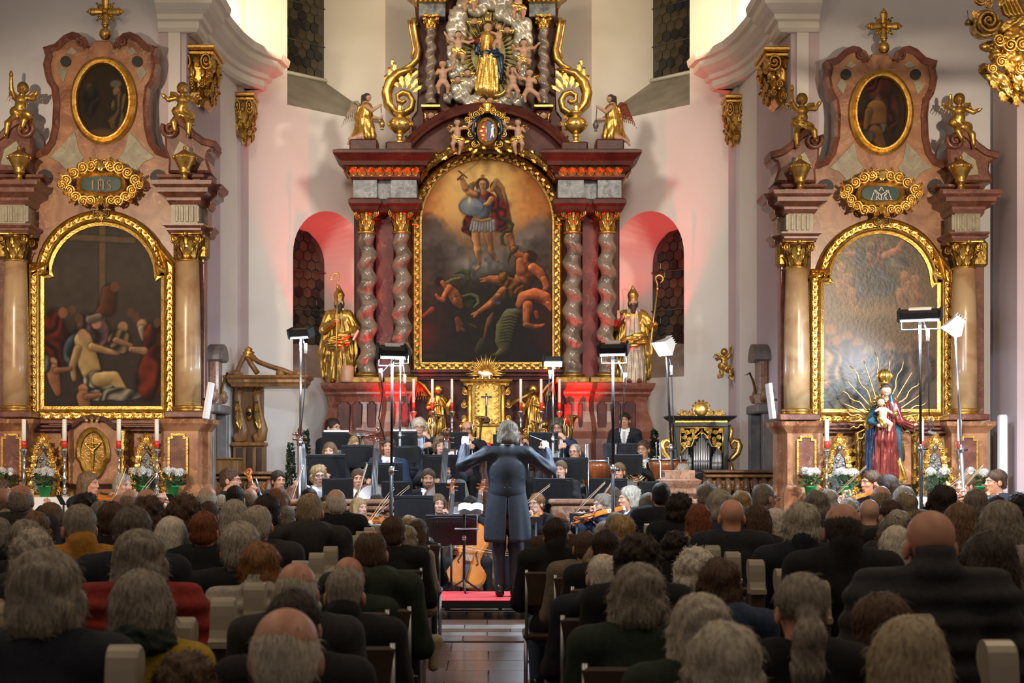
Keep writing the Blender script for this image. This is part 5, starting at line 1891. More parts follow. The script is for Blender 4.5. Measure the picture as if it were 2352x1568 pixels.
def side_altar(left):
 side = 'left' if left else 'right'
 cxp,yb,ks,lean = (234,962,1.0,-15) if left else (2022,968,.971,15)
 PX = lambda dx: cxp + dx*ks
 PY = lambda py: yb - (962 - py)*ks
 X = lambda dx,Y: Xp(PX(dx),Y)
 Z = lambda py,Y: Zp(PY(py),Y)
 u = ks*19.5/F
 g = thing('side_altar','%s side altar of salmon marble with cream columns, oval painting and gold cross' % side,'altar',(Xp(PX(0),19.6),19.5,0),group='side altars')
 ym = 19.68
 # retable body with curved gable
 half = [(0,92),(20,92),(30,108),(38,92),(52,80),(66,77),(85,85),(105,104),(131,112),(126,130),(131,150),(126,178),(122,190),(112,205),(108,240),(110,290),(118,325),(132,345),(150,352),(168,352),(168,480)]
 o = [(X(d,ym),Z(y,ym)) for d,y in half] + [(X(168,ym),.0)]
 o += [(X(-168,ym),.0)] + [(X(-d,ym),Z(y,ym)) for d,y in half[::-1][:-1]]
 MB().prism(o,ym,19.9,bev=.02).build('retable','marble_salmon',g)
 # raised rim of the gable
 rim = [(X(s*d,ym),Z(y,ym)) for s in (1,) for d,y in half[2:20]]
 for s in (1,-1):
  p = [(X(s*d,ym),Z(y,ym)) for d,y in half[2:20]]
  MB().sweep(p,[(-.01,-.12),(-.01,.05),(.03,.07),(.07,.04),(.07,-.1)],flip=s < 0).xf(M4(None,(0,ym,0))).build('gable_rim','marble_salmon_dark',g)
  sp = MB()
  sp.merge(spiral(1,1.6,.28),M4(np.diag([s*1.0,1,1]) @ Ry(2.2),(X(s*47,ym),ym - .03,Z(98,ym)),.075))
  sp.build('gable_scroll','marble_salmon_dark',g)
  # inlaid panels
  for pl,nm in (([(62,300),(52,345),(40,362),(58,385),(72,402),(98,372),(122,362),(98,340)],'inlay'),([(70,108),(55,118),(66,128),(84,122)],'inlay'),([(94,150),(78,160),(88,190),(104,168)],'inlay')):
   MB().prism([(X(s*d,ym),Z(y,ym)) for d,y in pl],ym - .012,ym + .02,bev=.005).build(nm,'marble_olive',g)
  MB().lathe([(.0,.0),(.062,.0),(.066,.01),(.066,.03)],(X(s*82,ym),ym - .005,Z(142,ym)),20,R=Rx(pi/2),smooth=False).build('roundel','ebony',g)
  MB().lathe([(.10,0),(.10,.02)],(X(s*130,ym),ym - .01,Z(408,ym)),20,R=Rx(pi/2),smooth=False).build('void_disc','ebony',g)  # flat dark disc, the shade of a round void put into colour
  # curved half-pediment on which the putto sits
  ped = [(158,402),(160,372),(152,352),(150,320),(152,300),(162,286),(178,283),(196,292),(214,312),(236,330),(266,338),(258,352),(250,356),(247,372),(254,392),(256,402)]
  yy = 19.58
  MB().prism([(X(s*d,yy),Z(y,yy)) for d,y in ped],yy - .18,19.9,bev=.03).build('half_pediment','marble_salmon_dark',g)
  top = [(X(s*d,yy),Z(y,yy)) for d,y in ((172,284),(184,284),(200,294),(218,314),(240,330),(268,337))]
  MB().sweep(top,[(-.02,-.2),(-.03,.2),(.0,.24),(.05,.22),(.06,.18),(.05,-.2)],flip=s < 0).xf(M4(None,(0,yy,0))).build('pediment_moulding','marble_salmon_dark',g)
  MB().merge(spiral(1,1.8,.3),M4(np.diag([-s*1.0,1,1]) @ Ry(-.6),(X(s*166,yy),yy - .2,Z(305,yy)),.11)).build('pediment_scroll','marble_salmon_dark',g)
  MB().prism([(X(s*d,yy),Z(y,yy)) for d,y in ((186,330),(214,350),(222,385),(180,390),(170,360))],yy - .2,yy - .1,bev=.008).build('inlay','marble_olive',g)
  # column with pilaster behind
  yc = 19.40
  c = (X(s*198,yc),yc)
  z0,z1,z2 = Z(934,yc),Z(600,yc),Z(536,yc)
  MB().lathe([(.158,z0),(.160,z0 + .5),(.150,(z0 + z1)/2 + .3),(.135,z1)],(c[0],c[1],0),28).build('column_shaft','marble_cream',g)
  MB().lathe([(.21,0),(.22,.02),(.20,.045),(.175,.055),(.17,.07),(.19,.085),(.18,.105),(.16,.115)],(c[0],c[1],z0 - .10),28).build('column_base','gold',g)
  MB().merge(CAPITAL,M4(None,(c[0],c[1],z1 - .01),(.37,.37,z2 - z1 + .02))).build('capital','gold',g)
  MB().box((X(s*222,19.62),19.62,(Z(950,19.6) + Z(535,19.6))/2),(.19,.2,Z(535,19.6) - Z(950,19.6)),bev=.01).build('pilaster','marble_salmon_dark',g)
  MB().box((X(s*229,19.6),19.56,Z(568,19.6)),(.2,.2,.32),bev=.03).build('pilaster_capital','gold_dark',g)
  # entablature
  def plan(a,b,f,back=19.8):
   p = [(X(s*a,19.4),back),(X(s*a,19.4),f),(X(s*b,19.4),f),(X(s*b,19.4),19.5),(X(s*(b + 14),19.4),19.5),(X(s*(b + 14),19.4),back)]
   return p
  kw = dict(plane='xy',flip=(s < 0))
  p = plan(166,226,19.22)
  zz = lambda y: Z(y,19.25)
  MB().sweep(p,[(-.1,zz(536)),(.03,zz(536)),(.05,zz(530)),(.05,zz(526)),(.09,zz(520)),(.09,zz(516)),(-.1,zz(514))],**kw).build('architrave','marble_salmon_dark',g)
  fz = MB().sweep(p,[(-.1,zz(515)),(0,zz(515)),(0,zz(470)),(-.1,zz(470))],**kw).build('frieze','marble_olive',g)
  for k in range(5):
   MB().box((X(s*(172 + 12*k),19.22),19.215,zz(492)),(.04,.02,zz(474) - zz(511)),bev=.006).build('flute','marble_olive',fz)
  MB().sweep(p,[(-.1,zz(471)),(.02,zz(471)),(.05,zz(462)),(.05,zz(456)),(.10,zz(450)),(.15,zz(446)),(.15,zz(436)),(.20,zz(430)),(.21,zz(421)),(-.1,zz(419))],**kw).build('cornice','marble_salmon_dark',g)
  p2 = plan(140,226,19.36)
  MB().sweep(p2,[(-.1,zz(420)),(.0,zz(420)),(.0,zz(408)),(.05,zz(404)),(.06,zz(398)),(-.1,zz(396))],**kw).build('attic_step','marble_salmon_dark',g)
  # pedestal
  zq = lambda y: Z(y,19.15)
  ln = lean
  q = [(X(s*152 + ln,19.15),19.75),(X(s*152 + ln,19.15),19.12),(X(s*236 + ln,19.15),19.12),(X(s*236 + ln,19.15),19.45),(X(s*250 + ln,19.2),19.45),(X(s*250 + ln,19.2),19.75)]
  MB().sweep(q,[(-.3,.0),(.05,.0),(.05,zq(1130)),(.02,zq(1120)),(0,zq(1112)),(0,zq(990)),(.02,zq(985)),(.05,zq(978)),(.08,zq(972)),(.09,zq(962)),(-.3,zq(960))],**kw).build('pedestal','marble_salmon',g)
  MB().box((c[0],19.42,Z(952,19.3)),(.50,.5,Z(946,19.3) - Z(961,19.3)),bev=.012).build('column_plinth','marble_salmon_dark',g)
  x0,x1 = X(s*170 + ln,19.12),X(s*212 + ln,19.12)
  x0,x1 = min(x0,x1),max(x0,x1)
  a,b,k = zq(1108),zq(998),.04
  oo = [(x0,a + k),(x0 + k,a + k),(x0 + k,a),(x1 - k,a),(x1 - k,a + k),(x1,a + k),(x1,b - k),(x1 - k,b - k),(x1 - k,b),(x0 + k,b),(x0 + k,b - k),(x0,b - k)]
  pn = MB().prism(oo,19.09,19.13).build('pedestal_panel','marble_salmon_dark',g)
  MB().sweep(oo,[(.012,0),(.012,.014),(-.012,.014),(-.012,0)],closed=True).xf(M4(None,(0,19.09,0))).build('gold_line','gold',pn)
 # predella between the pedestals
 yp = 19.42
 MB().box((X(lean,yp),yp + .15,Z(975,yp)/2),(X(160,yp) - X(-160,yp),.3,Z(975,yp)),bev=.01).build('predella','marble_salmon',g)
 for py,th,w in ((969,.045,.06),(979,.03,.03),(988,.025,.05)):
  MB().box((X(lean,yp),yp - w/2,Z(py,yp)),(X(160,yp) - X(-160,yp),.1 + w,th),bev=.008).build('predella_moulding','marble_salmon_dark',g)
 # little shrine in the middle
 if True:
  ys = 19.3
  cx = X(lean - 2,ys)
  zc = lambda y: Z(y,ys)
  w = 58*u
  o = [(cx - w,zc(1112)),(cx + w,zc(1112)),(cx + w,zc(985)),(cx + w*.8,zc(978)),(cx + w*.45,zc(962)),(cx,zc(957)),(cx - w*.45,zc(962)),(cx - w*.8,zc(978)),(cx - w,zc(985))]
  MB().prism(o,ys - .05,ys + .14,bev=.012).build('shrine','marble_salmon',g)
  n = [(cx + 33*u*cos(a)*(1.0 if sin(a) > -.2 else .8),zc(1040) + 52*u*sin(a)) for a in np.linspace(0,2*pi,32,endpoint=False)]
  MB().prism([(cx + (a - cx)*.93,b) for a,b in n],ys - .075,ys - .04).build('shrine_recess','gold_ground',g)
  MB().sweep(n,[(.03,0),(.035,.06),(.0,.09),(-.03,.06),(-.03,0)],closed=True).xf(M4(None,(0,ys - .05,0))).build('shrine_frame','gold',g)
  top = [(cx - w*1.1,zc(984)),(cx - w*.8,zc(980)),(cx - w*.45,zc(964)),(cx,zc(958)),(cx + w*.45,zc(964)),(cx + w*.8,zc(980)),(cx + w*1.1,zc(984))]
  MB().sweep(top,[(-.03,-.1),(-.03,.08),(.02,.08),(.03,-.1)]).xf(M4(None,(0,ys - .05,0))).build('shrine_cornice','marble_wine',g)
  b = MB()
  for k in range(3):
   put_leaf(b,(cx + (k - 1)*.05,ys - .13,zc(968)),(k - 1)*.7,.11,.07)
  b.build('shrine_crest','gold',g)
  solid([cap((cx,ys - .10,zc(1040)),(cx,ys - .10,zc(1070)),.025,.015,0),ell((cx,ys - .11,zc(1026)),.022,0),cap((cx,ys - .10,zc(1036)),(cx - .09,ys - .10,zc(1020)),.012,.008,0),cap((cx,ys - .10,zc(1036)),(cx + .09,ys - .10,zc(1020)),.012,.008,0),cap((cx,ys - .095,zc(1005)),(cx,ys - .095,zc(1085)),.009,.009,0),cap((cx - .1,ys - .095,zc(1018)),(cx + .1,ys - .095,zc(1018)),.009,.009,0),ell((cx,ys - .09,zc(1085)),(.08,.04,.03),0)],.008,.008).build('shrine_crucifix','gold',g)
  for s in (-1,1):
   b = MB()
   b.lathe([(.04,zc(1110)),(.05,zc(1106)),(.03,zc(1098)),(.05,zc(1085)),(.03,zc(1070)),(.035,zc(1040)),(.045,zc(1020)),(.03,zc(1010)),(.05,zc(992)),(.045,zc(986))],(cx + s*66*u,ys - .04,0),10)
   for k,py in enumerate((1090,1070,1050,1030,1012)):
    put_leaf(b,(cx + s*66*u,ys - .07,zc(py)),s*(.5 if k % 2 else -.3),.11,.08)
    put_spiral(b,(cx + s*74*u,ys - .05,zc(py)),.03,mirror=s < 0)
   b.build('shrine_scroll','gold',g)
 # cartouche with monogram
 yk = 19.52
 cx,cz = X(0,yk),Z(424,yk)
 e = lambda rx,rz,n=40,pw=1.0: [(cx + rx*np.sign(cos(a))*abs(cos(a))**pw,cz + rz*np.sign(sin(a))*abs(sin(a))**pw) for a in np.linspace(0,2*pi,n,endpoint=False)]
 ct = MB().prism(e(54*u,27*u,40,.75),yk - .03,yk + .1,bev=.02).build('cartouche','marble_green',g)
 MB().sweep(e(56*u,29*u,40,.75),[(.0,-.05),(.0,.05),(-.03,.075),(-.06,.04),(-.06,-.05)],closed=True).xf(M4(None,(0,yk,0))).build('cartouche_frame','gold',ct)
 v = MB()
 for s in (-1,1):
  for dx,dy,a,r in ((22,-42,.2,10),(42,-38,.9,11),(62,-26,1.2,10),(80,-10,1.4,10),(88,4,2.2,9),(72,14,2.6,9),(58,30,2.4,10),(40,40,3.0,10),(24,38,2.2,9),(10,-48,-.4,9),(72,26,1.8,7),(92,-2,.5,7)):
   put_spiral(v,(cx + s*dx*u,yk - .05,cz - dy*u),r*u*1.35,a*s,mirror=s < 0)
  for dx,dy,a,l in ((14,-34,.5,22),(34,-30,.9,24),(52,-22,1.2,26),(68,-6,1.5,26),(64,12,2.0,24),(48,24,2.2,24),(28,30,2.6,24),(8,30,2.9,28),(60,34,2.2,16),(30,-44,-.4,18),(84,-14,.9,16)):
   put_leaf(v,(cx + s*dx*u,yk - .03,cz - dy*u),a*s,l*u*1.35,l*u*.95,tilt=.1)
 put_leaf(v,(cx,yk - .08,cz + 28*u),0,34*u,30*u,tilt=.2)
 put_leaf(v,(cx,yk - .05,cz - 26*u),pi,34*u,26*u,tilt=.2)
 v.build('cartouche_scrolls','gold_bright',ct)
 t = .9*u
 if left:
  st = []
  for x in (-21,6,-6):      # I and the two stems of H
   st.append((x*t*1.0,-11*t,x*t,11*t,(3.6 if x == -21 else 3.0)*t))
   for zz_ in (-11,11):
    st.append((x*t - 4*t,zz_*t,x*t + 4*t,zz_*t,1.2*t))
  st += [(-6*t,0,6*t,0,1.6*t),(0,0,0,21*t,1.8*t),(-6*t,14*t,6*t,14*t,1.8*t)]
  S = [(26,8),(24,10.5),(20,11),(16.5,9),(16.5,5.5),(20,1.5),(24,-1.5),(25.5,-5.5),(24,-9.5),(20,-11),(16.5,-10.5),(15,-7)]
  m = serif_letters([(cx + a,cz - 3*t + b,cx + c_,cz - 3*t + d,e_) for a,b,c_,d,e_ in st],yk - .045)
  m.tube([(cx + x*t,yk - .045,cz + (z - 3)*t) for x,z in S],[1.0*t,1.3*t,1.3*t,1.5*t,1.7*t,1.9*t,1.9*t,1.7*t,1.5*t,1.3*t,1.3*t,1.0*t],6)
  m.tube([(cx - 5*t,yk - .045,cz - 8*t),(cx - 2*t,yk - .045,cz - 12*t),(cx,yk - .045,cz - 5*t),(cx + 2*t,yk - .045,cz - 12*t),(cx + 5*t,yk - .045,cz - 8*t)],.5*t,4)
  for k in range(3):
   m.ell((cx + (k - 1)*4*t,yk - .045,cz - 17.5*t),1.2*t,seg=6,rings=4)
 else:
  st = [(-16,10,-10,-9,1.6),(16,10,10,-9,1.6),(-16,10,0,-1,1.8),(16,10,0,-1,1.8),           # M
    (-6,10,0,20,1.6),(6,10,0,20,1.6),(-4,14,4,14,1.2),                                      # A above
    (-13,-13,-13,3,2.2),(-13,3,-7,1,1.5),(-7,1,-7,-4,1.8),(-7,-4,-13,-5,1.5),(-11,-5,-4,-13,2.2),   # R
    (0,-13,0,-2,2.4),(-3,-13,3,-13,1.2),(-3,-2,3,-2,1.2),                                    # I
    (13,-13,10,3,2.4),(5,-13,10,3,1.6),(7,-7,12,-7,1.2),                                     # A
    (-20,11,-12,11,1.2),(12,11,20,11,1.2),(-17,-13,-10,-13,1.2),(10,-13,18,-13,1.2),(-26,-12,-18,9,1.8),(26,-12,18,9,1.8),(-29,-13,-22,-13,1.2),(22,-13,29,-13,1.2)]
  m = serif_letters([(cx + a*t,cz + (b - 3)*t,cx + c_*t,cz + (d - 3)*t,e_*t) for a,b,c_,d,e_ in st],yk - .045)
 m.build('monogram','paper' if not left else 'statue_skin',ct)
 # gold cross on a ball
 yc = 19.72
 cx = X(8,yc)
 cr = thing('gilded_cross','ribbed gold cross on a ball crowning the %s side altar' % side,'cross',(cx,yc,Z(92,yc)),group='crosses on the side altars')
 zc = lambda y: Z(y,yc) - Z(92,yc)
 MB().ell((0,0,zc(78)),14*u,seg=20,rings=12).build('ball','gold',cr,off=(0,0,0))
 MB().lathe([(.05,zc(90)),(.04,zc(86)),(.05,zc(82))],seg=12).build('foot','gold',cr,off=(0,0,0))
 ce = A_([0,0,zc(27)])
 for k,(dx,dz,L) in enumerate(((0,-1,36),(0,1,36),(-1,0,38),(1,0,38))):
  d = A_([dx,0,dz],float)
  pts = [ce + d*L*u*t for t in np.linspace(.05,.86,15)]
  MB().tube(pts,[(5.0 + 4.5*t + (.8 if i % 2 else 0))*u for i,t in enumerate(np.linspace(0,1,15))],8,flat=((0,1,0),.6)).build('arm','gold',cr,off=(0,0,0))
  MB().lathe([(.03,0),(.045,.012),(.03,.03),(.012,.045),(.016,.055),(.0,.065)],tuple(ce + d*L*u*.86),8,R=(Ry(pi/2*dx) if dx else (np.eye(3) if dz > 0 else Rx(pi)))).build('finial','gold',cr,off=(0,0,0))
 for a in (.6,.8,1.0):
  for q in range(4):
   b = a + q*pi/2 - .0
   L = (30 if a == .8 else 22)*u
   MB().tube([ce + A_([cos(b),.2,sin(b)])*6*u,ce + A_([cos(b)*L,.0,sin(b)*L])],[.008,.012],4).build('ray','gold',cr,off=(0,0,0))
 MB().ell(ce + A_([0,-.03,0]),.04).build('boss','gold',cr,off=(0,0,0))
 # urns
 for s in (-1,1):
  yu = 19.2
  r = thing('urn','gilded covered urn on the %s side altar cornice, %s one' % (side,'left' if s < 0 else 'right'),'urn',(X(s*190,yu),yu,Z(420,yu)),group='urns on the side altars')
  MB().merge(URN,M4(None,(0,0,0),(.36,.36,.46))).build('urn_body','gold',r,off=(0,0,0))
 # putti
 poses = {(True,-1): dict(lh=(-.10,-.06,.66),rh=(.20,-.06,.42),lf=(-.14,-.14,-.10),rf=(.05,-.14,-.02),head=(.03,-.03,.5)),(True,1): dict(lh=(-.22,-.04,.40),rh=(.2,-.14,.36),lf=(-.07,-.12,-.06),rf=(.09,-.12,-.10)),
    (False,-1): dict(lh=(-.13,-.06,.62),rh=(.2,-.05,.44),lf=(-.08,-.14,-.10),rf=(.14,-.14,-.02)),(False,1): dict(lh=(-.13,-.08,.50),rh=(.22,-.06,.36),lf=(.0,-.15,-.02),rf=(.14,-.14,-.10))}
 txt = {(True,-1): 'with raised arm, left end of the left side altar',(True,1): 'holding a heart-shaped object, right end of the left side altar',(False,-1): 'with raised arm, left end of the right side altar',(False,1): 'with hand to mouth, right end of the right side altar'}
 gm = ('gold','gold_dark','gold','gold_bright')
 for s in (-1,1):
  yy = 19.46
  r = thing('putto_statue','gilded winged putto ' + txt[(left,s)],'statue',(X(s*186,yy),yy,Z(302,yy)),group='putti on the side altars')
  m = putto(poses[(left,s)],h=.0115,mats=gm,seed=s)
  m.xf(M4(None,(0,0,.02),1.02))
  m.build('figure',gm,r,off=(0,0,0))
 # main painting
 yf = 19.62
 fr = thing('altar_painting',('dark arched painting of mourners round a pale body under a cross, left altar' if left else 'arched painting of a woman rising with spread arms above a crowd, right altar'),'painting',(X(0,yf),yf,Z(962,yf)),group='side altar paintings')
 xl,xr,zb,zs = X(-137,yf),X(139,yf),Z(936,yf),Z(634,yf)
 al,ar,asz = X(-121,yf),X(123,yf),Z(634,yf)
 c,r_ = (al + ar)/2,(ar - al)/2
 rise = Z(514,yf) - asz
 ins = lambda x,z: (z > zb - .04) & (((z < zs + .03) & (x > xl - .04) & (x < xr + .04)) | ((z >= zs) & (((x - c)/(r_ + .05))**2 + ((z - asz)/(rise + .05))**2 < 1)))
 cv = Canvas(300,440,120,176)      # canvas units are photo pixels from (86, 506) of the left altar
 if left:
  cv.vgrad([(0,(.26,.23,.21)),(.3,(.29,.25,.22)),(.6,(.23,.18,.155)),(1,(.20,.165,.15))])
  cv.limb([(149,0),(149,250)],[8,7],(.40,.33,.25),light=(0,0),amb=.9)
  cv.limb([(75,38),(220,46)],[7,7],(.40,.33,.25),light=(0,0),amb=.9)
  cv.limb([(165,165),(160,200),(140,215)],[16,18,9],(.38,.22,.15))
  cv.blob(178,152,10,12,(.42,.27,.19),.3)
  cv.folds(40,265,38,50,(.42,.12,.09),4)
  cv.folds(30,310,34,40,(.36,.12,.09),4)
  cv.blob(58,212,11,13,(.50,.33,.24),.3)
  cv.folds(125,260,34,45,(.42,.30,.30),4)
  cv.blob(135,236,11,13,(.66,.47,.36),.3)
  cv.limb([(120,228),(140,222)],[9,9],(.52,.46,.42))
  cv.folds(90,300,34,40,(.33,.38,.42),5)
  cv.limb([(105,275),(118,330),(130,365)],[20,24,20],(.80,.68,.46))
  cv.blob(104,262,11,13,(.66,.50,.36),.3)
  cv.limb([(92,295),(80,335),(84,365)],[9,8,5],(.72,.58,.40))
  cv.limb([(125,290),(160,300),(185,305)],[9,7,5],(.74,.60,.42))
  cv.folds(145,365,36,22,(.70,.66,.56),6)
  cv.limb([(140,365),(175,360),(200,395),(236,402)],[16,14,9,6],(.80,.68,.45))
  cv.folds(175,400,60,14,(.58,.54,.46),8)
  cv.blob(196,245,11,13,(.62,.47,.34),.3)
  cv.folds(190,280,26,26,(.52,.42,.30),5)
  cv.limb([(180,275),(215,288)],[7,5],(.64,.48,.34))
  cv.blob(240,240,12,14,(.66,.50,.36),.3)
  cv.limb([(240,250),(244,272)],[9,6],(.70,.62,.50))
  cv.folds(268,275,28,40,(.50,.20,.10),4)
  cv.folds(262,345,30,60,(.46,.16,.09),4,.2)
  cv.limb([(245,300),(215,296)],[9,6],(.70,.54,.40))
  for x,y in ((35,345),(105,405)):
   cv.blob(x,y - 18,11,12,(.66,.46,.33),.3)
   cv.limb([(x,y),(x + 4,y + 24),(x + 12,y + 52)],[15,13,7],(.64,.44,.31))
   cv.limb([(x + 8,y),(x + 40,y - 4)],[7,5],(.62,.43,.31))
  cv.folds(16,330,12,18,(.40,.42,.42),3)
  for x,y in ((95,225),(215,212),(225,222),(275,235),(80,205)):
   cv.blob(x,y,9,11,(.36,.25,.19),.4)
  gain,mt = .75,'oil_paint'
 else:
  cv.vgrad([(0,(.30,.24,.15)),(.3,(.36,.28,.18)),(.6,(.34,.25,.16)),(1,(.28,.23,.18))])
  cv.blob(140,45,22,24,(.62,.48,.24),.8)
  cv.blob(142,38,12,15,(.72,.50,.36),.25)
  cv.blob(142,28,13,9,(.30,.18,.10),.3)
  cv.folds(140,75,32,30,(.55,.24,.18),4)
  cv.limb([(118,66),(90,60),(66,58)],[10,7,4],(.70,.46,.34))
  cv.limb([(160,64),(190,50),(205,22)],[10,8,5],(.70,.46,.34))
  cv.folds(130,125,50,36,(.22,.25,.32),5)
  cv.folds(100,75,14,30,(.22,.24,.32),3)
  cv.folds(185,78,34,14,(.40,.38,.32),4)
  for x,y in ((55,90),(70,115),(52,130),(80,150),(205,110),(215,135),(195,150),(225,155),(230,120)):
   cv.blob(x,y,11,11,(.66,.47,.30),.4)
   cv.limb([(x,y + 8),(x + 4,y + 30),(x + 14,y + 44)],[11,10,5],(.62,.42,.27),a=.85)
  for k in range(7):
   cv.blob(70 + 26*k,190 + 6*(k % 3),22,12,(.50,.38,.24),.9,a=.6)
  for x,y,c2 in ((30,240,(.58,.36,.18)),(45,265,(.52,.32,.17)),(70,255,(.50,.34,.2)),(95,270,(.5,.36,.22)),(30,300,(.60,.44,.24)),(240,260,(.46,.28,.18)),(260,300,(.44,.22,.16)),(215,290,(.48,.36,.25)),(120,290,(.5,.4,.26)),(170,280,(.5,.38,.26))):
   cv.blob(x,y,12,14,c2,.4)
   cv.folds(x,y + 36,22,28,(c2[0]*.8,c2[1]*.75,c2[2]*.8),4)
  cv.folds(30,330,28,50,(.60,.46,.26),4)
  cv.folds(230,350,40,60,(.40,.30,.24),5)
  cv.limb([(20,370),(30,382)],[10,7],(.66,.46,.32))
  cv.folds(60,400,60,34,(.30,.33,.31),7,-.4)
  cv.folds(40,425,50,16,(.46,.46,.38),6,-.2)
  cv.folds(150,390,60,40,(.33,.29,.25),5)
  gain,mt = .85,'oil_paint_gloss'
 canvas_object(cv,'canvas',yf + .04,lambda x,y: (X(x + 86 - 234,yf + .04),Z(y + 506,yf + .04)),ins,fr,gain,mt)
 n = 26
 inner = [(xl,zb),(xl,zs),(al,zs)] + [(c - r_*cos(pi*k/n),asz + rise*sin(pi*k/n)) for k in range(n + 1)] + [(ar,zs),(xr,zs),(xr,zb)]
 prof = [(.02,0),(.02,.05),(-.02,.06),(-.035,.10),(-.05,.11),(-.07,.08),(-.12,.08),(-.145,.12),(-.17,.10),(-.175,0)]
 MB().sweep(inner,prof,closed=True).xf(M4(None,(0,yf + .06,0))).build('frame','gold',fr)
 mid = [(xl - .095,zb - .095),(xl - .095,zs + .06),(al - .06,zs + .095)] + [(c - (r_ + .095)*cos(pi*k/n),asz + (rise + .095)*sin(pi*k/n)) for k in range(3,n - 2)] + [(ar + .06,zs + .095),(xr + .095,zs + .06),(xr + .095,zb - .095)]
 carved_border(mid,.075,closed=True).xf(M4(None,(0,yf - .03,0))).build('carved_border','gold_bright',fr)
 b = MB()
 zk = asz + rise + .12
 put_spiral(b,(c - .05,yf - .06,zk),.05,1.0,mirror=True)
 put_spiral(b,(c + .05,yf - .06,zk),.05,-1.0)
 put_leaf(b,(c,yf - .06,zk - .10),0,.2,.13)
 b.build('frame_keystone','gold_dark',fr)
 # oval painting
 ov = thing('oval_painting',('oval painting with a robed kneeling figure in brown darkness, left altar gable' if left else 'oval painting of a bare-chested seated man, right altar gable'),'painting',(X(3,yf),yf,Z(345,yf)),group='oval gable paintings')
 cx,cz,rx,rz = X(3,yf),Z(231,yf),74*u,100*u
 cv = Canvas(150,206,66,90)
 cv.vgrad([(0,(.20,.145,.08)),(.5,(.17,.12,.075)),(1,(.19,.14,.09))])
 if left:
  cv.blob(42,72,8,11,(.40,.29,.18),.4)
  cv.folds(44,105,20,34,(.17,.15,.13),4)
  cv.blob(106,80,9,11,(.52,.38,.27),.3)
  cv.blob(104,62,13,9,(.40,.37,.32),.4)
  cv.folds(114,112,18,34,(.46,.37,.23),5,.3)
  cv.folds(108,150,22,26,(.40,.32,.20),5)
  cv.limb([(88,150),(118,185)],[2,1.5],(.50,.38,.2))
  cv.folds(130,170,14,10,(.36,.37,.40),3)
  cv.blob(70,180,40,10,(.36,.26,.15),.9)
 else:
  cv.folds(72,50,34,40,(.36,.13,.08),3,.3)
  cv.folds(30,120,26,18,(.34,.14,.10),3)
  cv.folds(100,110,16,60,(.30,.12,.08),3)
  cv.blob(64,70,13,16,(.28,.17,.09),.3)
  cv.blob(66,74,8,11,(.50,.34,.20),.3)
  cv.limb([(64,95),(68,130)],[24,20],(.52,.37,.20))
  cv.limb([(45,100),(38,140)],[9,6],(.50,.35,.19))
  cv.folds(72,140,24,12,(.42,.38,.30),4)
  cv.limb([(60,150),(78,185)],[16,10],(.46,.31,.17))
  cv.folds(38,160,20,14,(.32,.29,.25),4)
 canvas_object(cv,'canvas',yf + .02,lambda x,y: (cx + (x/75 - 1)*rx,cz + (1 - y/103)*rz),lambda x,z: ((x - cx)/rx)**2 + ((z - cz)/rz)**2 < 1,ov,.7)
 el = [(cx + rx*.98*cos(a),cz + rz*.98*sin(a)) for a in np.linspace(0,2*pi,56,endpoint=False)]
 MB().sweep(el,[(.02,-.04),(.02,.03),(-.01,.05),(-.03,.04),(-.045,.07),(-.065,.07),(-.08,.04),(-.08,-.05)],closed=True,flip=False).xf(M4(None,(0,yf + .02,0))).build('frame','gold',ov)
 # mensa with linen
 tb = thing('altar_table','altar table with white linen in front of the %s side altar' % side,'table',(X(lean,18.95),18.95,0),group='side altar tables')
 zt = Z(1142,18.95)
 wt = X(190,18.95) - X(-190,18.95)
 MB().box((X(lean,18.95),19.0,(zt - .05)/2),(wt - .2,.3,zt - .05),bev=.02).build('block','marble_salmon',tb)
 MB().box((X(lean,18.95),18.97,zt - .03),(wt,.42,.06),bev=.01).build('slab','marble_salmon_dark',tb)
 MB().box((X(lean,18.95),18.755,zt - .12),(wt - .05,.012,.24),bev=.004).build('linen_front','linen',tb)
 MB().box((X(lean,18.95),18.965,zt + .004),(wt - .05,.43,.008),bev=.002).build('linen_top','linen',tb)
 return X,Z,u,lean,zt + .008

SA = {True: side_altar(True),False: side_altar(False)}
SM = candle_meshes(.60,.35,.027,True)

def reliquary_mesh():
 b = MB()
 H_,W_ = .66,.22
 half = [(.0,.62),(.05,.58),(.09,.48),(.11,.40),(.14,.30),(.19,.22),(.17,.12),(.15,.05)]
 for s in (-1,1):
  for i,(x,z) in enumerate(half):
   a = (.2 + i*.28)*s
   put_leaf(b,(s*x*.75,-.01,z - .02),a,.13,.10,tilt=.2)
   put_spiral(b,(s*x*.85,-.03,z),.035,a,mirror=s < 0)
   put_leaf(b,(s*x*.6,-.03,z - .05),a + .8*s,.10,.07,tilt=.2)
   b.ell((s*x,-.02,z - .03),.022,seg=6,rings=4)
  put_spiral(b,(s*.15,-.03,.03),.055,1.5*s,mirror=s < 0)
  b.tube([(s*x*.9,0,z) for x,z in half],.022,6)
 put_leaf(b,(0,-.02,.56),0,.12,.09)
 b.box((0,.0,.012),(.36,.10,.024),bev=.01)
 g = b.mesh('gilded_frame',['gold_bright'])
 p = MB().prism([(-.13,.03),(.13,.03),(.15,.18),(.09,.26),(.06,.42),(.0,.50),(-.06,.42),(-.09,.26),(-.15,.18)],-.015,.03,bev=.01)
 for k in range(14):
  p.ell((RNG.uniform(-.05,.05),-.012,.07 + .026*k),(.03,.012,.025),seg=6,rings=4)
 p.ell((0,-.02,.53),(.03,.015,.03),seg=6,rings=4)
 return g,p.mesh('silver_plate',['pewter'])

RQ = reliquary_mesh()

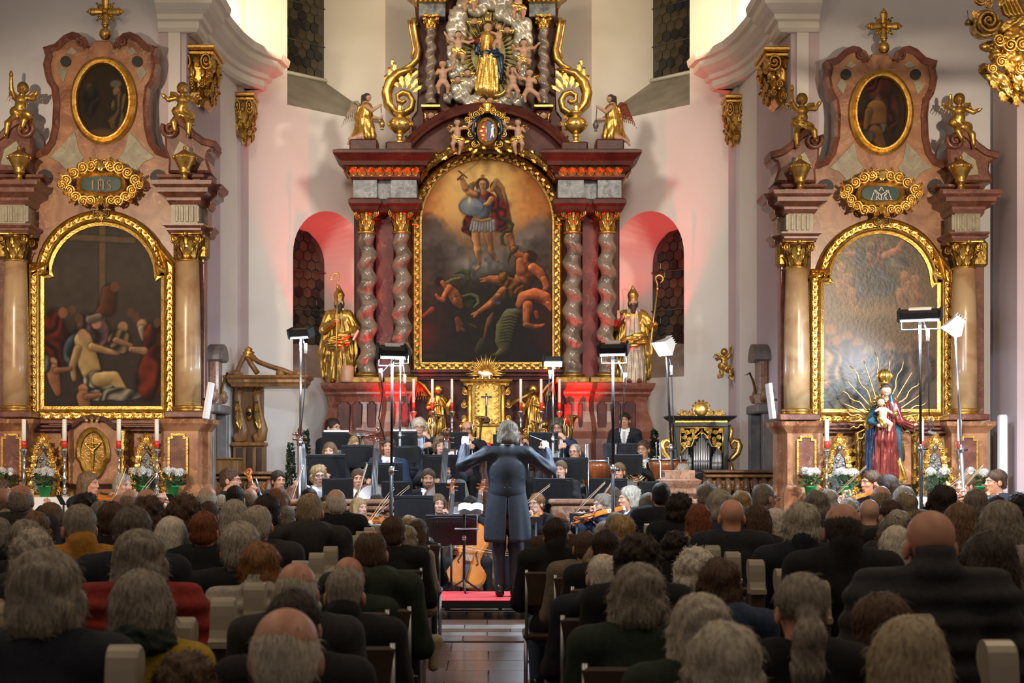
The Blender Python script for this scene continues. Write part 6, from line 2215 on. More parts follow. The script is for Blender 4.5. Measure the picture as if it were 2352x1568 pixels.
def blossom_mesh():
 m = MB()
 for k in range(46):
  t = k/46
  z = 1 - 1.1*t
  r = sqrt(max(1 - z*z,0)) if abs(z) < 1 else 0
  a = k*2.4
  d = A_([r*cos(a),r*sin(a),z])
  m.merge(_LEAF,M4(Rz(a + pi/2) @ Rx(1.2 - z*1.1),d*.022,(.028,.03,.038)))
 m.ell((0,0,.0),.026,seg=8,rings=5)
 return m.mesh('blossom',['petal_white'])

BLOSSOM = blossom_mesh()
LEAFM = leaf(1,.55,.3,3,7).mesh('leaf',['leaf_green'])
POTM = MB().lathe([(.055,0),(.075,.12),(.08,.12),(.08,.135),(.07,.135),(.065,.10)],seg=16).mesh('pot',['pot_green'])
STEMM = MB().tube([(0,0,0),(.01,0,.5),(0,0,1)],.012,5).mesh('stem',['leaf_green'])

def flowerpot(loc,label,nb,seed):
 r = thing('potted_chrysanthemum',label,'potted plant',loc,group='white chrysanthemums on the side altars')
 rs = np.random.RandomState(seed)
 put('pot',POTM,r)
 for k in range(26):
  a = k*2.4
  rr = .03 + .07*rs.rand()
  put('leaf',LEAFM,r,None,(rr*cos(a),rr*sin(a),.11 + .12*rs.rand()),(rs.uniform(.2,1.2),rs.uniform(-.5,.5),a + pi/2),.085 + .03*rs.rand())
 for k in range(nb):
  a = 2*pi*k/nb + rs.rand()
  rr = .095 if nb > 3 else .08
  x,y,z = rr*cos(a),rr*sin(a)*.7,.27 + .03*rs.rand()
  put('stem',STEMM,r,None,(x*.3,y*.3,.1),(-y*3,x*3,0),(.35,.35,z - .1))
  put('blossom',BLOSSOM,r,None,(x,y,z),(-y*2,x*2,rs.rand()*6),1.35)

def furnish(left):
 X,Z,u,lean,zt = SA[left]
 side = 'left' if left else 'right'
 y = 18.98
 cx = 209 if left else 2053
 for i,dx in enumerate((-154,-61,64,151)):
  px = cx + dx
  candle(SM,(Xp(px,y),y,zt),.60,'silver candlestick with white candle on %s side altar, %s from left' % (side,('first','second','third','fourth')[i]),'side altar candlesticks')
 for i,px in enumerate((100,338) if left else (1927,2147)):
  r = thing('reliquary','gilded leafy reliquary stand on %s side altar, %s one' % (side,'left' if i == 0 else 'right'),'reliquary',(Xp(px,19.1),19.10,zt),group='gilded reliquaries')
  put('gilded_frame',RQ[0],r,None,(0,0,.0),scale=1.12)
  put('silver_plate',RQ[1],r,None,(0,0,.0),scale=1.12)
 yf = 18.84
 where = (('white chrysanthemum pot at far left edge of left side altar',8),('white chrysanthemum in green pot between two left candles, left altar',103),('white chrysanthemum pot before right reliquary, left altar',325),('white chrysanthemum in green pot at right end of left altar',397)) if left else \
  (('white chrysanthemum pot at left end of right altar',1862),('white chrysanthemum in green pot left of the standing Madonna',1945),('white chrysanthemum pot right of the standing Madonna, behind lamp pole',2155),('white chrysanthemum pot at right end of right altar',2247))
 for i,(lb,px) in enumerate(where):
  flowerpot((Xp(px,yf),yf,zt),lb,(3,5,4,4)[i],i + (10 if left else 20))

furnish(True)
furnish(False)

def ray_madonna():
 y = 18.86
 X,Z,u,lean,zt = SA[False]
 root = thing('madonna_statue','painted wooden Madonna with child and wavy gold rays before the right altar','statue',(Xp(2036,y),y,zt))
 s = y/F
 z = lambda py: Zp(py,y) - zt
 x = lambda px: (px - 2036)*s
 SK,HR,GO,RD,BL,TE = range(6)
 P = [cap((x(2032),0,z(1090)),(x(2032),0,z(1010)),.165,.14,RD,fold=(11,.016,1.5,0),sq=((0,1,0),.8)),cap((x(2032),0,z(1010)),(x(2034),.01,z(940)),.13,.105,RD,fold=(9,.012,1.5,1)),
   cap((x(2058),.02,z(935)),(x(2062),.03,z(1085)),.06,.06,TE,fold=(6,.012,2,0)),cap((x(2004),.03,z(960)),(x(2000),.03,z(1085)),.06,.06,BL,fold=(6,.012,2,0)),
   cap((x(2014),.02,z(935)),(x(1998),.02,z(975)),.06,.06,GO,fold=(5,.01,2,0)),cap((x(2052),.03,z(920)),(x(2064),.03,z(965)),.06,.05,GO,fold=(5,.01,2,0)),ell((x(2034),.02,z(930)),(.13,.08,.06),GO),
   cap((x(2044),-.02,z(905)),(x(2052),-.04,z(955)),.025,.03,TE)]
 P += fhead((x(2033),-.03,z(897)),.062,(-.15,-1,-.1),SK,HR)
 P += [cap((x(2033),-.02,z(905)),(x(2034),0,z(918)),.03,.035,SK)]
 P += bone([(x(2054),.0,z(930)),(x(2066),-.05,z(968)),(x(2088),-.12,z(978))],[.055,.05,.035],RD,fold=(4,.006,2,0))
 P += [cap((x(2088),-.12,z(978)),(x(2098),-.14,z(975)),.022,.016,SK)]
 P += bone([(x(2012),.0,z(935)),(x(1996),-.06,z(966)),(x(2018),-.16,z(978))],[.05,.045,.025],TE)
 P += [cap((x(2010),-.17,z(978)),(x(2024),-.18,z(980)),.022,.018,SK)]
 # child
 P += [ell((x(2020),-.16,z(950)),(.05,.045,.075),SK),ell((x(2015),-.17,z(926)),.045,SK),ell((x(2015),-.155,z(923)),.045,HR),cap((x(2020),-.17,z(962)),(x(2036),-.2,z(975)),.035,.028,SK),cap((x(2036),-.2,z(975)),(x(2032),-.2,z(990)),.026,.018,SK),cap((x(2014),-.17,z(962)),(x(2020),-.19,z(975)),.04,.03,GO,fold=(4,.008,2,0)),
   cap((x(2026),-.17,z(940)),(x(2040),-.19,z(950)),.02,.016,SK),cap((x(2012),-.17,z(940)),(x(2002),-.19,z(945)),.02,.015,SK)]
 P += [cap((x(2020),-.06,z(1098)),(x(2018),-.14,z(1102)),.04,.03,GO),cap((x(2046),-.06,z(1100)),(x(2050),-.14,z(1104)),.04,.03,GO),cap((x(2064),.0,z(1060)),(x(2074),.0,z(1098)),.04,.05,GO,fold=(4,.012,2,0))]
 solid(P,.0105,.014).build('figure',('statue_skin','statue_hair','gold','statue_red','statue_blue','statue_teal'),root,off=(0,0,0))
 MB().ell((x(2046),-.20,z(951)),.036,seg=14,rings=8).build('orb','brass_dark',root,off=(0,0,0))
 c = MB().lathe([(.055,0),(.06,.02),(.05,.035),(.06,.06),(.085,.09),(.08,.13),(.04,.16),(.0,.165)],(x(2031),-.02,z(882)),12)
 for k in range(8):
  a = 2*pi*k/8
  c.tube([(x(2031) + .055*cos(a),-.02 + .055*sin(a),z(882) + .03),(x(2031) + .095*cos(a),-.02 + .095*sin(a),z(882) + .1),(x(2031) + .03*cos(a),-.02 + .03*sin(a),z(882) + .17)],.014,5)
 c.build('crown','gold',root,off=(0,0,0))
 b = MB()
 for k in range(12):
  a = 2*pi*k/12
  b.tube([(x(2015) + .045*cos(a),-.13,z(923) + .045*sin(a)),(x(2015) + .10*cos(a),-.13,z(923) + .10*sin(a))],[.012,.004],4)
 b.build('child_halo','gold',root,off=(0,0,0))
 # rays round the whole figure
 cc = A_([x(2032),.07,z(965)])
 n = 26
 for k in range(n):
  a = -1.05 + (2*pi - .75)*(k + .5)/n - .15
  ca,sa = cos(a),sin(a)
  r0,r1 = .20,(.42 + .36*max(sa,0)**1.2 + (.05 if k % 2 else 0))*(1.0 if sa > -.2 else .9)
  pts = []
  for t in np.linspace(0,1,9):
   r = r0 + (r1 - r0)*t
   w = .018*sin(5.5*t*pi*.8) if k % 2 else 0
   pts.append(cc + A_([ca*r - sa*w,0,sa*r + ca*w]))
  MB().tube(pts,[.016 - .010*t for t in np.linspace(0,1,9)],5).build('ray','gold',root,off=(0,0,0))
 MB().tube([(x(2092),-.13,z(995)),(x(2100),-.14,z(960)),(x(2110),-.14,z(940))],[.01,.008,.006],5).build('sceptre','gold',root,off=(0,0,0))
 MB().lathe([(.2,0),(.2,.03),(.18,.05)],(x(2034),0,z(1110)),16).build('base','gold_dark',root,off=(0,0,0))

ray_madonna()
# ------------------------------------------------------------------ furniture of the chancel
# gilded pilaster capitals on the chancel walls
def bracket_mesh():
 b = MB()
 b.box((0,0,.96),(1.0,.9,.08),bev=.02)
 b.box((0,.05,.88),(.88,.8,.08),bev=.02)
 b.sweep([(-.30,.42),(-.30,-.24),(.30,-.24),(.30,.42)],[(-.25,.02),(-.22,.02),(-.10,.12),(-.02,.40),(.02,.70),(.08,.84),(-.25,.84)],plane='xy')
 rs = np.random.RandomState(3)
 for fx,yaw in ((0,0),(1,pi/2),(-1,-pi/2)):
  R = Rz(yaw)
  for sx in (-1,1):
   b.merge(_SPIR,M4(R @ np.diag([sx*1.0,1,1]),R @ A_([sx*.27,-.38,.72]),.17))
   for x,z,a,l in ((.10,.46,.5,.34),(.27,.48,.25,.34),(.09,.22,.4,.32),(.20,.28,1.1,.28),(.05,.02,.5,.28),(.14,.10,-.5,.26),(.30,.30,-.6,.24),(.0,.62,.2,.26)):
    b.merge(_LEAF,M4(R @ Ry(a*sx) @ Rx(.12),R @ A_([sx*x,-.26 - .12*z,z]),(l*.85,l*1.1,l)))
   for x,z,r_ in ((.13,.34,.09),(.25,.18,.07),(.06,.12,.07),(.32,.50,.07)):
    b.merge(_SPIR,M4(R @ np.diag([sx*1.0,1,1]) @ Ry(rs.rand()*6),R @ A_([sx*x,-.30 - .10*z,z]),r_))
 b.merge(_LEAF,M4(Rx(.2),(0,-.2,-.06),(.3,.3,.3)))
 return b.mesh('gilded_capital',['gold'])

BR = bracket_mesh()
for s in (-1,1):
 sd = 'left' if s < 0 else 'right'
 for i,(pxa,pxb,py0,py1,Y) in enumerate(((418,505,120,247,20.45),(537,590,220,330,22.85))):
  if s > 0:
   pxa,pxb,py0,py1 = ((1742,1850,125,246),(1660,1712,225,335))[i]
  w,h = Xp(pxb,Y) - Xp(pxa,Y),Zp(py0,Y) - Zp(py1,Y)
  o = thing('pilaster_capital','gilded foliage capital on the %s chancel pilaster, %s' % (sd,'nearer and larger one' if i == 0 else 'farther and smaller one'),'capital',(Xp((pxa + pxb)/2,Y),Y,Zp(py1,Y)),group='gilded pilaster capitals')
  put('carved_capital',BR,o,None,(0,0,0),scale=(w,.9 if i == 0 else .55,h))
  if i == 0:
   b = MB()
   b.ell((0,0,0),.05,seg=8,rings=5)
 # little spot under the cornice
 px,py,Y = (538,148,22.6) if s < 0 else (1721,152,22.6)
 o = thing('ceiling_spotlight','small lit spotlight under the %s chancel cornice' % sd,'lamp',Wp(px,py,Y),group='cornice spotlights')
 R = Rx(-.7) @ Ry(.35*-s)
 MB().lathe([(.0,.10),(.04,.10),(.055,.06),(.06,-.04)],seg=16,R=R).build('housing','black_metal',o,off=(0,0,0))
 MB().lathe([(.0,-.041),(.054,-.041),(.054,-.035),(.0,-.035)],seg=16,R=R).build('lens','lamp_glass',o,off=(0,0,0))
 MB().tube([(0,0,.07),(-s*-.02,0,.16),(0,0,.22)],.012,6).build('bracket','black_metal',o,off=(0,0,0))
 L = lamp('cornice_spot','SPOT',Wp(px,py,Y) + A_([0,-.05,-.05]),60,(1.0,.90,.72),Wp(px,py,Y) + A_([s*.3,.1,-3.0]),spot_size=radians(50),spot_blend=.6,shadow_soft_size=.03)

# floodlights on stands
def lamp_stand(px,pytop,Y,head,label,zf,dark=True,tilt=.5,aim=None,energy=120,pxb=None,w=.34,coll=()):
 """pole from the floor at depth Y up to the head; head 'bar', 'box' or 'flood'"""
 top = A_(Wp(px,pytop,Y))
 bx = Xp(pxb if pxb is not None else px,Y)
 root = thing('floodlight_stand',label,'floodlight',(bx,Y,zf),group='stage floodlights')
 o = A_([bx,Y,zf])
 t = top - o
 mid = t*.55
 MB().tube([(0,0,.25),mid],.019,10).build('lower_pole','black_metal' if dark else 'steel_grey',root,off=(0,0,0))
 MB().tube([mid,t - A_([0,0,.05])],.014,10).build('upper_pole','black_metal' if dark else 'chrome',root,off=(0,0,0))
 MB().lathe([(.026,-.04),(.03,0),(.026,.05)],tuple(mid),10).build('collar','chrome',root,off=(0,0,0))
 MB().tube([mid + A_([.02,0,0]),mid + A_([.07,0,.0])],.012,6).build('knob','black_metal',root,off=(0,0,0))
 for k in range(3):
  a = 2*pi*k/3 + .5
  MB().tube([(0,0,.62),(.42*cos(a),.42*sin(a),.02)],.012,6).build('leg','black_metal' if dark else 'steel_grey',root,off=(0,0,0))
 R = Rz(aim or 0) @ Rx(tilt)
 if head in ('bar','box'):
  h = MB().box(t,(w,.12,.10),R=R,bev=.02)
  h.build('housing','black_metal',root,off=(0,0,0))
  for sx in (-1,1):
   MB().box(t + R @ A_([sx*w*.5,0,0]),(.03,.14,.13),R=R,bev=.01).build('end_cap','black_metal',root,off=(0,0,0))
  MB().box(t + R @ A_([0,0,-.055]),(w*.92,.10,.012),R=R).build('light_panel','lamp_glass',root,off=(0,0,0))
  if head == 'box':
   MB().box(t + R @ A_([0,.02,.055]),(w*.55,.07,.02),R=R,bev=.006).build('label_plate','lamp_white',root,off=(0,0,0))
   c = [t + R @ A_([sx*w*.46,0,q]) for sx,q in ((-1,0),(-1,-.16),(1,-.16),(1,0))]
   MB().tube(c,.008,6).build('yoke','chrome',root,off=(0,0,0))
 else:
  h = MB()
  o4 = [(-.09,-.06),(.09,-.06),(.09,.06),(-.09,.06)]
  n = 4
  o4 = [(x*1.3,y*1.4) for x,y in o4]
  vs = [tuple(R @ A_([x*.55,y*.6,.09]) + t) for x,y in o4] + [tuple(R @ A_([x*1.15,y*1.25,-.09]) + t) for x,y in o4]
  h.add(vs,[(3,2,1,0),(0,1,5,4),(1,2,6,5),(2,3,7,6),(3,0,4,7)])
  h.build('housing','lamp_white',root,off=(0,0,0))
  vs = [tuple(R @ A_([x*1.10,y*1.2,-.085]) + t) for x,y in o4]
  MB().add(vs,[(0,1,2,3)]).build('light_panel','lamp_glass',root,off=(0,0,0))
  for k in range(5):
   MB().box(t + R @ A_([0,-.06 + .03*k,.10]),(.10,.006,.04),R=R).build('cooling_fin','lamp_white',root,off=(0,0,0))
  MB().tube([t + A_([0,0,-.05]),t + A_([.03,.04,-.10])],.02,6).build('yoke','lamp_white',root,off=(0,0,0))
 # hanging cable with a plug
 if coll:
  pts = [t + A_([.03,-.03,-.08])] + [A_(Wp(a,b,Y - .04)) - o for a,b in coll]
  MB().tube(pts,.007,6).build('cable','cable',root,off=(0,0,0))
  MB().tube([pts[1] + A_([0,0,.06]),pts[1] - A_([0,0,.06])],.018,8).build('plug','lamp_white',root,off=(0,0,0))
 n = R @ A_([0,0,-1.0])
 p = top + n*.10
 lamp('flood_light','AREA',tuple(p),energy*.9,(.72,.85,1.0),tuple(p + n),shape='RECTANGLE',size=w*.9,size_y=.12)
 return root

lamp_stand(691,764,19.4,'bar','chrome-poled twin lamp stand left of the high altar',.16,dark=False,tilt=.35,aim=-.5,energy=55,pxb=687,w=.30,coll=((702,800),(700,900),(690,1000)))
lamp_stand(901,806,15.7,'box','black lamp stand in front of the left columns, nearest the conductor',0,tilt=.45,aim=.3,energy=120,pxb=897,w=.28,coll=((874,860),(880,900),(870,960),(884,1010)))
lamp_stand(920,812,21.4,'box','thin pale lamp stand just behind the black one, left columns',.58,dark=False,tilt=-.5,energy=30,pxb=917,w=.24,coll=((930,870),(935,940),(945,985)))
lamp_stand(1270,829,21.4,'bar','thin pale lamp stand right of the conductor before the altar',.58,dark=False,tilt=-.6,energy=40,w=.26,coll=((1263,860),(1255,940),(1252,985)))
lamp_stand(1408,800,15.7,'box','black lamp stand in front of the right columns',0,tilt=.45,aim=-.25,energy=120,w=.28,coll=((1436,870),(1428,960),(1418,1040)))
lamp_stand(1530,792,20.0,'flood','white floodlight on a black pole beside the chamber organ',.16,tilt=-.9,aim=-1.0,energy=45,pxb=1556,w=.2,coll=((1542,850),(1546,950),(1556,1050)))
lamp_stand(2113,722,16.2,'box','tall black lamp stand in front of the right side altar',0,tilt=.35,aim=-.4,energy=90,pxb=2117,w=.42,coll=((2131,770),(2133,860),(2134,950)))
lamp_stand(2194,746,17.6,'flood','white floodlight on a pale pole at the right side altar',0,dark=False,tilt=-.6,aim=-1.6,energy=130,pxb=2225,w=.2)
# clamp hanging on the tall stand
c = thing('cable_clamp','blue-lit cable clamp hanging from the tall lamp stand, right','clamp',Wp(2137,985,16.1))
MB().tube([(0,0,.12),(-.03,0,.03),(0,0,-.02),(.03,0,.03),(0,0,.12)],.008,6).build('loop','cable',c,off=(0,0,0))
MB().box((.02,0,-.04),(.09,.03,.035),R=Ry(.3),bev=.008).build('jaw','steel_grey',c,off=(0,0,0))

# chamber organ
def organ():
 Y = 20.9
 zf = .36
 r = thing('chamber_organ','black chamber organ with silver pipes, gold fretwork and gold side scrolls','organ',(Xp(1610,Y),Y,zf))
 x = lambda p: Xp(p,Y)
 z = lambda q: Zp(q,Y)
 for a,b in ((1548,1563),(1661,1673)):
  MB().box(((x(a) + x(b))/2,Y + .18,(z(966) + zf)/2),(x(b) - x(a),.4,z(966) - zf),bev=.008).build('side_post','black_lacquer',r)
 MB().box((x(1610),Y + .40,(z(966) + zf)/2),(x(1670) - x(1552),.03,z(966) - zf)).build('back_panel','black_lacquer',r)
 MB().box((x(1610),Y + .18,z(973)),(x(1673) - x(1548),.42,z(966) - z(980)),bev=.006).build('top_rail','black_lacquer',r)
 MB().box((x(1610),Y + .18,(z(1082) + zf)/2),(x(1662) - x(1562),.38,z(1082) - zf),bev=.006).build('lower_case','black_lacquer',r)
 p = [(x(1548),Y + .4),(x(1548),Y - .02),(x(1673),Y - .02),(x(1673),Y + .4)]
 MB().sweep(p,[(-.1,z(968)),(.01,z(968)),(.03,z(965)),(.06,z(962)),(.09,z(958)),(.10,z(955)),(-.1,z(954))],plane='xy').build('cornice','black_lacquer',r)
 MB().box((x(1610),Y - .035,z(968)),(x(1671) - x(1550),.015,.03),bev=.004).build('gilded_line','gold',r)
 # pipes in three flats
 tops = [1045,1040,1032,1024,1018,1030,1036,1044]
 k = 0
 for px0,px1,n,f in ((1568,1590,6,lambda i: 1032 + abs(i - 2)*6),(1594,1632,7,lambda i: 996 + abs(i - 3)*9),(1636,1659,7,lambda i: 1024 + abs(i - 4)*6)):
  for i in range(n):
   xx = x(px0 + (px1 - px0)*(i + .5)/n)
   rr = (x(px1) - x(px0))/n*.44
   zt,zm,zb = z(f(i)),z(1064 if n == 7 and px0 == 1594 else 1068),z(1082)
   MB().lathe([(rr*.35,zb),(rr,zm),(rr,zt),(rr*.9,zt),(rr*.9,zt - .05)],(xx,Y + .06,0),12).build('pipe','tin',r)
   MB().box((xx,Y + .06 - rr,zm + .03),(rr*1.1,.012,.03)).build('pipe_mouth','pewter',r)
 # fretwork: scrolling foliage above the pipes
 b = MB()
 rows = [(1568,988),(1578,992),(1590,990),(1600,986),(1572,1004),(1583,1008),(1594,1002),(1570,1020),(1580,1018)]
 for q,(a,c_) in enumerate(rows):
  for s in (0,1):
   pp = a if s == 0 else 2*1611 - a
   put_spiral(b,(x(pp),Y - .01,z(c_)),.034,q*1.1,mirror=bool(s))
   put_leaf(b,(x(pp),Y - .01,z(c_) - .02),(q*1.3)*(1 if s == 0 else -1),.07,.04)
 put_leaf(b,(x(1611),Y - .02,z(998)),0,.1,.06)
 b.tube([(x(a),Y - .01,z(c_)) for a,c_ in ((1564,1040),(1576,1026),(1588,1024),(1594,1008),(1602,998),(1611,990),(1620,998),(1628,1008),(1634,1024),(1646,1026),(1658,1040))],.011,5)
 for yy in ((1563,982,1660,982),(1563,982,1563,1040),(1660,982,1660,1040)):
  b.tube([(x(yy[0]),Y - .01,z(yy[1])),(x(yy[2]),Y - .01,z(yy[3]))],.012,4)
 b.build('fretwork','gold_bright',r)
 for s in (-1,1):
  v = MB()
  T = lambda dx,q: (x(1611 + s*dx),Y + .05,z(q))
  v.tube([T(66,975),T(70,990),T(68,1004),T(64,1014)],[.02,.03,.03,.02],6,flat=((0,1,0),1.5))
  v.tube([T(64,1060),T(72,1052),T(84,1040),T(89,1024),T(85,1013),T(76,1010),T(70,1018),T(73,1028),T(80,1026)],[.02,.04,.045,.045,.04,.036,.03,.026,.02],7,flat=((0,1,0),1.5))
  v.tube([T(64,1090),T(72,1078),T(68,1062)],[.02,.035,.02],6)
  put_leaf(v,T(68,1000),s*.2,.14,.09)
  v.build('side_scroll','gold_bright',r)
 cr = MB()
 cr.ell((x(1612),Y + .1,z(940)),(.105,.05,.105),seg=18,rings=10)
 cr.build('crest_shield','gold_bright',r)
 cr = MB()
 for k in range(14):
  a = 2*pi*k/14
  put_leaf(cr,(x(1612) + .08*cos(a),Y + .08,z(940) + .08*sin(a)),pi/2 - a,.07,.07)
 for s in (-1,1):
  for k,(d,q) in enumerate(((22,950),(32,948),(40,951),(45,947))):
   put_spiral(cr,(x(1612 + s*d),Y + .08,z(q)),.04,k,mirror=s < 0)
   put_leaf(cr,(x(1612 + s*d),Y + .08,z(q + 3)),s*(.6 + .3*k),.09,.06)
 cr.build('crest_scrolls','gold',r)

organ()

def canopy_seat():
 Y = 22.35
 zf = .80
 r = thing('canopy_throne','carved oak canopy seat with gilded scrolls, left chancel wall','throne',(Xp(575,Y),Y,zf))
 x = lambda p: Xp(p,Y)
 z = lambda q: Zp(q,Y)
 b = MB().box((x(571),Y + .15,(z(890) + z(1020))/2),(x(600) - x(540),.2,z(890) - z(1020)),bev=.01).build('back_panel','oak',r)
 MB().box((x(571),Y + .12,(z(1020) + z(1090))/2),(x(607) - x(536),.3,z(1020) - z(1090)),bev=.012).build('seat_block','oak',r)
 for a,c in ((541,560),(565,582),(587,604)):
  MB().box(((x(a) + x(c))/2,Y - .035,z(1056)),(x(c) - x(a) - .02,.02,z(1030) - z(1084)),bev=.008).build('seat_panel','oak_dark',r)
 MB().box((x(571),Y + .1,z(1020)),(x(612) - x(534),.36,.06),bev=.015).build('seat_moulding','oak',r)
 for px in (550,594):
  v = MB()
  T = lambda d,q: (x(px + d),Y - .0,z(q))
  v.tube([T(0,895),T(-3,910),T(-2,930),T(3,955),T(9,985),T(6,1006),T(-4,1010),T(-8,1000),T(-2,994)],[.05,.06,.05,.055,.075,.08,.07,.05,.03],8,flat=((0,1,0),.9))
  v.build('scroll_bracket','oak',r)
  g = MB()
  put_leaf(g,A_(T(4,985)) + A_([0,-.09,0]),-.12,.36,.16,tilt=-.1)
  put_leaf(g,A_(T(0,960)) + A_([0,-.08,0]),-.06,.30,.13,tilt=-.1)
  g.build('gilded_leaf','gold_bright',r)
  MB().merge(_SPIR,M4(None,T(0,897),.07)).build('scroll_eye','oak',r)
 MB().ell((x(572),Y + .03,z(950)),(.05,.03,.11)).build('oval_boss','gold',r)
 MB().lathe([(.03,0),(.035,.02)],(x(572),Y - .0,z(950)),12,R=Rx(pi/2)).build('oval_hole','ebony',r)
 # canopy board and moulding, roof beams
 p = [(x(540),Y + .3),(x(540),Y - .3),(x(700),Y - .3),(x(700),Y + .3)]
 MB().sweep(p,[(-.5,z(890)),(0,z(890)),(.02,z(884)),(.05,z(880)),(.05,z(874)),(.09,z(870)),(.10,z(865)),(-.5,z(864))],plane='xy').build('canopy_moulding','oak',r)
 MB().box((x(620),Y,z(886)),(x(698) - x(542),.55,.03)).build('canopy_ceiling','oak_dark',r)
 for pts,w in ((((545,862),(550,848),(558,830),(566,818)),.035),(((575,816),(596,832),(622,842),(655,852),(680,862)),.04),(((570,818),(580,838),(594,858)),.04)):
  MB().tube([(x(a),Y - .1,z(b)) for a,b in pts],w,6,flat=((0,1,0),2.2)).build('roof_beam','oak',r)
 for px in (548,648,690):
  MB().tube([(x(px),Y - .28,z(860)),(x(px),Y + .12,z(860))],.055,10).build('roof_scroll','oak',r)
 f = MB().lathe([(.10,0),(.11,.02),(.07,.05),(.09,.07),(.05,.10),(.06,.12),(.02,.15),(.0,.16)],(x(573),Y - .1,z(822)),4)
 f.build('finial','gold',r)

canopy_seat()

def portal(left):
 s = -1 if left else 1
 sd = 'left' if left else 'right'
 r = thing('portal_surround','grey marble door surround with curved top on the %s chancel wall' % sd,'doorway',(s*3.72,20.9,.36),group='chancel portals')
 Y0,Y1 = 20.75,21.55
 wx = lambda Y: s*(3.93 - (Y - 20)*.103) - s*.07
 zt,zm = Zp(885,21.1),Zp(950,21.1)
 for y in (Y0,Y1 - .16):
  MB().box((wx(y) - s*.07,y + .08,(zm + .36)/2),(.16,.16,zm - .36),bev=.015).build('jamb','marble_grey',r)
 MB().box((wx(21.1) - s*.08,(Y0 + Y1)/2,zm + .06),(.24,Y1 - Y0 + .1,.12),bev=.02).build('lintel','marble_grey',r)
 MB().box((wx(21.1) - s*.02,(Y0 + Y1)/2,(zm + .36)/2),(.05,Y1 - Y0 - .3,zm - .4)).build('door_leaf','oak_dark',r)
 MB().box((wx(21.1) - s*.06,(Y0 + Y1)/2,zm + .42),(.14,.34,.62),bev=.03).build('upper_panel','marble_brown',r)
 top = [((Y0 + Y1)/2 + .28*cos(a),zm + .72 + .22*sin(a)) for a in np.linspace(0,pi,12)]
 o = top + [((Y0 + Y1)/2 - .20,zm + .70),((Y0 + Y1)/2 + .20,zm + .70)]
 m = MB().prism(o,-.12,.12,bev=.02)
 m.xf(M4(Rz(pi/2*1),(wx(21.1) - s*.08,0,0)))
 m.build('curved_top','marble_grey',r)
 for y in (Y0 - .02,Y1 - .12):
  MB().merge(spiral(1,1.3,.35),M4(Rz(pi/2),(wx(21.1) - s*.1,y + .07,zm + .26),.10)).build('side_scroll','marble_brown',r)
 g = MB()
 put_leaf(g,(wx(21.1) - s*.15,(Y0 + Y1)/2,zm + .25),0,.4,.12,yaw=-s*pi/2)
 g.build('gilded_drop','gold_dark',r)

portal(True)
portal(False)
# white song boards fixed at the inner ends of the side altars
for px,py0,py1,Y,rot,lb in ((479,878,962,19.1,.16,'tilted white song board at the inner edge of left side altar'),(1770,880,962,19.1,-.12,'tilted white song board at the inner edge of right side altar')):
 b = thing('song_board',lb,'board',Wp(px,py1,Y),group='song boards')
 hh = Zp(py0,Y) - Zp(py1,Y)
 MB().box((0,0,hh/2),(.045,.25,hh),R=Ry(rot),bev=.006).build('panel','plaster',b,off=(0,0,0))
 MB().tube([(0,.02,hh*.55),(-.09 if px < 1000 else .09,.10,hh*.55)],.015,6).build('arm','black_metal',b,off=(0,0,0))
b = thing('loudspeaker_column','tall pale column loudspeaker on the right nave wall','loudspeaker',Wp(2303,1135,18.9))
MB().box((0,0,.48),(.10,.12,.96),bev=.02).build('cabinet','plaster_nave',b,off=(0,0,0))
MB().box((0,-.062,.48),(.07,.01,.88),bev=.004).build('grille','plaster_nave',b,off=(0,0,0))

# choir stalls: panelled benches with scroll brackets
def stalls(px0,px1,py,Y,zf,label,n):
 r = thing('choir_stall',label,'stall',(Xp((px0 + px1)/2,Y),Y,zf),group='choir stalls')
 zt = Zp(py,Y)
 xa,xb = Xp(px0,Y),Xp(px1,Y)
 MB().box(((xa + xb)/2,Y + .1,(zt + zf)/2),(xb - xa,.06,zt - zf)).build('back_board','oak',r)
 MB().box(((xa + xb)/2,Y + .03,zt),(xb - xa + .04,.26,.04),bev=.012).build('top_rail','walnut',r)
 MB().box(((xa + xb)/2,Y + .03,zt - .06),(xb - xa,.18,.04),bev=.012).build('moulding','oak',r)
 for k in range(n):
  xx = xa + (xb - xa)*(k + .5)/n
  pts = [(xx,Y + .05,zt - .08),(xx,Y - .08,zt - .14),(xx,Y - .12,zt - .24),(xx,Y - .02,zt - .36),(xx,Y - .06,zt - .50),(xx,Y + .05,zt - .6)]
  MB().tube(pts,[.03,.045,.05,.03,.035,.02],7).build('bracket','walnut',r)
  for q in (-1,1):
   MB().merge(_SPIR,M4(None,(xx + q*.03,Y - .06,zt - .18),.07)).build('bracket_scroll','oak',r)

stalls(432,640,1086,21.0,.36,'carved oak choir stall along the left chancel wall',5)
stalls(1618,1785,1082,20.6,.36,'carved oak choir stall right of the chamber organ',8)
b = thing('stall_bench','plain oak bench block left of the canopy throne','bench',Wp(500,1085,21.5))
MB().box((0,0,.09),(.62,.4,.18),bev=.012).build('seat','oak',b,off=(0,0,0))
MB().box((0,.0,.19),(.66,.44,.03),bev=.008).build('top','oak',b,off=(0,0,0))

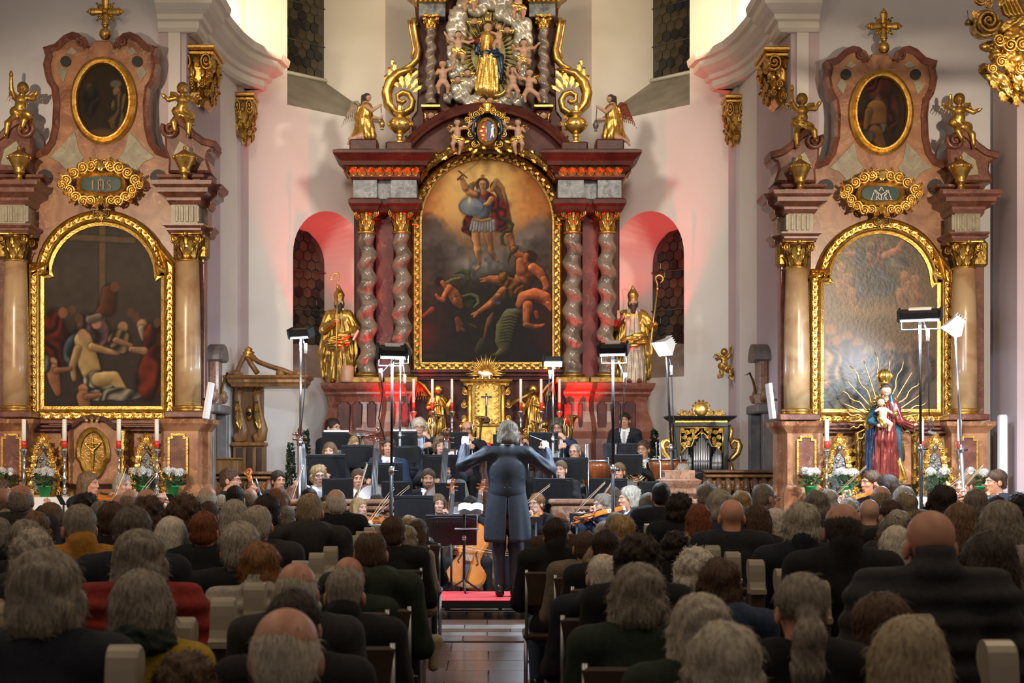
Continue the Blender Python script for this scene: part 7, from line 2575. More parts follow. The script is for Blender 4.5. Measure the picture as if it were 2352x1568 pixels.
# gold angel bracket on the right chancel wall
b = thing('wall_angel','small gold angel bracket on the wall right of the high altar','statue',Wp(1668,862,22.9))
m = putto(dict(lh=(-.18,-.12,.36),rh=(.12,-.1,.60),lf=(-.06,-.2,.02),rf=(.1,-.18,.0)),h=.011,seed=5)
m.xf(M4(None,(-.03,0,-.02),.72))
m.build('figure',('gold','gold_dark','gold','gold'),b,off=(0,0,0))
v = MB()
put_spiral(v,(.12,.02,.06),.085)
put_spiral(v,(-.08,.0,.0),.05,2.0)
put_leaf(v,(.02,0,-.04),1.4,.22,.12)
v.tube([(.12,.05,.03),(.2,.15,.06)],.03,6)
v.build('scroll_bracket','gold',b,off=(0,0,0))

# shrubs in tubs
def shrub(px,pytop,pybot,Y,w,zf,label):
 zt,zb = Zp(pytop,Y),zf
 r = thing('potted_shrub',label,'potted plant',(Xp(px,Y),Y,zf),group='evergreen shrubs')
 MB().lathe([(.13,0),(.17,.25),(.18,.25),(.18,.28),(.15,.28)],seg=16).build('tub','pew_brown',r,off=(0,0,0))
 MB().tube([(0,0,.2),(0,0,zt - zb - .1)],.02,6).build('trunk','oak_dark',r,off=(0,0,0))
 f = MB()
 lf = leaf(1,.5,.2,1,5)
 rs = np.random.RandomState(int(px))
 hh = zt - zb - .25
 for k in range(520):
  t = rs.rand()
  a = rs.rand()*6.28
  rr = w*(.35 + .65*sqrt(rs.rand()))*(1 - t*.75)
  f.merge(lf,M4(Rz(a) @ Rx(rs.uniform(.2,1.3)),(rr*cos(a),rr*sin(a),.25 + hh*t),.06 + .02*rs.rand()))
 o = f.build('foliage','leaf_dark',r,off=(0,0,0))
 o['kind'] = 'stuff'

shrub(703,992,1100,21.6,.13,.58,'tall dark evergreen shrub left of the brass players')
shrub(668,1023,1100,21.3,.12,.58,'shorter dark evergreen shrub at the left lamp stand')
shrub(1503,990,1050,22.2,.13,.80,'dark evergreen shrub beside the chamber organ')

# marble communion rail and pedestal
for x0,x1,lb in ((Xp(1268,18.6),3.35,'brown marble altar rail right of the conductor'),(-3.35,Xp(985,18.6),'brown marble altar rail left of the conductor')):
 r = thing('altar_rail',lb,'railing',((x0 + x1)/2,18.7,0),group='altar rails')
 zt = Zp(1146,18.6)
 MB().box(((x0 + x1)/2,18.7,zt - .03),(x1 - x0 + .08,.34,.06),bev=.02).build('top_slab','marble_brown',r)
 MB().box(((x0 + x1)/2,18.7,zt - .10),(x1 - x0,.24,.07),bev=.02).build('moulding','marble_brown',r)
 MB().box(((x0 + x1)/2,18.7,.08),(x1 - x0,.3,.16),bev=.02).build('foot','marble_brown',r)
 n = int((x1 - x0)/.24)
 for k in range(n + 1):
  xx = x0 + (x1 - x0)*k/n
  if k in (0,n):
   MB().box((xx + (.13 if k == 0 else -.13),18.7,zt/2 - .05),(.28,.26,zt - .1),bev=.012).build('pier','marble_brown',r)
  elif 0 < k < n:
   MB().lathe([(.07,.16),(.07,.2),(.04,.24),(.075,.45),(.05,.65),(.035,.8),(.06,.92),(.06,zt - .13)],(xx,18.7,0),12).build('baluster','marble_brown',r)
r = thing('stone_pedestal','stepped brown marble pedestal in front of the chamber organ','pedestal',(Xp(1556,19.4),19.4,.16))
x0,x1 = Xp(1512,19.4),Xp(1602,19.4)
zt = Zp(1084,19.4)
p = [(x0 + .06,19.6),(x0 + .06,19.2),(x1 - .06,19.2),(x1 - .06,19.6)]
MB().sweep(p,[(-.2,.16),(.02,.16),(.02,.3),(-.02,.34),(-.02,zt - .30),(.02,zt - .26),(.02,zt - .2),(.06,zt - .14),(.08,zt - .10),(.02,zt - .08),(.0,zt - .06),(.0,zt),(-.2,zt)],plane='xy').build('shaft','marble_brown',r)
MB().box(((x0 + x1)/2,19.4,zt),((x1 - x0)*.8,.3,.05),bev=.01).build('cap','marble_brown',r)

# gilded underside of the pulpit canopy hanging into the upper right corner
Yc = 14.0
r = thing('pulpit_carving','large gilded scrolls and drapery under the pulpit canopy, upper right corner','carving',Wp(2300,240,Yc))
sc = Yc/F
T = lambda px,py,dy=0.0: (A_(Wp(px,py,Yc)) - A_(Wp(2300,240,Yc)) + A_([0,dy,0]))
m = MB()
m.merge(spiral(1,2.2,.26,n=34),M4(None,T(2263,54,-.08),27*sc))
m.lathe([(26*sc,-.14),(33*sc,-.02),(31*sc,.05),(0,.06)],tuple(T(2263,56)),24,R=Rx(pi/2),smooth=False)
m.build('snail_scroll','gold_dark',r,off=(0,0,0))
for k in range(5):
 MB().tube([T(2296 + 9*k,-30),T(2298 + 9*k,4),T(2308 + 10*k,32),T(2330 + 10*k,44)],[6*sc,6*sc,6*sc,3*sc],8).build('gadroon','gold',r,off=(0,0,0))
dr = [((2300,66),(2352,42),12,14),((2296,105),(2340,90),20,24),((2258,108),(2280,108),9,12),((2290,130),(2330,130),18,22),((2262,160),(2300,190),14,18),((2320,150),(2340,200),18,14),((2300,190),(2326,232),14,6),((2340,200),(2360,225),18,12),((2345,110),(2380,150),30,34)]
for i,(a,b_,ra,rb) in enumerate(dr):
 solid([cap(T(*a),T(*b_),ra*sc,rb*sc,0,fold=(5,4.5*sc,5,i))],.016,.02).build('drapery','gold' if i % 2 else 'gold_dark',r,off=(0,0,0))
m = MB()
for px,py,rr,a in ((2285,100,16,0),(2310,112,18,1),(2338,112,18,2),(2270,165,12,1),(2290,150,14,2.5),(2336,165,14,.5),(2244,8,14,0),(2262,20,10,2)):
 put_spiral(m,T(px,py,-.12),rr*sc,a,mirror=px % 2 == 0)
for px,py,L,a in ((2270,15,26,-.6),(2288,22,26,.3),(2230,30,24,pi),(2268,190,26,2.6),(2290,215,30,2.8),(2326,225,28,3.2),(2300,150,34,2.4),(2345,190,34,3.0)):
 put_leaf(m,T(px,py,-.10),a,L*sc*1.3,L*sc)
m.build('foliage_scrolls','gold',r,off=(0,0,0))
MB().lathe([(0,0),(8*sc,0),(9*sc,.02),(5*sc,.05),(0,.06)],tuple(T(2224,58)),10).build('pendant_bell','gold_dark',r,off=(0,0,0))
MB().tube([T(2224,46),T(2222,24)],.004,4).build('pendant_chain','gold_dark',r,off=(0,0,0))
MB().tube([T(2352,60,.25),T(2410,60,.6),(1.45,.6,T(2352,60)[2])],.05,6).build('wall_arm','gold_dark',r,off=(0,0,0))
top_ = T(2300,0)[2] + .10
MB().lathe([(.75,top_),(.95,top_ + .06),(.95,top_ + .14),(1.05,top_ + .20),(1.05,top_ + .30),(.5,top_ + .5),(.1,top_ + .8)],(1.0,.25,0),8,smooth=False).build('canopy','gold_dark',r,off=(0,0,0))
# sanctuary lamp
r = thing('altar_lamp','small glowing red glass altar light before the tabernacle','lamp',(Xp(1120,22.93),22.93,zt_altar))
MB().lathe([(.03,0),(.045,.03),(.045,.10),(.04,.11)],seg=14).build('glass','red_glass',r,off=(0,0,0))
MB().lathe([(.05,-.02),(.05,0),(.03,.01)],seg=14).build('holder','brass',r,off=(0,0,0))
# ------------------------------------------------------------------ people
SKINS = {'skin': ((.52,.27,.17),(.47,.22,.14)),'skin_pale': (( .60,.36,.26),(.54,.30,.21)),'skin_red': ((.42,.205,.14),(.35,.155,.10)),'skin_tan': ((.40,.20,.11),(.33,.15,.085))}
for n_,(a_,b_) in SKINS.items():
 mat(n_,a_,.5,col2=b_,scale=9,bump=.03,bscale=90)
mat('lips',(.40,.16,.12),.45)
mat('eye_white',(.46,.41,.37),.35)
mat('iris',(.03,.02,.015),.25)
HAIRS = {'hair_white': ((.62,.58,.50),(.44,.40,.33)),'hair_lightgrey': ((.40,.36,.29),(.26,.23,.18)),'hair_grey': ((.24,.21,.165),(.13,.11,.085)),'hair_darkgrey': ((.13,.105,.08),(.065,.05,.04)),
   'hair_brown': ((.085,.045,.022),(.045,.022,.011)),'hair_dark': ((.030,.018,.011),(.015,.009,.006)),'hair_black': ((.012,.009,.008),(.006,.005,.005)),'hair_blond': ((.40,.27,.12),(.25,.155,.06)),
   'hair_greyblond': ((.31,.245,.155),(.19,.145,.09)),'hair_auburn': ((.21,.06,.018),(.11,.03,.010)),'hair_ginger': ((.24,.105,.035),(.13,.055,.02)),'hair_lightbrown': ((.17,.10,.05),(.10,.055,.027))}
for n_,(a_,b_) in HAIRS.items():
 mat(n_,a_,.55,col2=b_,scale=26,stretch=(3,3,.7),detail=5,contrast=(.38,.66),bump=.35,bscale=75,spec=.3)
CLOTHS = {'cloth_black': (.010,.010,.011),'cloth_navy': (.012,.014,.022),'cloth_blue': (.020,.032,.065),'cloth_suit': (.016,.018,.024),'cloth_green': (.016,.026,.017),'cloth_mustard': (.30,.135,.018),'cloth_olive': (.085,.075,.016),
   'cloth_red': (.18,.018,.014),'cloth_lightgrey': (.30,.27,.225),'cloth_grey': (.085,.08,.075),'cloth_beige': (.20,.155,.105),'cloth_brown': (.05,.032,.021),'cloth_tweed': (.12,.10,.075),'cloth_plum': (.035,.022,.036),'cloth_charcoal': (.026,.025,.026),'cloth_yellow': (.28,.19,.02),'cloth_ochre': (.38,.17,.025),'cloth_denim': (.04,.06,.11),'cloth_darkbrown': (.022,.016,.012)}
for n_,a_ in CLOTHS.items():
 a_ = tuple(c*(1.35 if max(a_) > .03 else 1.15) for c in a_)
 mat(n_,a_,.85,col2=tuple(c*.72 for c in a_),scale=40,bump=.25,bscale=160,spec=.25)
mat('shirt_white',(.72,.72,.74),.8)
mat('shirt_blue',(.42,.52,.72),.8)
mat('tie_grey',(.34,.34,.37),.6)
mat('shoe_black',(.012,.012,.012),.25)
mat('shoe_beige',(.34,.27,.19),.7)
mat('glasses_frame',(.02,.018,.018),.4)
mat('lens_clear',(.8,.82,.85),.05,trans=1.0)
mat('scarf_pattern',(.05,.045,.05),.85,col2=(.16,.14,.12),scale=30)

def head_mb(kind='m',h=.0058):
 S,L,EW,IR,BR,BD = range(6)
 f = kind.startswith('f')
 w = .93 if f else 1.0
 P = [ell((0,.018,.032),(.076*w,.093,.083),S),ell((0,-.026,-.03),(.0575*w,.066,.086),S),ell((0,-.048,-.089),(.032*w,.036,.028),S,k=.03),
   cap((0,.02,-.05),(0,.045,-.21),.053*w,.058*w,S,k=.03)]
 for q in (-1,1):
  P += [ell((q*.078*w,.014,-.016),(.012,.023,.032),S,k=.008),cap((q*.020,-.085,.021),(q*.046,-.074,.018),.011,.009,S),ell((q*.036,-.062,-.026),(.021,.022,.020),S)]
 sub = [ell((q*.031,-.101,.002),(.017,.014,.010),0) for q in (-1,1)]
 nose = [cap((0,-.088,.010),(0,-.107,-.028),.0065,.0095,S,k=.010),ell((-.009,-.098,-.032),.0065,S),ell((.009,-.098,-.032),.0065,S)]
 lips = [cap((-.021,-.088,-.066),(0,-.096,-.064),.005,.007,L,k=.006),cap((0,-.096,-.064),(.021,-.088,-.066),.007,.005,L,k=.006),cap((-.014,-.089,-.073),(.014,-.089,-.073),.007,.007,L,k=.006)]
 P += nose + lips
 eyes = []
 for q in (-1,1):
  eyes += [ell((q*.031,-.083,.001),(.0125,.0105,.0062),EW,k=.002,hard=True),ell((q*.031,-.0905,.0015),(.0062,.0045,.0060),IR,k=.001,hard=True),
     cap((q*.015,-.097,.020),(q*.046,-.085,.020),.0045,.0035,BR,k=.004)]
 if 'b' in kind:
  P += [cap((-.048,-.03,-.075),(0,-.062,-.108),.026,.030,BD,k=.01),cap((.048,-.03,-.075),(0,-.062,-.108),.026,.030,BD,k=.01),cap((-.026,-.086,-.052),(.026,-.086,-.052),.010,.010,BD,k=.006),cap((-.055,-.005,-.03),(-.05,-.025,-.075),.016,.022,BD,k=.01),cap((.055,-.005,-.03),(.05,-.025,-.075),.016,.022,BD,k=.01)]
 m = solid(P,h,.018,sub=sub)
 e = solid(eyes,h*.62,.003)
 return m.merge(e)

HEADS = {k: head_mb(k) for k in ('m','mb','f')}
HEAD_A = head_mb('m',.0075)
HEADMATS = ('skin','lips','eye_white','iris','hair_brown','hair_brown')

def hand_mb(curl):
 """wrist at 0, fingers towards +z, palm facing -y, thumb at +x"""
 P = [cap((0,0,-.05),(0,0,.01),.027,.028,0,sq=((0,1,0),.75)),cap((-.018,0,.03),(-.024,0,.085),.020,.018,0,sq=((0,1,0),.65)),cap((.012,0,.03),(.02,0,.088),.022,.018,0,sq=((0,1,0),.65)),cap((0,0,.02),(0,0,.085),.024,.022,0,sq=((0,1,0),.6))]
 for i,(x,L) in enumerate(((.029,.072),(.010,.080),(-.010,.074),(-.029,.058))):
  p = A_([x,0,.092])
  a = 0.0
  r = .0088
  for j,fr in enumerate((.44,.32,.24)):
   a += curl*(.95 if j == 0 else 1.15) + .06
   q = p + A_([x*.1,-sin(a),cos(a)])*L*fr
   P.append(cap(p,q,r,r*.9,0,k=.004))
   p,r = q,r*.9
 t0 = A_([.030,-.004,.025])
 t1 = t0 + A_([.022,-.016 - .012*curl,.026])
 t2 = t1 + A_([.010 - .02*curl,-.014 - .014*curl,.026])
 t3 = t2 + A_([-.002 - .014*curl,-.006,.018])
 P += bone([t0,t1,t2,t3],[.014,.011,.0095,.008],0,k=.006)
 return solid(P,.0048,.008)

HANDS = {'soft': hand_mb(.35),'grip': hand_mb(1.0)}

def hand_at(mb,wrist,d,palm,kind='soft',left=False):
 d = A_(d,float)
 d /= np.linalg.norm(d)
 p = A_(palm,float)
 p = p - d*p.dot(d)
 p /= max(np.linalg.norm(p),1e-6)
 x = np.cross(-p,d)
 R = np.stack([x*(-1 if left else 1),-p,d],1)
 t = MB().merge(HANDS[kind])
 if left:
  t.f = [f[::-1] for f in t.f]
 mb.merge(t,M4(R,wrist))

# --- hair
def hair_mb(style,h=.0075,seed=0):
 face = ell((0,-.137,-.018),(.080,.086,.122),0)
 low = ell((0,-.02,-.185),(.25,.25,.125),0)
 base = [ell((0,.024,.040),(.087,.103,.089),0)]
 flow = 'down'
 w = None
 if style == 'short':
  P,sub = base + [ell((0,.06,-.02),(.074,.062,.07),0)],[face,low]
 elif style == 'buzz':
  P,sub = [ell((0,.021,.036),(.0805,.098,.086),0),ell((0,.055,-.02),(.068,.06,.07),0)],[ell((0,-.14,-.03),(.085,.098,.12),0),low]
 elif style == 'ring':
  P,sub = [ell((0,.022,.012),(.084,.100,.080),0),ell((0,.06,-.025),(.074,.06,.065),0)],[face,low,ell((0,-.01,.115),(.072,.098,.078),0)]
 elif style == 'thin':
  P,sub = [ell((0,.022,.030),(.082,.099,.086),0),ell((0,.06,-.02),(.073,.06,.07),0)],[ell((0,-.12,.02),(.06,.085,.14),0),face,low,ell((0,.035,.13),(.045,.05,.035),0)]
 elif style == 'full':
  P,sub = [ell((0,.024,.046),(.094,.108,.094),0),ell((0,.065,-.03),(.082,.062,.075),0),cap((-.085,.01,.0),(-.08,.02,-.05),.022,.016,0),cap((.085,.01,.0),(.08,.02,-.05),.022,.016,0)],[face,ell((0,-.02,-.215),(.25,.25,.125),0)]
  w = lambda X,Y,Z: .004*np.sin(55*X + 20*Z)*np.sin(48*Z + 30*Y)
 elif style == 'bob':
  P = [ell((0,.026,.044),(.094,.106,.092),0)] + [cap((q*.074,.008,.02),(q*.082,.0,-.105),.034,.030,0) for q in (-1,1)] + [cap((q*.04,.075,.0),(q*.042,.082,-.11),.052,.044,0) for q in (-1,1)] + [cap((0,.09,0),(0,.092,-.115),.05,.044,0)]
  sub = [ell((0,-.14,-.035),(.068,.090,.138),0)]
 elif style == 'long':
  P = [ell((0,.026,.042),(.090,.105,.090),0)] + [cap((q*.072,.012,.02),(q*.086,.02,-.26),.032,.026,0) for q in (-1,1)] + [cap((q*.04,.075,.0),(q*.05,.10,-.30),.048,.038,0) for q in (-1,1)] + [cap((0,.09,0),(0,.115,-.32),.046,.036,0)]
  sub = [ell((0,-.14,-.035),(.066,.092,.138),0)]
 elif style == 'curly':
  P = [ell((0,.024,.048),(.100,.112,.098),0),ell((0,.065,-.03),(.088,.07,.075),0)] + [ell((q*.085,.015,-.01),(.03,.05,.06),0) for q in (-1,1)]
  sub = [ell((0,-.14,-.03),(.072,.090,.128),0)]
  w = lambda X,Y,Z: .010*np.sin(95*X + 1)*np.sin(95*Y)*np.sin(95*Z + 2) + .004*np.sin(60*X + 40*Y - 50*Z)
  flow = 'rand'
 elif style == 'pony':
  P,sub = base + [ell((0,.105,-.005),(.034,.03,.034),0)] + bone([(0,.115,-.01),(0,.145,-.07),(.01,.135,-.18),(.015,.12,-.28)],[.034,.052,.056,.030],0),[face,ell((0,-.05,-.185),(.25,.2,.125),0)]
 elif style == 'bun':
  P,sub = base + [ell((0,.115,.02),(.045,.04,.045),0),ell((0,.06,-.02),(.074,.062,.07),0)],[face,ell((0,-.02,-.195),(.25,.25,.125),0)]
 else:   # wavy
  P,sub = [ell((0,.026,.050),(.098,.110,.096),0),ell((0,.07,-.035),(.090,.066,.085),0)] + [cap((q*.085,.01,.0),(q*.082,.03,-.075),.030,.028,0) for q in (-1,1)],[face,ell((0,-.06,-.24),(.25,.25,.125),0)]
  w = lambda X,Y,Z: .006*np.sin(40*X + 30*Z + 9*np.sin(20*Y))*np.cos(34*Z - 10*X)
 w0 = w
 lock = lambda X,Y,Z: .0026*np.sin(30*np.arctan2(X,Y - .02) + 7*np.sin(22*Z))*(1 if flow == 'down' else 0) + .0035*np.sin(31*X + 17*Z)*np.sin(27*Z - 13*X + 9)
 w = (lambda X,Y,Z: lock(X,Y,Z) + (w0(X,Y,Z) if w0 is not None else 0)) if style != 'buzz' else w0
 m = solid(P,h,.02,sub=sub,warp=w)
 # loose strands lying over the surface
 rs = np.random.RandomState(seed)
 V = m.v[0]
 Q = A_(m.f)
 nrm = np.cross(V[Q[:,1]] - V[Q[:,0]],V[Q[:,3]] - V[Q[:,0]])
 nrm /= np.maximum(np.linalg.norm(nrm,axis=1,keepdims=True),1e-9)
 c = V[Q].mean(1)
 out = np.einsum('ij,ij->i',nrm,c - A_([0,.02,.0]))
 ok = np.nonzero((out > .01) & (c[:,1] > -.10))[0]
 n = 900 if style not in ('buzz','ring','thin') else 500
 vs,fs = [],[]
 for k in range(n):
  i = ok[rs.randint(len(ok))]
  p,nn = c[i],nrm[i]
  if flow == 'rand':
   d = rs.normal(size=3)
  else:
   d = A_([p[0]*2.0,(p[1] - .02)*2.0,-.12 - (.1 if style in ('bob','long') else 0)]) + rs.normal(size=3)*.05
  d = d - nn*d.dot(nn)
  d /= max(np.linalg.norm(d),1e-6)
  s = np.cross(nn,d)*(.0009 + .0009*rs.rand())
  L = rs.uniform(.018,.045)*(.5 if style == 'buzz' else 1)
  lift = rs.uniform(.001,.007) if flow != 'rand' else rs.uniform(.004,.014)
  a,b,e = p - nn*.002,p + d*L*.5 + nn*lift,p + d*L + nn*lift*rs.uniform(-.3,1.0)
  o = len(vs)
  vs += [a - s,a + s,b + s,b - s,e]
  fs += [(o,o + 1,o + 2,o + 3),(o + 3,o + 2,o + 4)]
 m.add(vs,fs,0,True)
 return m.mesh('hair',['hair_grey'])

HAIRM = {st: hair_mb(st,seed=i) for i,st in enumerate(('short','buzz','ring','thin','full','bob','long','curly','pony','bun','wavy'))}

# --- glasses
g_ = MB()
for q in (-1,1):
 e_ = [(q*.031 + .024*cos(a),-.113,.0 + .019*sin(a)) for a in np.linspace(0,2*pi,16,endpoint=False)]
 g_.tube(e_,.0022,5,closed=True)
 g_.tube([(q*.055,-.112,.004),(q*.082,-.06,.006),(q*.084,.02,.0),(q*.082,.03,-.012)],.002,5)
g_.tube([(-.008,-.114,.004),(.008,-.114,.004)],.0022,5)
GLASSES = g_.mesh('glasses',['glasses_frame'])

# --- bodies: skeleton -> skin core, coat, trousers, shoes
def skel(stand=False,**kw):
 d = dict(pel=(0,0,.53),ch=(0,.01,.86),neck=(0,.03,1.0),head=(0,-.005,1.165),ls=(.185,.025,.955),rs=(-.185,.025,.955),le=(.25,.0,.70),re=(-.25,.0,.70),lw=(.09,-.25,.62),rw=(-.09,-.25,.62),
    lk=(.12,-.44,.50),rk=(-.12,-.44,.50),la=(.12,-.42,.08),ra=(-.12,-.42,.08),lp=(0,.3,-1),rp=(0,.3,-1),lhand='soft',rhand='soft')
 if stand:
  up = .40
  for k in ('pel','ch','neck','head','ls','rs','le','re','lw','rw'):
   d[k] = (d[k][0],d[k][1],d[k][2] + up)
  d.update(lk=(.10,-.02,.50),rk=(-.10,-.02,.50),la=(.11,.01,.09),ra=(-.11,.01,.09))
 d.update(kw)
 return {k: (A_(v,float) if not isinstance(v,str) else v) for k,v in d.items()}

def body_mesh(s,head,name='body'):
 m = MB().merge(head,M4(None,s['head']))
 m.tube([s['neck'] + A_([0,0,.02]),s['ch'],s['pel']],[.05,.10,.11],10)
 for a in 'lr':
  m.tube([s[a + 's'],s[a + 'e'],s[a + 'w']],[.035,.03,.022],8)
  m.tube([s['pel'],s[a + 'k'],s[a + 'a']],[.06,.045,.03],8)
  d = s[a + 'w'] - s[a + 'e']
  hand_at(m,s[a + 'w'] + d/np.linalg.norm(d)*.02,d + s[a + 'p']*.0,s[a + 'p'],s[a + 'hand'],left=(a == 'l'))
 return m.mesh(name,HEADMATS)

def coat_mesh(s,kind='jacket',h=.015,long=False):
 """slots: cloth, shirt, tie"""
 P = [ell(s['pel'] + A_([0,.0,.0]),(.185,.15,.13),0),ell((s['pel'] + s['ch'])/2,(.165,.125,.20),0),ell(s['ch'] + A_([0,.0,.0]),(.185,.125,.17),0),cap(s['ls']*.55 + s['neck']*.45,s['rs']*.55 + s['neck']*.45,.075,.075,0)]
 ra = .062 if kind != 'puffer' else .075
 for a in 'lr':
  f = dict(fold=(4,.005,3,1.0)) if kind != 'puffer' else {}
  P += [cap(s['neck'] + A_([0,.01,-.03]),s[a + 's'],.06,.07,0),cap(s[a + 's'],s[a + 'e'],ra + .008,ra,0,**f),cap(s[a + 'e'],s[a + 'w'],ra,ra*.72,0,**f)]
 P.append(cap(s['neck'] + A_([0,.012,-.04]),s['neck'] + A_([0,.016,-.002]),.070,.064,0,k=.03))
 w = None
 if kind == 'hood':
  P += [cap(s['neck'] + A_([-.09,.085,.0]),s['neck'] + A_([.09,.085,.0]),.06,.06,0),ell(s['neck'] + A_([0,.12,-.07]),(.11,.05,.10),0),cap(s['neck'] + A_([-.08,.0,.03]),s['neck'] + A_([-.05,.08,.03]),.04,.045,0),cap(s['neck'] + A_([.08,.0,.03]),s['neck'] + A_([.05,.08,.03]),.04,.045,0)]
 if kind == 'collar':
  P += [cap(s['neck'] + A_([0,.02,.0]),s['neck'] + A_([0,.03,.065]),.080,.074,0,k=.01)]
 if kind == 'puffer':
  P += [cap(s['neck'] + A_([0,.02,.0]),s['neck'] + A_([0,.025,.06]),.082,.078,0,k=.02)]
  w = lambda X,Y,Z: .008*np.cos(Z*78) - .006
 if kind == 'jacket':
  w = None
 sub = [cap(s['neck'] + A_([0,.0,.02]),s['neck'] + A_([0,-.005,.12]),.054,.058,0)]
 if kind in ('jacket','tails'):
  cz = s['neck'][2]

  def mf(c,m):
   x,z = c[:,0],c[:,2]
   front = (c[:,1] < s['ch'][1] - .03) & (z > cz - .33) & (z < cz + .06)
   v = np.abs(x) < (z - (cz - .33))*.24
   m = np.where(front & v & (c[:,1] < -.02 + s['ch'][1]),1,m)
   m = np.where(front & (np.abs(x) < .024) & (z < cz - .01),2,m)
   m = np.where((z > cz + .028) & (np.hypot(x - s['neck'][0],c[:,1] - s['neck'][1]) < .09),1,m)
   return m
  mm = solid(P,h,.035,sub=sub,matfn=mf)
 else:
  mm = solid(P,h,.035,sub=sub,warp=w)
 return mm.mesh('coat',['cloth_black','shirt_white','tie_grey'])

def legs_mesh(s,h=.018):
 P = [ell(s['pel'] + A_([0,0,-.05]),(.17,.14,.10),0)]
 for a,q in (('l',1),('r',-1)):
  hip = s['pel'] + A_([q*.085,-.01,-.04])
  ank = s[a + 'a'] + A_([0,0,.0])
  P += [cap(hip,s[a + 'k'],.092,.070,0),cap(s[a + 'k'],ank,.068,.052,0,fold=(3,.004,2,0))]
 return solid(P,h,.03).mesh('trousers',['cloth_black'])

SHOE = solid([cap((0,.04,.035),(0,-.05,.032),.042,.042,0,sq=((0,0,1),.9)),cap((0,-.05,.030),(0,-.17,.024),.044,.034,0,sq=((0,0,1),.75)),cap((0,.04,.05),(0,.03,.09),.04,.042,0)],.011,.02).mesh('shoe',['shoe_black'])

CHAIRM = dict(seat=MB().box((0,0,.44),(.42,.40,.035),bev=.012).mesh('seat',['walnut']),back=MB().box((0,.20,.74),(.40,.025,.22),R=Rx(-.12),bev=.01).mesh('backrest',['walnut']))
_l = MB().tube([(0,0,0),(0,0,.43)],.011,6)
CHAIRM['leg'] = _l.mesh('leg',['steel_grey'])
CHAIRM['post'] = MB().tube([(0,.19,.43),(0,.21,.86)],.011,6).mesh('back_post',['steel_grey'])

def chair(loc,rz,label,group,seatmat=None):
 r = thing('chair',label,'chair',loc,rz,group)
 put('seat',CHAIRM['seat'],r,[seatmat] if seatmat else None)
 put('backrest',CHAIRM['back'],r,[seatmat] if seatmat else None)
 for x in (-.19,.19):
  put('back_post',CHAIRM['post'],r,None,(x,0,0))
  for y in (-.17,.17):
   put('leg',CHAIRM['leg'],r,None,(x,y,0))
 return r

def person(label,loc,rz,s,body,coat,legs,hair,hairm,skin,cloth,trouser='cloth_black',scale=1.0,shirt='shirt_white',tie='tie_grey',shoe='shoe_black',glasses=False,group=None,brow=None,tilt=0.0,hs=1.0):
 r = thing('person',label,'person',loc,rz,group)
 r.scale = (scale,)*3
 hm = hairm or 'hair_grey'
 put('body',body,r,[skin,'lips','eye_white','iris',brow or hm,brow or hm])
 put('coat',coat,r,[cloth,shirt,tie])
 put('trousers',legs,r,[trouser])
 for a in 'lr':
  put('shoe',SHOE,r,[shoe],(s[a + 'a'][0],s[a + 'a'][1],s[a + 'a'][2] - .08))
 if hair:
  put('hair',HAIRM[hair],r,[hm],s['head'],scale=hs)
 if glasses:
  put('glasses',GLASSES,r,None,s['head'])
 return r
# ------------------------------------------------------------------ instruments
def fz(Y):
 return 0.0 if Y < 19.25 else .16 if Y < 20.3 else .36 if Y < 21.15 else .58 if Y < 21.95 else .80

def put_m(name,mesh,parent,M=None,mats=None):
 o = put(name,mesh,parent,mats)
 if M is not None:
  o.matrix_local = Matrix(np.array(M).tolist())
 return o

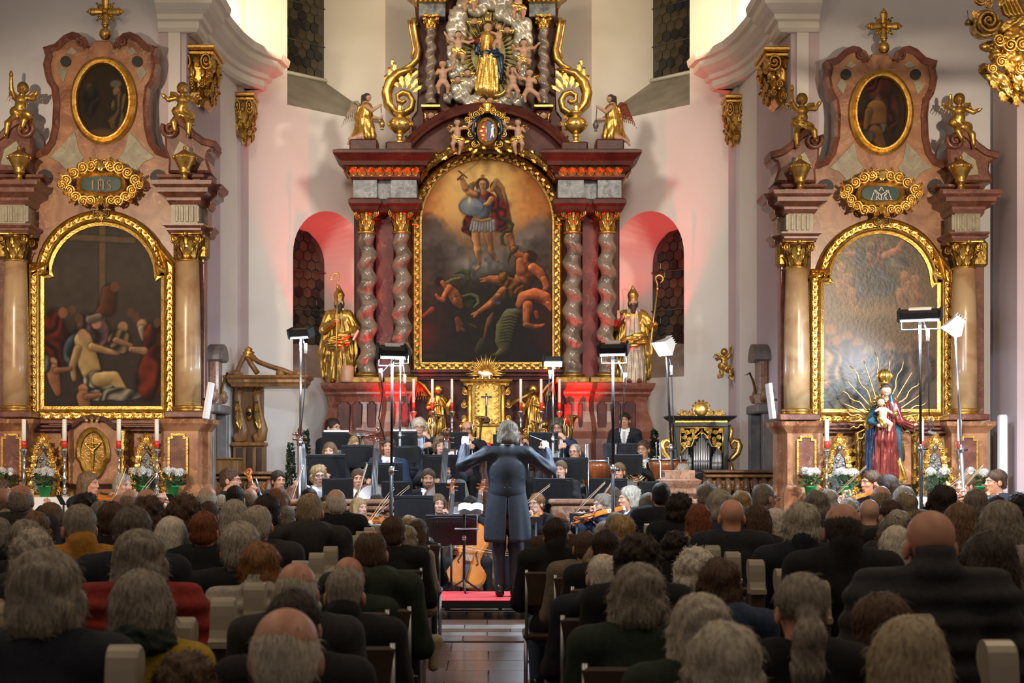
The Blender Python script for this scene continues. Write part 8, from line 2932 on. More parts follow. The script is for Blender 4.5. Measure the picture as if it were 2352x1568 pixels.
def fiddle_parts():
 """violin of body length 1 (whole about 1.68), body centre at 0, neck towards +z, front to -y"""
 hw = [(0,-.5),(.10,-.497),(.20,-.47),(.28,-.40),(.30,-.30),(.275,-.20),(.215,-.12),(.19,-.05),(.185,.02),(.205,.09),(.235,.15),(.24,.24),(.21,.36),(.14,.45),(.06,.49),(0,.5)]
 H_ = [hw[0]] + hw + [hw[-1]]
 fine = []
 for i in range(1,len(H_) - 2):
  p0,p1,p2,p3 = (A_(H_[j]) for j in (i - 1,i,i + 1,i + 2))
  for t in (0,.34,.67):
   fine.append(tuple(.5*(2*p1 + (p2 - p0)*t + (2*p0 - 5*p1 + 4*p2 - p3)*t*t + (3*p1 - p0 - 3*p2 + p3)*t**3)))
 fine.append(hw[-1])
 o = fine + [(-x,z) for x,z in fine[::-1][1:-1]]
 b = MB().prism(o,-.055,.055,bev=.03)
 back = MB().prism([(x*.97,z*.985) for x,z in o],.03,.075,bev=.0)
 b.merge(back)
 body = b.mesh('body',['violin_orange'])
 neck = MB().tube([(0,-.02,.47),(0,-.01,.75),(0,.0,.98)],[.045,.038,.035],8).mesh('neck',['violin_orange'])
 fb = MB().box((0,-.10,.55),(.07,.03,.72),R=Rx(-.05),bev=.008).mesh('fingerboard',['ebony'])
 sc = MB().tube([(0,.0,.96),(0,.01,1.08)],[.036,.04],8)
 sc.merge(spiral(1,1.5,.35),M4(Rz(pi/2) @ Ry(0),(0,.0,1.13),.065))
 for k in range(4):
  sc.tube([(-.09 if k % 2 else .02,0,1.0 + .03*k),(.09 if k % 2 == 0 else -.02,0,1.0 + .03*k)],.012,5)
 scroll = sc.mesh('scroll',['violin_brown'])
 br = MB().box((0,-.10,-.08),(.12,.02,.10),bev=.008).mesh('bridge',['bow_wood'])
 tp = MB().prism([(-.03,-.42),(.03,-.42),(.05,-.17),(-.05,-.17)],-.12,-.09,bev=.008).mesh('tailpiece',['ebony'])
 st = MB()
 for k in range(4):
  st.tube([((k - 1.5)*.02,-.11,-.18),((k - 1.5)*.022,-.15,-.08),((k - 1.5)*.014,-.09,.98)],.0035,4)
 strings = st.mesh('strings',['steel_grey'])
 fh = MB()
 for q in (-1,1):
  fh.tube([(q*.13,-.066,-.16),(q*.15,-.066,-.13),(q*.12,-.066,-.05),(q*.09,-.066,.02),(q*.11,-.066,.05)],.010,5)
 fholes = fh.mesh('sound_holes',['ebony'])
 return dict(body=body,neck=neck,fingerboard=fb,scroll=scroll,bridge=br,tailpiece=tp,strings=strings,sound_holes=fholes)

FID = fiddle_parts()
EDGE = MB().tube([(0,-.0,-1.0),(0,0,-.5)],.012,6).mesh('endpin',['steel_grey'])
bw = MB().tube([(0,0,0),(0,.012,.35),(0,0,.72)],[.005,.0045,.0035],6)
BOWS = bw.mesh('stick',['bow_wood'])
BOWH = MB().box((0,-.018,.36),(.010,.002,.70)).mesh('bow_hair',['horsehair'])
BOWF = MB().box((0,-.012,.03),(.012,.026,.05),bev=.003).mesh('frog',['ebony'])

def axes(p0,p1,front):
 """rotation whose z runs p0->p1 and whose -y faces front"""
 z = A_(p1,float) - A_(p0,float)
 z /= np.linalg.norm(z)
 y = -A_(front,float)
 y = y - z*y.dot(z)
 y /= np.linalg.norm(y)
 return np.stack([np.cross(y,z),y,z],1)

class Who:
 """a player's place in the world, to hand things to"""

 def __init__(s,loc,rz,sc):
  s.loc,s.R,s.s,s.rz = A_(loc,float),Rz(rz),sc,rz

 def w(s,p):
  return s.loc + s.R @ (A_(p,float)*s.s)

 def d(s,v):
  return s.R @ A_(v,float)

def fiddle(who,base,tip,front,size,label,cat,group,m=('violin_orange','violin_brown'),pin=False):
 """base = tail end of the body, tip direction = scroll"""
 b,t = who.w(base),who.w(tip)
 R = axes(b,t,who.d(front))
 c = b + (t - b)/np.linalg.norm(t - b)*.5*size
 r = thing(cat.replace(' ','_'),label,cat,c,0,group)
 for n,me in FID.items():
  mm = [m[0]] if n in ('body','neck') else [m[1]] if n == 'scroll' else None
  put_m(n,me,r,M4(R,(0,0,0),size),mm)
 if pin:
  put_m('endpin',EDGE,r,M4(R,(0,0,0),size*.62))
 return r

def bow(who,grip,to,label,group):
 a,b = who.w(grip),who.w(to)
 R = axes(a,b,who.d((0,-.4,-1)))
 r = thing('bow',label,'bow',a,0,group)
 for n,me in (('stick',BOWS),('bow_hair',BOWH),('frog',BOWF)):
  put_m(n,me,r,M4(R))

def horn_mb():
 m = MB()
 for rr,y,a0,a1 in ((.15,0,0,6.0),(.12,.02,.4,6.2),(.09,-.01,.8,6.6)):
  m.tube([(rr*cos(a),y + .004*a,rr*sin(a)) for a in np.linspace(a0,a1,22)],.010,6)
 m.tube([(.15,0,0),(.16,.02,-.10),(.12,.05,-.20),(.06,.08,-.24)],[.011,.016,.03,.05],10)
 m.lathe([(.05,0),(.07,.05),(.11,.10),(.155,.125),(.155,.13),(.10,.10)],(.06,.08,-.24),20,R=Ry(-2.2))
 for k in range(3):
  m.tube([(-.02 + .03*k,-.03,-.05),(-.02 + .03*k,-.03,.06)],.012,8)
  m.tube([(-.05 + .02*k,.03,-.02),(-.09 + .02*k,.03,-.07)],.008,6)
 m.tube([(-.12,0,.09),(-.05,-.06,.16),(.0,-.12,.18)],[.008,.006,.008],6)
 return m.mesh('horn',['brass'])

def bell_mesh(r,L,m):
 return MB().lathe([(.012,0),(.016,L*.5),(.026,L*.75),(r*.5,L*.92),(r,L),(r*.97,L + .004),(r*.45,L*.93),(.02,L*.75)],seg=24).mesh('bell',[m])

def tbn_parts():
 s = MB()
 for x in (-.035,.035):
  s.tube([(x,0,0),(x,0,-.62)],.008,8)
 s.tube([(-.035,0,-.62),(-.03,0,-.65),(0,0,-.665),(.03,0,-.65),(.035,0,-.62)],.009,8)
 for z in (-.02,-.12):
  s.tube([(-.035,0,z),(.035,0,z)],.007,6)
 b = MB()
 b.tube([(.035,0,0),(.035,0,.18),(.05,0,.26),(.09,0,.30),(.13,0,.26),(.145,0,.18),(.145,0,-.02)],[.008,.008,.009,.010,.010,.011,.013],8)
 b.tube([(.06,0,.0),(.06,.03,.16),(.085,.03,.2),(.11,.03,.16),(.11,.03,.02),(.085,.03,-.02),(.06,.03,.0)],.008,6)
 b.tube([(.035,0,.02),(.145,0,.02)],.006,6)
 return s.mesh('slide',['chrome']),b.mesh('bell_section',['brass'])

HORN = horn_mb()
TBS,TBB = tbn_parts()
TBELL = bell_mesh(.105,.34,'brass')
CLAR = MB().tube([(0,0,0),(0,0,-.06),(0,0,-.52),(0,0,-.58),(0,0,-.62)],[.006,.012,.014,.02,.036],10).mesh('tube',['ebony'])
ck = MB()
for k in range(9):
 ck.ell((0,-.015,-.12 - .045*k),(.008,.005,.012),seg=6,rings=4)
ck.tube([(.012,-.008,-.1),(.013,-.008,-.5)],.003,5)
CLARK = ck.mesh('keys',['chrome'])
sx = MB().tube([(0,-.02,.12),(0,-.10,.16),(0,-.14,.10),(0,-.13,-.25),(0,-.16,-.36),(0,-.23,-.38),(0,-.29,-.30),(0,-.31,-.12),(0,-.34,-.02)],[.006,.010,.014,.026,.032,.036,.042,.055,.075],14)
for k in range(8):
 sx.lathe([(.018,0),(.018,.008)],(.0,-.165,-.2 + .04*k),10,R=Rx(pi/2))
 sx.tube([(.03,-.13,-.22 + .04*k),(.035,-.15,.05)],.003,4)
SAX = sx.mesh('body',['brass'])
eu = MB().tube([(0,0,.30),(0,0,-.05),(.03,0,-.20),(.10,0,-.25),(.17,0,-.20),(.19,0,0),(.18,0,.12),(.13,0,.17),(.09,0,.1),(.09,0,-.1)],[.045,.04,.036,.034,.03,.026,.022,.02,.018,.016],12)
for k in range(3):
 eu.tube([(.06 + .035*k,-.05,-.1),(.06 + .035*k,-.05,.08)],.016,8)
EUPH = eu.mesh('tubing',['chrome'])
EBELL = bell_mesh(.17,.30,'chrome')

# --- music stands: sheet-metal desk with a ribbed field
dm = MB().box((0,0,.17),(.52,.012,.34),bev=.004)
dm.tube([(-.25,.02,.30),(-.16,.022,.32),(.16,.022,.32),(.25,.02,.30)],.004,4)
DESK = dm.mesh('desk',['stand_black'])
RIB = MB().box((0,.010,.165),(.007,.008,.22),bev=.002).mesh('rib',['stand_rib'])
LEDGE = MB().box((0,-.03,.0),(.52,.07,.01),bev=.003).mesh('ledge',['stand_black'])
SPOLE = MB().tube([(0,0,.06),(0,0,1)],.013,8).mesh('pole',['stand_black'])
SLEG = MB().tube([(0,0,.14),(.26,0,.01)],.012,6).mesh('leg',['stand_black'])
PAPER = MB().box((0,-.010,.18),(.46,.004,.33)).mesh('sheet_music',['paper'])

def music_stand(px0,px1,py0,py1,Y,label,rz=0.0,tilt=.35,paper=True,away=True,base=None):
 x = Xp((px0 + px1)/2,Y)
 w = (px1 - px0)*Y/F
 zt = Zp(py0,Y)
 z0 = fz(Y) if base is None else base
 s = w/.52
 r = thing('music_stand',label,'music stand',(x,Y,z0),rz,'black music stands')
 # players sit behind the stand as seen from here, so the desk leans towards the viewer and shows its back
 T = M4(Rz(pi) @ Rx(-tilt),(0,.0,zt - z0 - .34*s*cos(tilt)),s) if away else M4(Rx(-tilt),(0,0,zt - z0 - .34*s*cos(tilt)),s)
 d = put_m('desk',DESK,r,T)
 for k in range(15):
  put('rib',RIB,d,None,((k - 7)*.027,0,0))
 put('ledge',LEDGE,d)
 if paper:
  put('sheet_music',PAPER,d,None,(0,0,.025 if 'white' in label else -.012))
 put('pole',SPOLE,r,None,(0,0,0),scale=(1,1,max(zt - z0 - .2*s,.2)))
 for k in range(3):
  put('leg',SLEG,r,None,rot=(0,0,2*pi*k/3 + .4))
 return r

ST = [(740,805,992,1040,21.75,'music stand with white sheet before the glasses-wearing brass player, far left'),(708,795,1043,1095,20.9,'large music stand below the flute player, far left'),(784,865,1022,1072,21.3,'music stand below the silver euphonium'),
  (838,925,1062,1110,20.35,'music stand behind the bass scroll, left of centre'),(902,962,1024,1070,21.2,'music stand below the young man in front row of brass'),(900,960,990,1024,21.72,'music stand with white-edged sheet at the white-haired trombonist'),
  (970,1055,1044,1090,20.6,'music stand below the curly-haired oboist'),(1014,1076,992,1035,21.72,'music stand before the bald trombonist'),(740,812,1098,1130,19.6,'low music stand before the bassist left, beside blond player'),
  (877,948,1105,1146,19.6,'low music stand between the two double basses'),(1000,1070,1108,1165,19.35,'music stand right of the bearded bassist'),(905,995,1137,1195,18.1,'wide music stand left of the long-haired cellist'),
  (1132,1194,997,1040,21.72,'music stand partly hidden by the conductor head'),(1215,1283,992,1045,21.72,'music stand under the baton, before right trombonist'),(1270,1350,1050,1097,20.7,'music stand right of the brown-haired clarinettist'),
  (1223,1315,1098,1148,19.6,'music stand right of the conductor coat, above the altar rail'),(1352,1440,1098,1145,19.6,'music stand behind the violas, at the right black lamp pole'),(1385,1462,1018,1048,21.3,'music stand before the standing percussionist'),
  (1400,1475,1043,1098,20.7,'music stand left of the horn player with glasses'),(1468,1515,1105,1140,19.3,'low music stand at the left foot of the stone pedestal'),(1216,1246,1186,1240,17.2,'music stand beside the conductor coat tails, right'),
  (1308,1342,1178,1214,17.4,'small music stand before the violist with glasses')]
for i,a in enumerate(ST):
 music_stand(*a,rz=RNG.uniform(-.12,.12),tilt=.3)
music_stand(978,1095,1181,1258,16.75,'large blue-lit music stand left of the conductor, behind the podium',tilt=.42)
music_stand(126,166,1136,1168,17.6,'music stand in front of the left side altar, left one',rz=-1.0,tilt=.5)
music_stand(380,420,1134,1166,17.6,'music stand in front of the left side altar, right one',rz=-1.0,tilt=.5)

# ------------------------------------------------------------------ the players
POSES = {
 'rest': skel(),
 'violin': skel(lw=(.20,-.40,.965),le=(.26,-.20,.78),rw=(-.22,-.36,.95),re=(-.36,-.10,.84),lp=(.3,.6,.6),rp=(.2,.3,-1),lhand='grip',rhand='grip',head=(.02,-.03,1.16)),
 'cello': skel(lw=(.13,-.24,1.02),le=(.34,-.20,.84),rw=(-.22,-.44,.74),re=(-.36,-.16,.74),lp=(-1,.2,0),rp=(0,.5,-1),lhand='grip',rhand='grip',lk=(.24,-.42,.50),rk=(-.24,-.42,.50),la=(.26,-.36,.08),ra=(-.26,-.36,.08)),
 'bass': skel(lw=(.19,-.26,1.06),le=(.36,-.14,.88),rw=(-.12,-.42,.72),re=(-.34,-.12,.76),lp=(-.6,.6,0),rp=(0,.5,-1),lhand='grip',rhand='grip',lk=(.24,-.40,.52),rk=(-.24,-.40,.52)),
 'wind': skel(lw=(.055,-.30,.93),le=(.27,-.16,.76),rw=(-.055,-.33,.80),re=(-.28,-.16,.74),lp=(-1,.2,0),rp=(1,.2,0),lhand='grip',rhand='grip'),
 'bone': skel(lw=(.14,-.26,1.0),le=(.30,-.14,.80),rw=(.02,-.32,.90),re=(-.28,-.16,.76),lp=(-1,.2,0),rp=(1,.2,0),lhand='grip',rhand='grip'),
 'horn': skel(lw=(.08,-.32,.88),le=(.28,-.14,.74),rw=(-.12,-.24,.74),re=(-.30,-.06,.72),lp=(-1,.2,0),rp=(.6,-.3,0),lhand='grip',rhand='soft'),
 'stand': skel(stand=True,lw=(.16,-.26,1.06),rw=(-.16,-.26,1.06),le=(.26,-.02,1.10),re=(-.26,-.02,1.10)),
}
PM = {}

def meshes_for(pose,head):
 s = POSES[pose]
 if (pose,head) not in PM:
  if pose not in PM:
   PM[pose] = (coat_mesh(s,'jacket'),legs_mesh(s))
  PM[(pose,head)] = body_mesh(s,HEADS[head])
 return s,PM[(pose,head)],PM[pose][0],PM[pose][1]

GP = 'orchestra musicians'
PL = [  # label, short, px, top, Y, turn, pose, head, hair, colour, skin, cloth, glasses, instrument
 ('brass player in black suit seated in profile at far left of back row','back-row brass player at far left',766,960,22.4,50,'horn','m','short','hair_dark','skin_pale','cloth_black',1,'horn'),
 ('euphonium player in black seated behind second stand, left','left brass player',818,1001,21.7,10,'wind','f','bob','hair_blond','skin_pale','cloth_black',1,'euphonium'),
 ('flute player in black seated above the large left music stand','left wind player',757,1015,21.2,-5,'wind','f','long','hair_lightbrown','skin_pale','cloth_black',0,'clarinet'),
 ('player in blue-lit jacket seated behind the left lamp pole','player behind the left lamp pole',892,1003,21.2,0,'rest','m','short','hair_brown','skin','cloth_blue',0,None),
 ('player in dark suit and white shirt looking down, left of trombones','suited left player',925,981,22.0,0,'rest','m','short','hair_greyblond','skin_pale','cloth_suit',0,None),
 ('trombonist in dark suit and pale blue shirt, left of the tabernacle','left trombonist',962,958,22.45,5,'bone','m','full','hair_white','skin_pale','cloth_suit',1,'trombone'),
 ('oboist in dark suit above the stand left of the conductor hand','oboist',1014,1001,21.2,0,'wind','m','curly','hair_lightbrown','skin_pale','cloth_suit',0,'clarinet'),
 ('wind player in dark jacket between oboist and conductor left hand','player beside the conductor left hand',1039,996,21.97,-5,'rest','m','short','hair_greyblond','skin','cloth_plum',0,None),
 ('trombonist in dark blue suit in front of the tabernacle','middle trombonist',1073,965,22.45,-8,'bone','mb','ring','hair_brown','skin','cloth_navy',1,'trombone'),
 ('wind player in grey suit behind the right bass scroll','wind player behind the bass scroll',1027,1055,20.65,-5,'wind','mb','full','hair_darkgrey','skin','cloth_grey',0,'clarinet'),
 ('bassist in black suit and grey tie, right of the two facing us','right bassist',984,1076,20.0,3,'bass','mb','short','hair_brown','skin','cloth_black',0,'bass'),
 ('bassist in black suit and grey tie, left of the two facing us','left bassist',823,1076,20.0,8,'bass','m','short','hair_brown','skin','cloth_black',0,'bass'),
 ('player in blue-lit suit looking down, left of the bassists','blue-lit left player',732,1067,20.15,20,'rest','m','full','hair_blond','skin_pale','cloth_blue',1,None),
 ('bassist in black dress bowing at the left lamp stand','leftmost bassist',640,1080,19.7,30,'bass','f','bun','hair_dark','skin','cloth_black',0,'bass'),
 ('saxophonist in black with head bowed behind the low stand','saxophonist',897,1081,20.6,15,'wind','f','long','hair_blond','skin_pale','cloth_black',0,'sax'),
 ('violinist in black seated left of the black lamp pole','front left violinist',826,1143,18.3,45,'violin','f','bob','hair_blond','skin_pale','cloth_black',0,'violin'),
 ('violinist in black right behind the front left violinist','second left violinist',867,1135,18.75,15,'violin','m','full','hair_dark','skin','cloth_black',1,'violin'),
 ('cellist in black turtleneck glancing aside, left of conductor','left cellist',1007,1134,18.2,12,'cello','f','long','hair_lightbrown','skin_pale','cloth_black',0,'cello'),
 ('cellist in black seated behind the orange cello at the podium','podium cellist',1080,1140,17.85,-5,'cello','f','bob','hair_black','skin_pale','cloth_black',0,'cello'),
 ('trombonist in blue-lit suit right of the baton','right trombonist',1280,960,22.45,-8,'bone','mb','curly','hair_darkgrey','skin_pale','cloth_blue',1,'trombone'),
 ('trombonist in dark suit mostly hidden behind the conductor head','hidden trombonist',1188,978,22.45,8,'bone','m','short','hair_brown','skin','cloth_suit',0,'trombone'),
 ('timpanist in grey suit bent over, right of the conductor','timpanist',1320,1017,21.6,-25,'rest','m','thin','hair_grey','skin','cloth_grey',1,None),
 ('clarinettist in black suit looking down, right of the conductor','right clarinettist',1287,1057,20.45,-15,'wind','m','short','hair_lightbrown','skin_pale','cloth_black',0,'clarinet'),
 ('horn player in grey jacket behind the right black lamp pole','horn player at the pole',1421,1062,20.4,-20,'horn','m','short','hair_lightbrown','skin','cloth_grey',0,'horn'),
 ('percussionist in dark suit and grey tie standing, back right','standing percussionist',1435,947,22.3,-12,'stand','m','short','hair_dark','skin','cloth_suit',0,None),
 ('horn player in black suit left of the chamber organ','right horn player',1477,1010,21.25,-22,'horn','m','short','hair_brown','skin','cloth_black',1,'horn'),
 ('organist in black seen from behind at the chamber organ','organist',1568,1066,20.4,178,'rest','m','curly','hair_lightgrey','skin','cloth_black',0,None),
 ('violinist in dark dress right beside the conductor coat','violinist beside the conductor',1231,1132,18.2,-35,'violin','f','bun','hair_ginger','skin_pale','cloth_black',1,'violin'),
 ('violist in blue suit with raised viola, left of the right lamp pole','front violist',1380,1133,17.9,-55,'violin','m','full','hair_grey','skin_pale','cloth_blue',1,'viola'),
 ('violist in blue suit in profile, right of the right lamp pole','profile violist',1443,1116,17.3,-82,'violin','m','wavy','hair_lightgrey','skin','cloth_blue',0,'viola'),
 ('violist in black behind the right lamp pole','hidden violist',1403,1118,18.35,-35,'violin','f','bob','hair_brown','skin','cloth_black',0,None),
 ('violinist in black before the left altar, left of the pair','left-altar violinist on the left',205,1083,18.0,72,'violin','f','long','hair_lightbrown','skin','cloth_black',0,'violin'),
 ('violinist in black before the left altar, right of the pair','left-altar violinist on the right',283,1087,18.25,52,'violin','f','bun','hair_lightgrey','skin_pale','cloth_black',0,'violin'),
 ('violinist in black at the left picture edge','violinist at the left edge',3,1099,17.9,80,'violin','f','curly','hair_brown','skin','cloth_black',0,None),
 ('cellist in black suit in profile beside the left side altar','left-altar cellist',531,1075,18.35,78,'cello','m','short','hair_brown','skin','cloth_black',1,'cello'),
 ('violinist in black facing left below the rayed Madonna','violinist below the Madonna',1997,1080,18.0,-66,'violin','f','bun','hair_brown','skin','cloth_black',0,'violin'),
 ('violinist in black right behind the one below the Madonna','second violinist below the Madonna',2032,1091,17.4,-100,'violin','f','bob','hair_dark','skin_pale','cloth_black',1,None),
 ('violinist in black facing left at the right end of right altar','young right-altar violinist',2213,1087,18.1,-52,'violin','f','pony','hair_lightbrown','skin_pale','cloth_black',0,'violin'),
 ('violinist in dark suit in profile at the right nave wall','violinist at the right wall',2284,1078,17.75,-82,'violin','m','short','hair_brown','skin','cloth_suit',0,'violin'),
]

def the(short):
 return 'held by the ' + short

def give(inst,who,short):
 if inst in ('violin','viola'):
  sz = .36 if inst == 'violin' else .40
  fiddle(who,(.055,-.10,1.035),(.22,-.46,.985),(-.35,-.2,1),sz,'%s %s' % ({'violin': 'orange-brown violin','viola': 'orange-brown viola'}[inst],the(short)),'violin','violins and violas')
  bow(who,(-.21,-.42,.94),(.25,-.30,1.30) if inst == 'violin' else (.22,-.26,1.34),'bow ' + the(short),'bows')
 elif inst == 'cello':
  sz = .76
  fiddle(who,(-.03,-.50,.20),(.13,-.16,1.22),(0,-1,.1),sz,'cello ' + the(short),'cello','cellos',('violin_orange','violin_brown') if 'podium' in short else ('violin_brown','violin_orange' if 'altar' in short else 'violin_brown'),pin=True)
  bow(who,(-.22,-.50,.72),(.40,-.46,.62),'bow ' + the(short),'bows')
 elif inst == 'bass':
  fiddle(who,(.10,-.48,.12),(.20,-.20,1.45),(0,-1,.15),1.06,'double bass ' + the(short),'double bass','double basses',('bass_brown','bass_brown'),pin=True)
  if short != 'right bassist':
   bow(who,(-.12,-.48,.70),(.02,-.55,1.18),'bow ' + the(short),'bows')
 elif inst == 'clarinet':
  a,b = who.w((0,-.105,1.095)),who.w((0,-.40,.70))
  r = thing('woodwind','black woodwind ' + the(short),'woodwind',a,0,'woodwinds')
  R = axes(b,a,who.d((0,-1,0)))
  put_m('tube',CLAR,r,M4(R))
  put_m('keys',CLARK,r,M4(R))
 elif inst == 'trombone':
  a = who.w((.08,-.28,1.04))
  r = thing('trombone','brass trombone ' + the(short),'trombone',a,0,'trombones')
  R = who.R @ Rx(-.12) @ Rz(.4)
  put_m('slide',TBS,r,M4(R))
  b = put_m('bell_section',TBB,r,M4(R))
  put_m('bell',TBELL,r,M4(R @ Rx(.25),R @ A_([.145,0,-.02])))
 elif inst == 'horn':
  a = who.w((-.02,-.30,.88))
  r = thing('horn','brass horn ' + the(short),'horn',a,0,'horns')
  put_m('tubing',HORN,r,M4(who.R @ Rz(.3)))
 elif inst == 'sax':
  a = who.w((0,-.12,1.02))
  r = thing('saxophone','brass saxophone ' + the(short),'saxophone',a)
  put_m('body',SAX,r,M4(who.R @ Rz(.9)))
 elif inst == 'euphonium':
  a = who.w((.02,-.30,.88))
  r = thing('euphonium','silver euphonium ' + the(short),'euphonium',a)
  put_m('tubing',EUPH,r,M4(who.R))
  put_m('bell',EBELL,r,M4(who.R @ Rx(.25),who.R @ A_([0,0,.18])))

for i,(label,short,px,top,Y,turn,pose,hd,hair,hc,sk,cl,gl,inst) in enumerate(PL):
 s,body,coat,legs = meshes_for(pose,hd)
 st = pose == 'stand'
 h0 = s['head'][2] + (.135 if hair in ('curly','full','wavy') else .125)
 zt,f = Zp(top,Y),fz(Y)
 sc = min(max((zt - f)/h0,.90),1.10)
 z = zt - h0*sc
 if z < f - .04:
  z = f - .04
 loc = (Xp(px,Y) - s['head'][0]*sc*cos(radians(turn)) - s['head'][1]*sc*-sin(radians(turn)),Y,z)
 person(label,loc,radians(turn),s,body,coat,legs,hair,hc,sk,cl,scale=sc,glasses=bool(gl),group=GP,shirt='shirt_blue' if 'pale blue' in label else ('cloth_black' if hd == 'f' else 'shirt_white'),tie='cloth_black' if hd == 'f' else 'tie_grey',brow=hc if hc != 'hair_white' else 'hair_lightgrey')
 who = Who(loc,radians(turn),sc)
 if not st:
  chair((loc[0],loc[1],f),radians(turn),'walnut chair under the ' + short,'musicians chairs')
  if inst:
   give(inst,who,short)

# timpani
KET = MB().lathe([(.02,0),(.14,.03),(.25,.14),(.30,.30),(.31,.38),(.30,.38)],seg=28).mesh('kettle',['violin_brown'])
HEADK = MB().lathe([(0,.392),(.30,.392),(.30,.385)],seg=28).mesh('drumhead',['candle_wax'])
RIMK = MB().lathe([(.305,.375),(.325,.375),(.325,.40),(.305,.40)],seg=28).mesh('rim',['chrome'])
TH = MB().tube([(.335,0,.28),(.335,0,.43)],.007,6).tube([(.335,-.03,.43),(.335,.03,.43)],.006,6).mesh('tuning_handle',['chrome'])
TL = MB().tube([(.31,0,.30),(.27,0,-.1),(.30,0,-.42)],.014,6).mesh('leg',['chrome'])
for px,py,Y,lb in ((1370,1058,21.05,'copper timpani with chrome rim right of the timpanist'),(1534,1055,21.0,'copper timpani with chrome rim left of the chamber organ')):
 zt = Zp(py,Y)
 r = thing('timpani',lb,'drum',(Xp(px,Y),Y,fz(Y)),group='timpani')
 h = zt - fz(Y) - .39
 for n,me in (('kettle',KET),('drumhead',HEADK),('rim',RIMK)):
  put(n,me,r,None,(0,0,h),scale=(.85,.85,1))
 for k in range(6):
  put('tuning_handle',TH,r,None,(0,0,h),(0,0,k*pi/3),(.85,.85,1))
 for k in range(3):
  put('leg',TL,r,None,(0,0,h),(0,0,k*2*pi/3),(.85,.85,h/.42))

# ------------------------------------------------------------------ podium and conductor
pod = thing('podium','low red-carpeted conductor podium with black edge','podium',(.11,16.03,0))
MB().box((.11,16.03,.195),(1.30,1.16,.012),bev=.003).build('carpet','red_carpet',pod)
MB().box((.11,16.03,.155),(1.30,1.15,.07),bev=.008).build('deck','black_metal',pod)
for y in (15.55,16.5):
 MB().tube([(-.45,y,.085),(.68,y,.085)],.014,8).build('cross_bar','chrome',pod)
 for x in (-.42,.12,.62):
  MB().tube([(x,y,.13),(x,y,.0)],.016,8).build('leg','steel_grey',pod)
for x in (-.545,.765):
 MB().tube([(x,15.48,.02),(x,15.48,.30),(x,15.60,.33)],.010,6).build('corner_post','chrome',pod)

cm = thing('conductor_stand','conductor music stand with two shelves and open white score','music stand',(Xp(1066,16.4),16.4,.20))
x0 = Xp(1066,16.4)
zz = lambda q: Zp(q,16.4)
MB().tube([(x0,16.4,.22),(x0,16.4,zz(1170))],.014,8).build('pole','stand_black',cm)
MB().box((x0 + .04,16.4,zz(1172)),(.30,.26,.015),R=Rx(.25),bev=.004).build('desk','steel_grey',cm)
MB().box((x0 + .03,16.4,zz(1214)),(.26,.22,.012),bev=.004).build('shelf','steel_grey',cm)
sm_ = MB()
for q in (-1,1):
 pts = [(x0 + .07 + q*.13*t,16.37,zz(1168) + .035*sin(pi*t)*.6 + .012) for t in np.linspace(0,1,7)]
 vs = [(p[0],p[1] + dy,p[2] + dy*.25) for p in pts for dy in (-.12,.12)]
 sm_.add(vs,[(2*k,2*k + 2,2*k + 3,2*k + 1) for k in range(6)],0,True)
sm_.build('score','paper',cm)
MB().lathe([(.02,0),(.025,.02),(.02,.05)],(x0,16.4,.75),10).build('collar','chrome',cm)
for k in range(3):
 a = 2*pi*k/3 + .6
 MB().tube([(x0,16.4,.34),(x0 + .2*cos(a),16.4 + .2*sin(a),.215)],.011,6).build('leg','stand_black',cm)

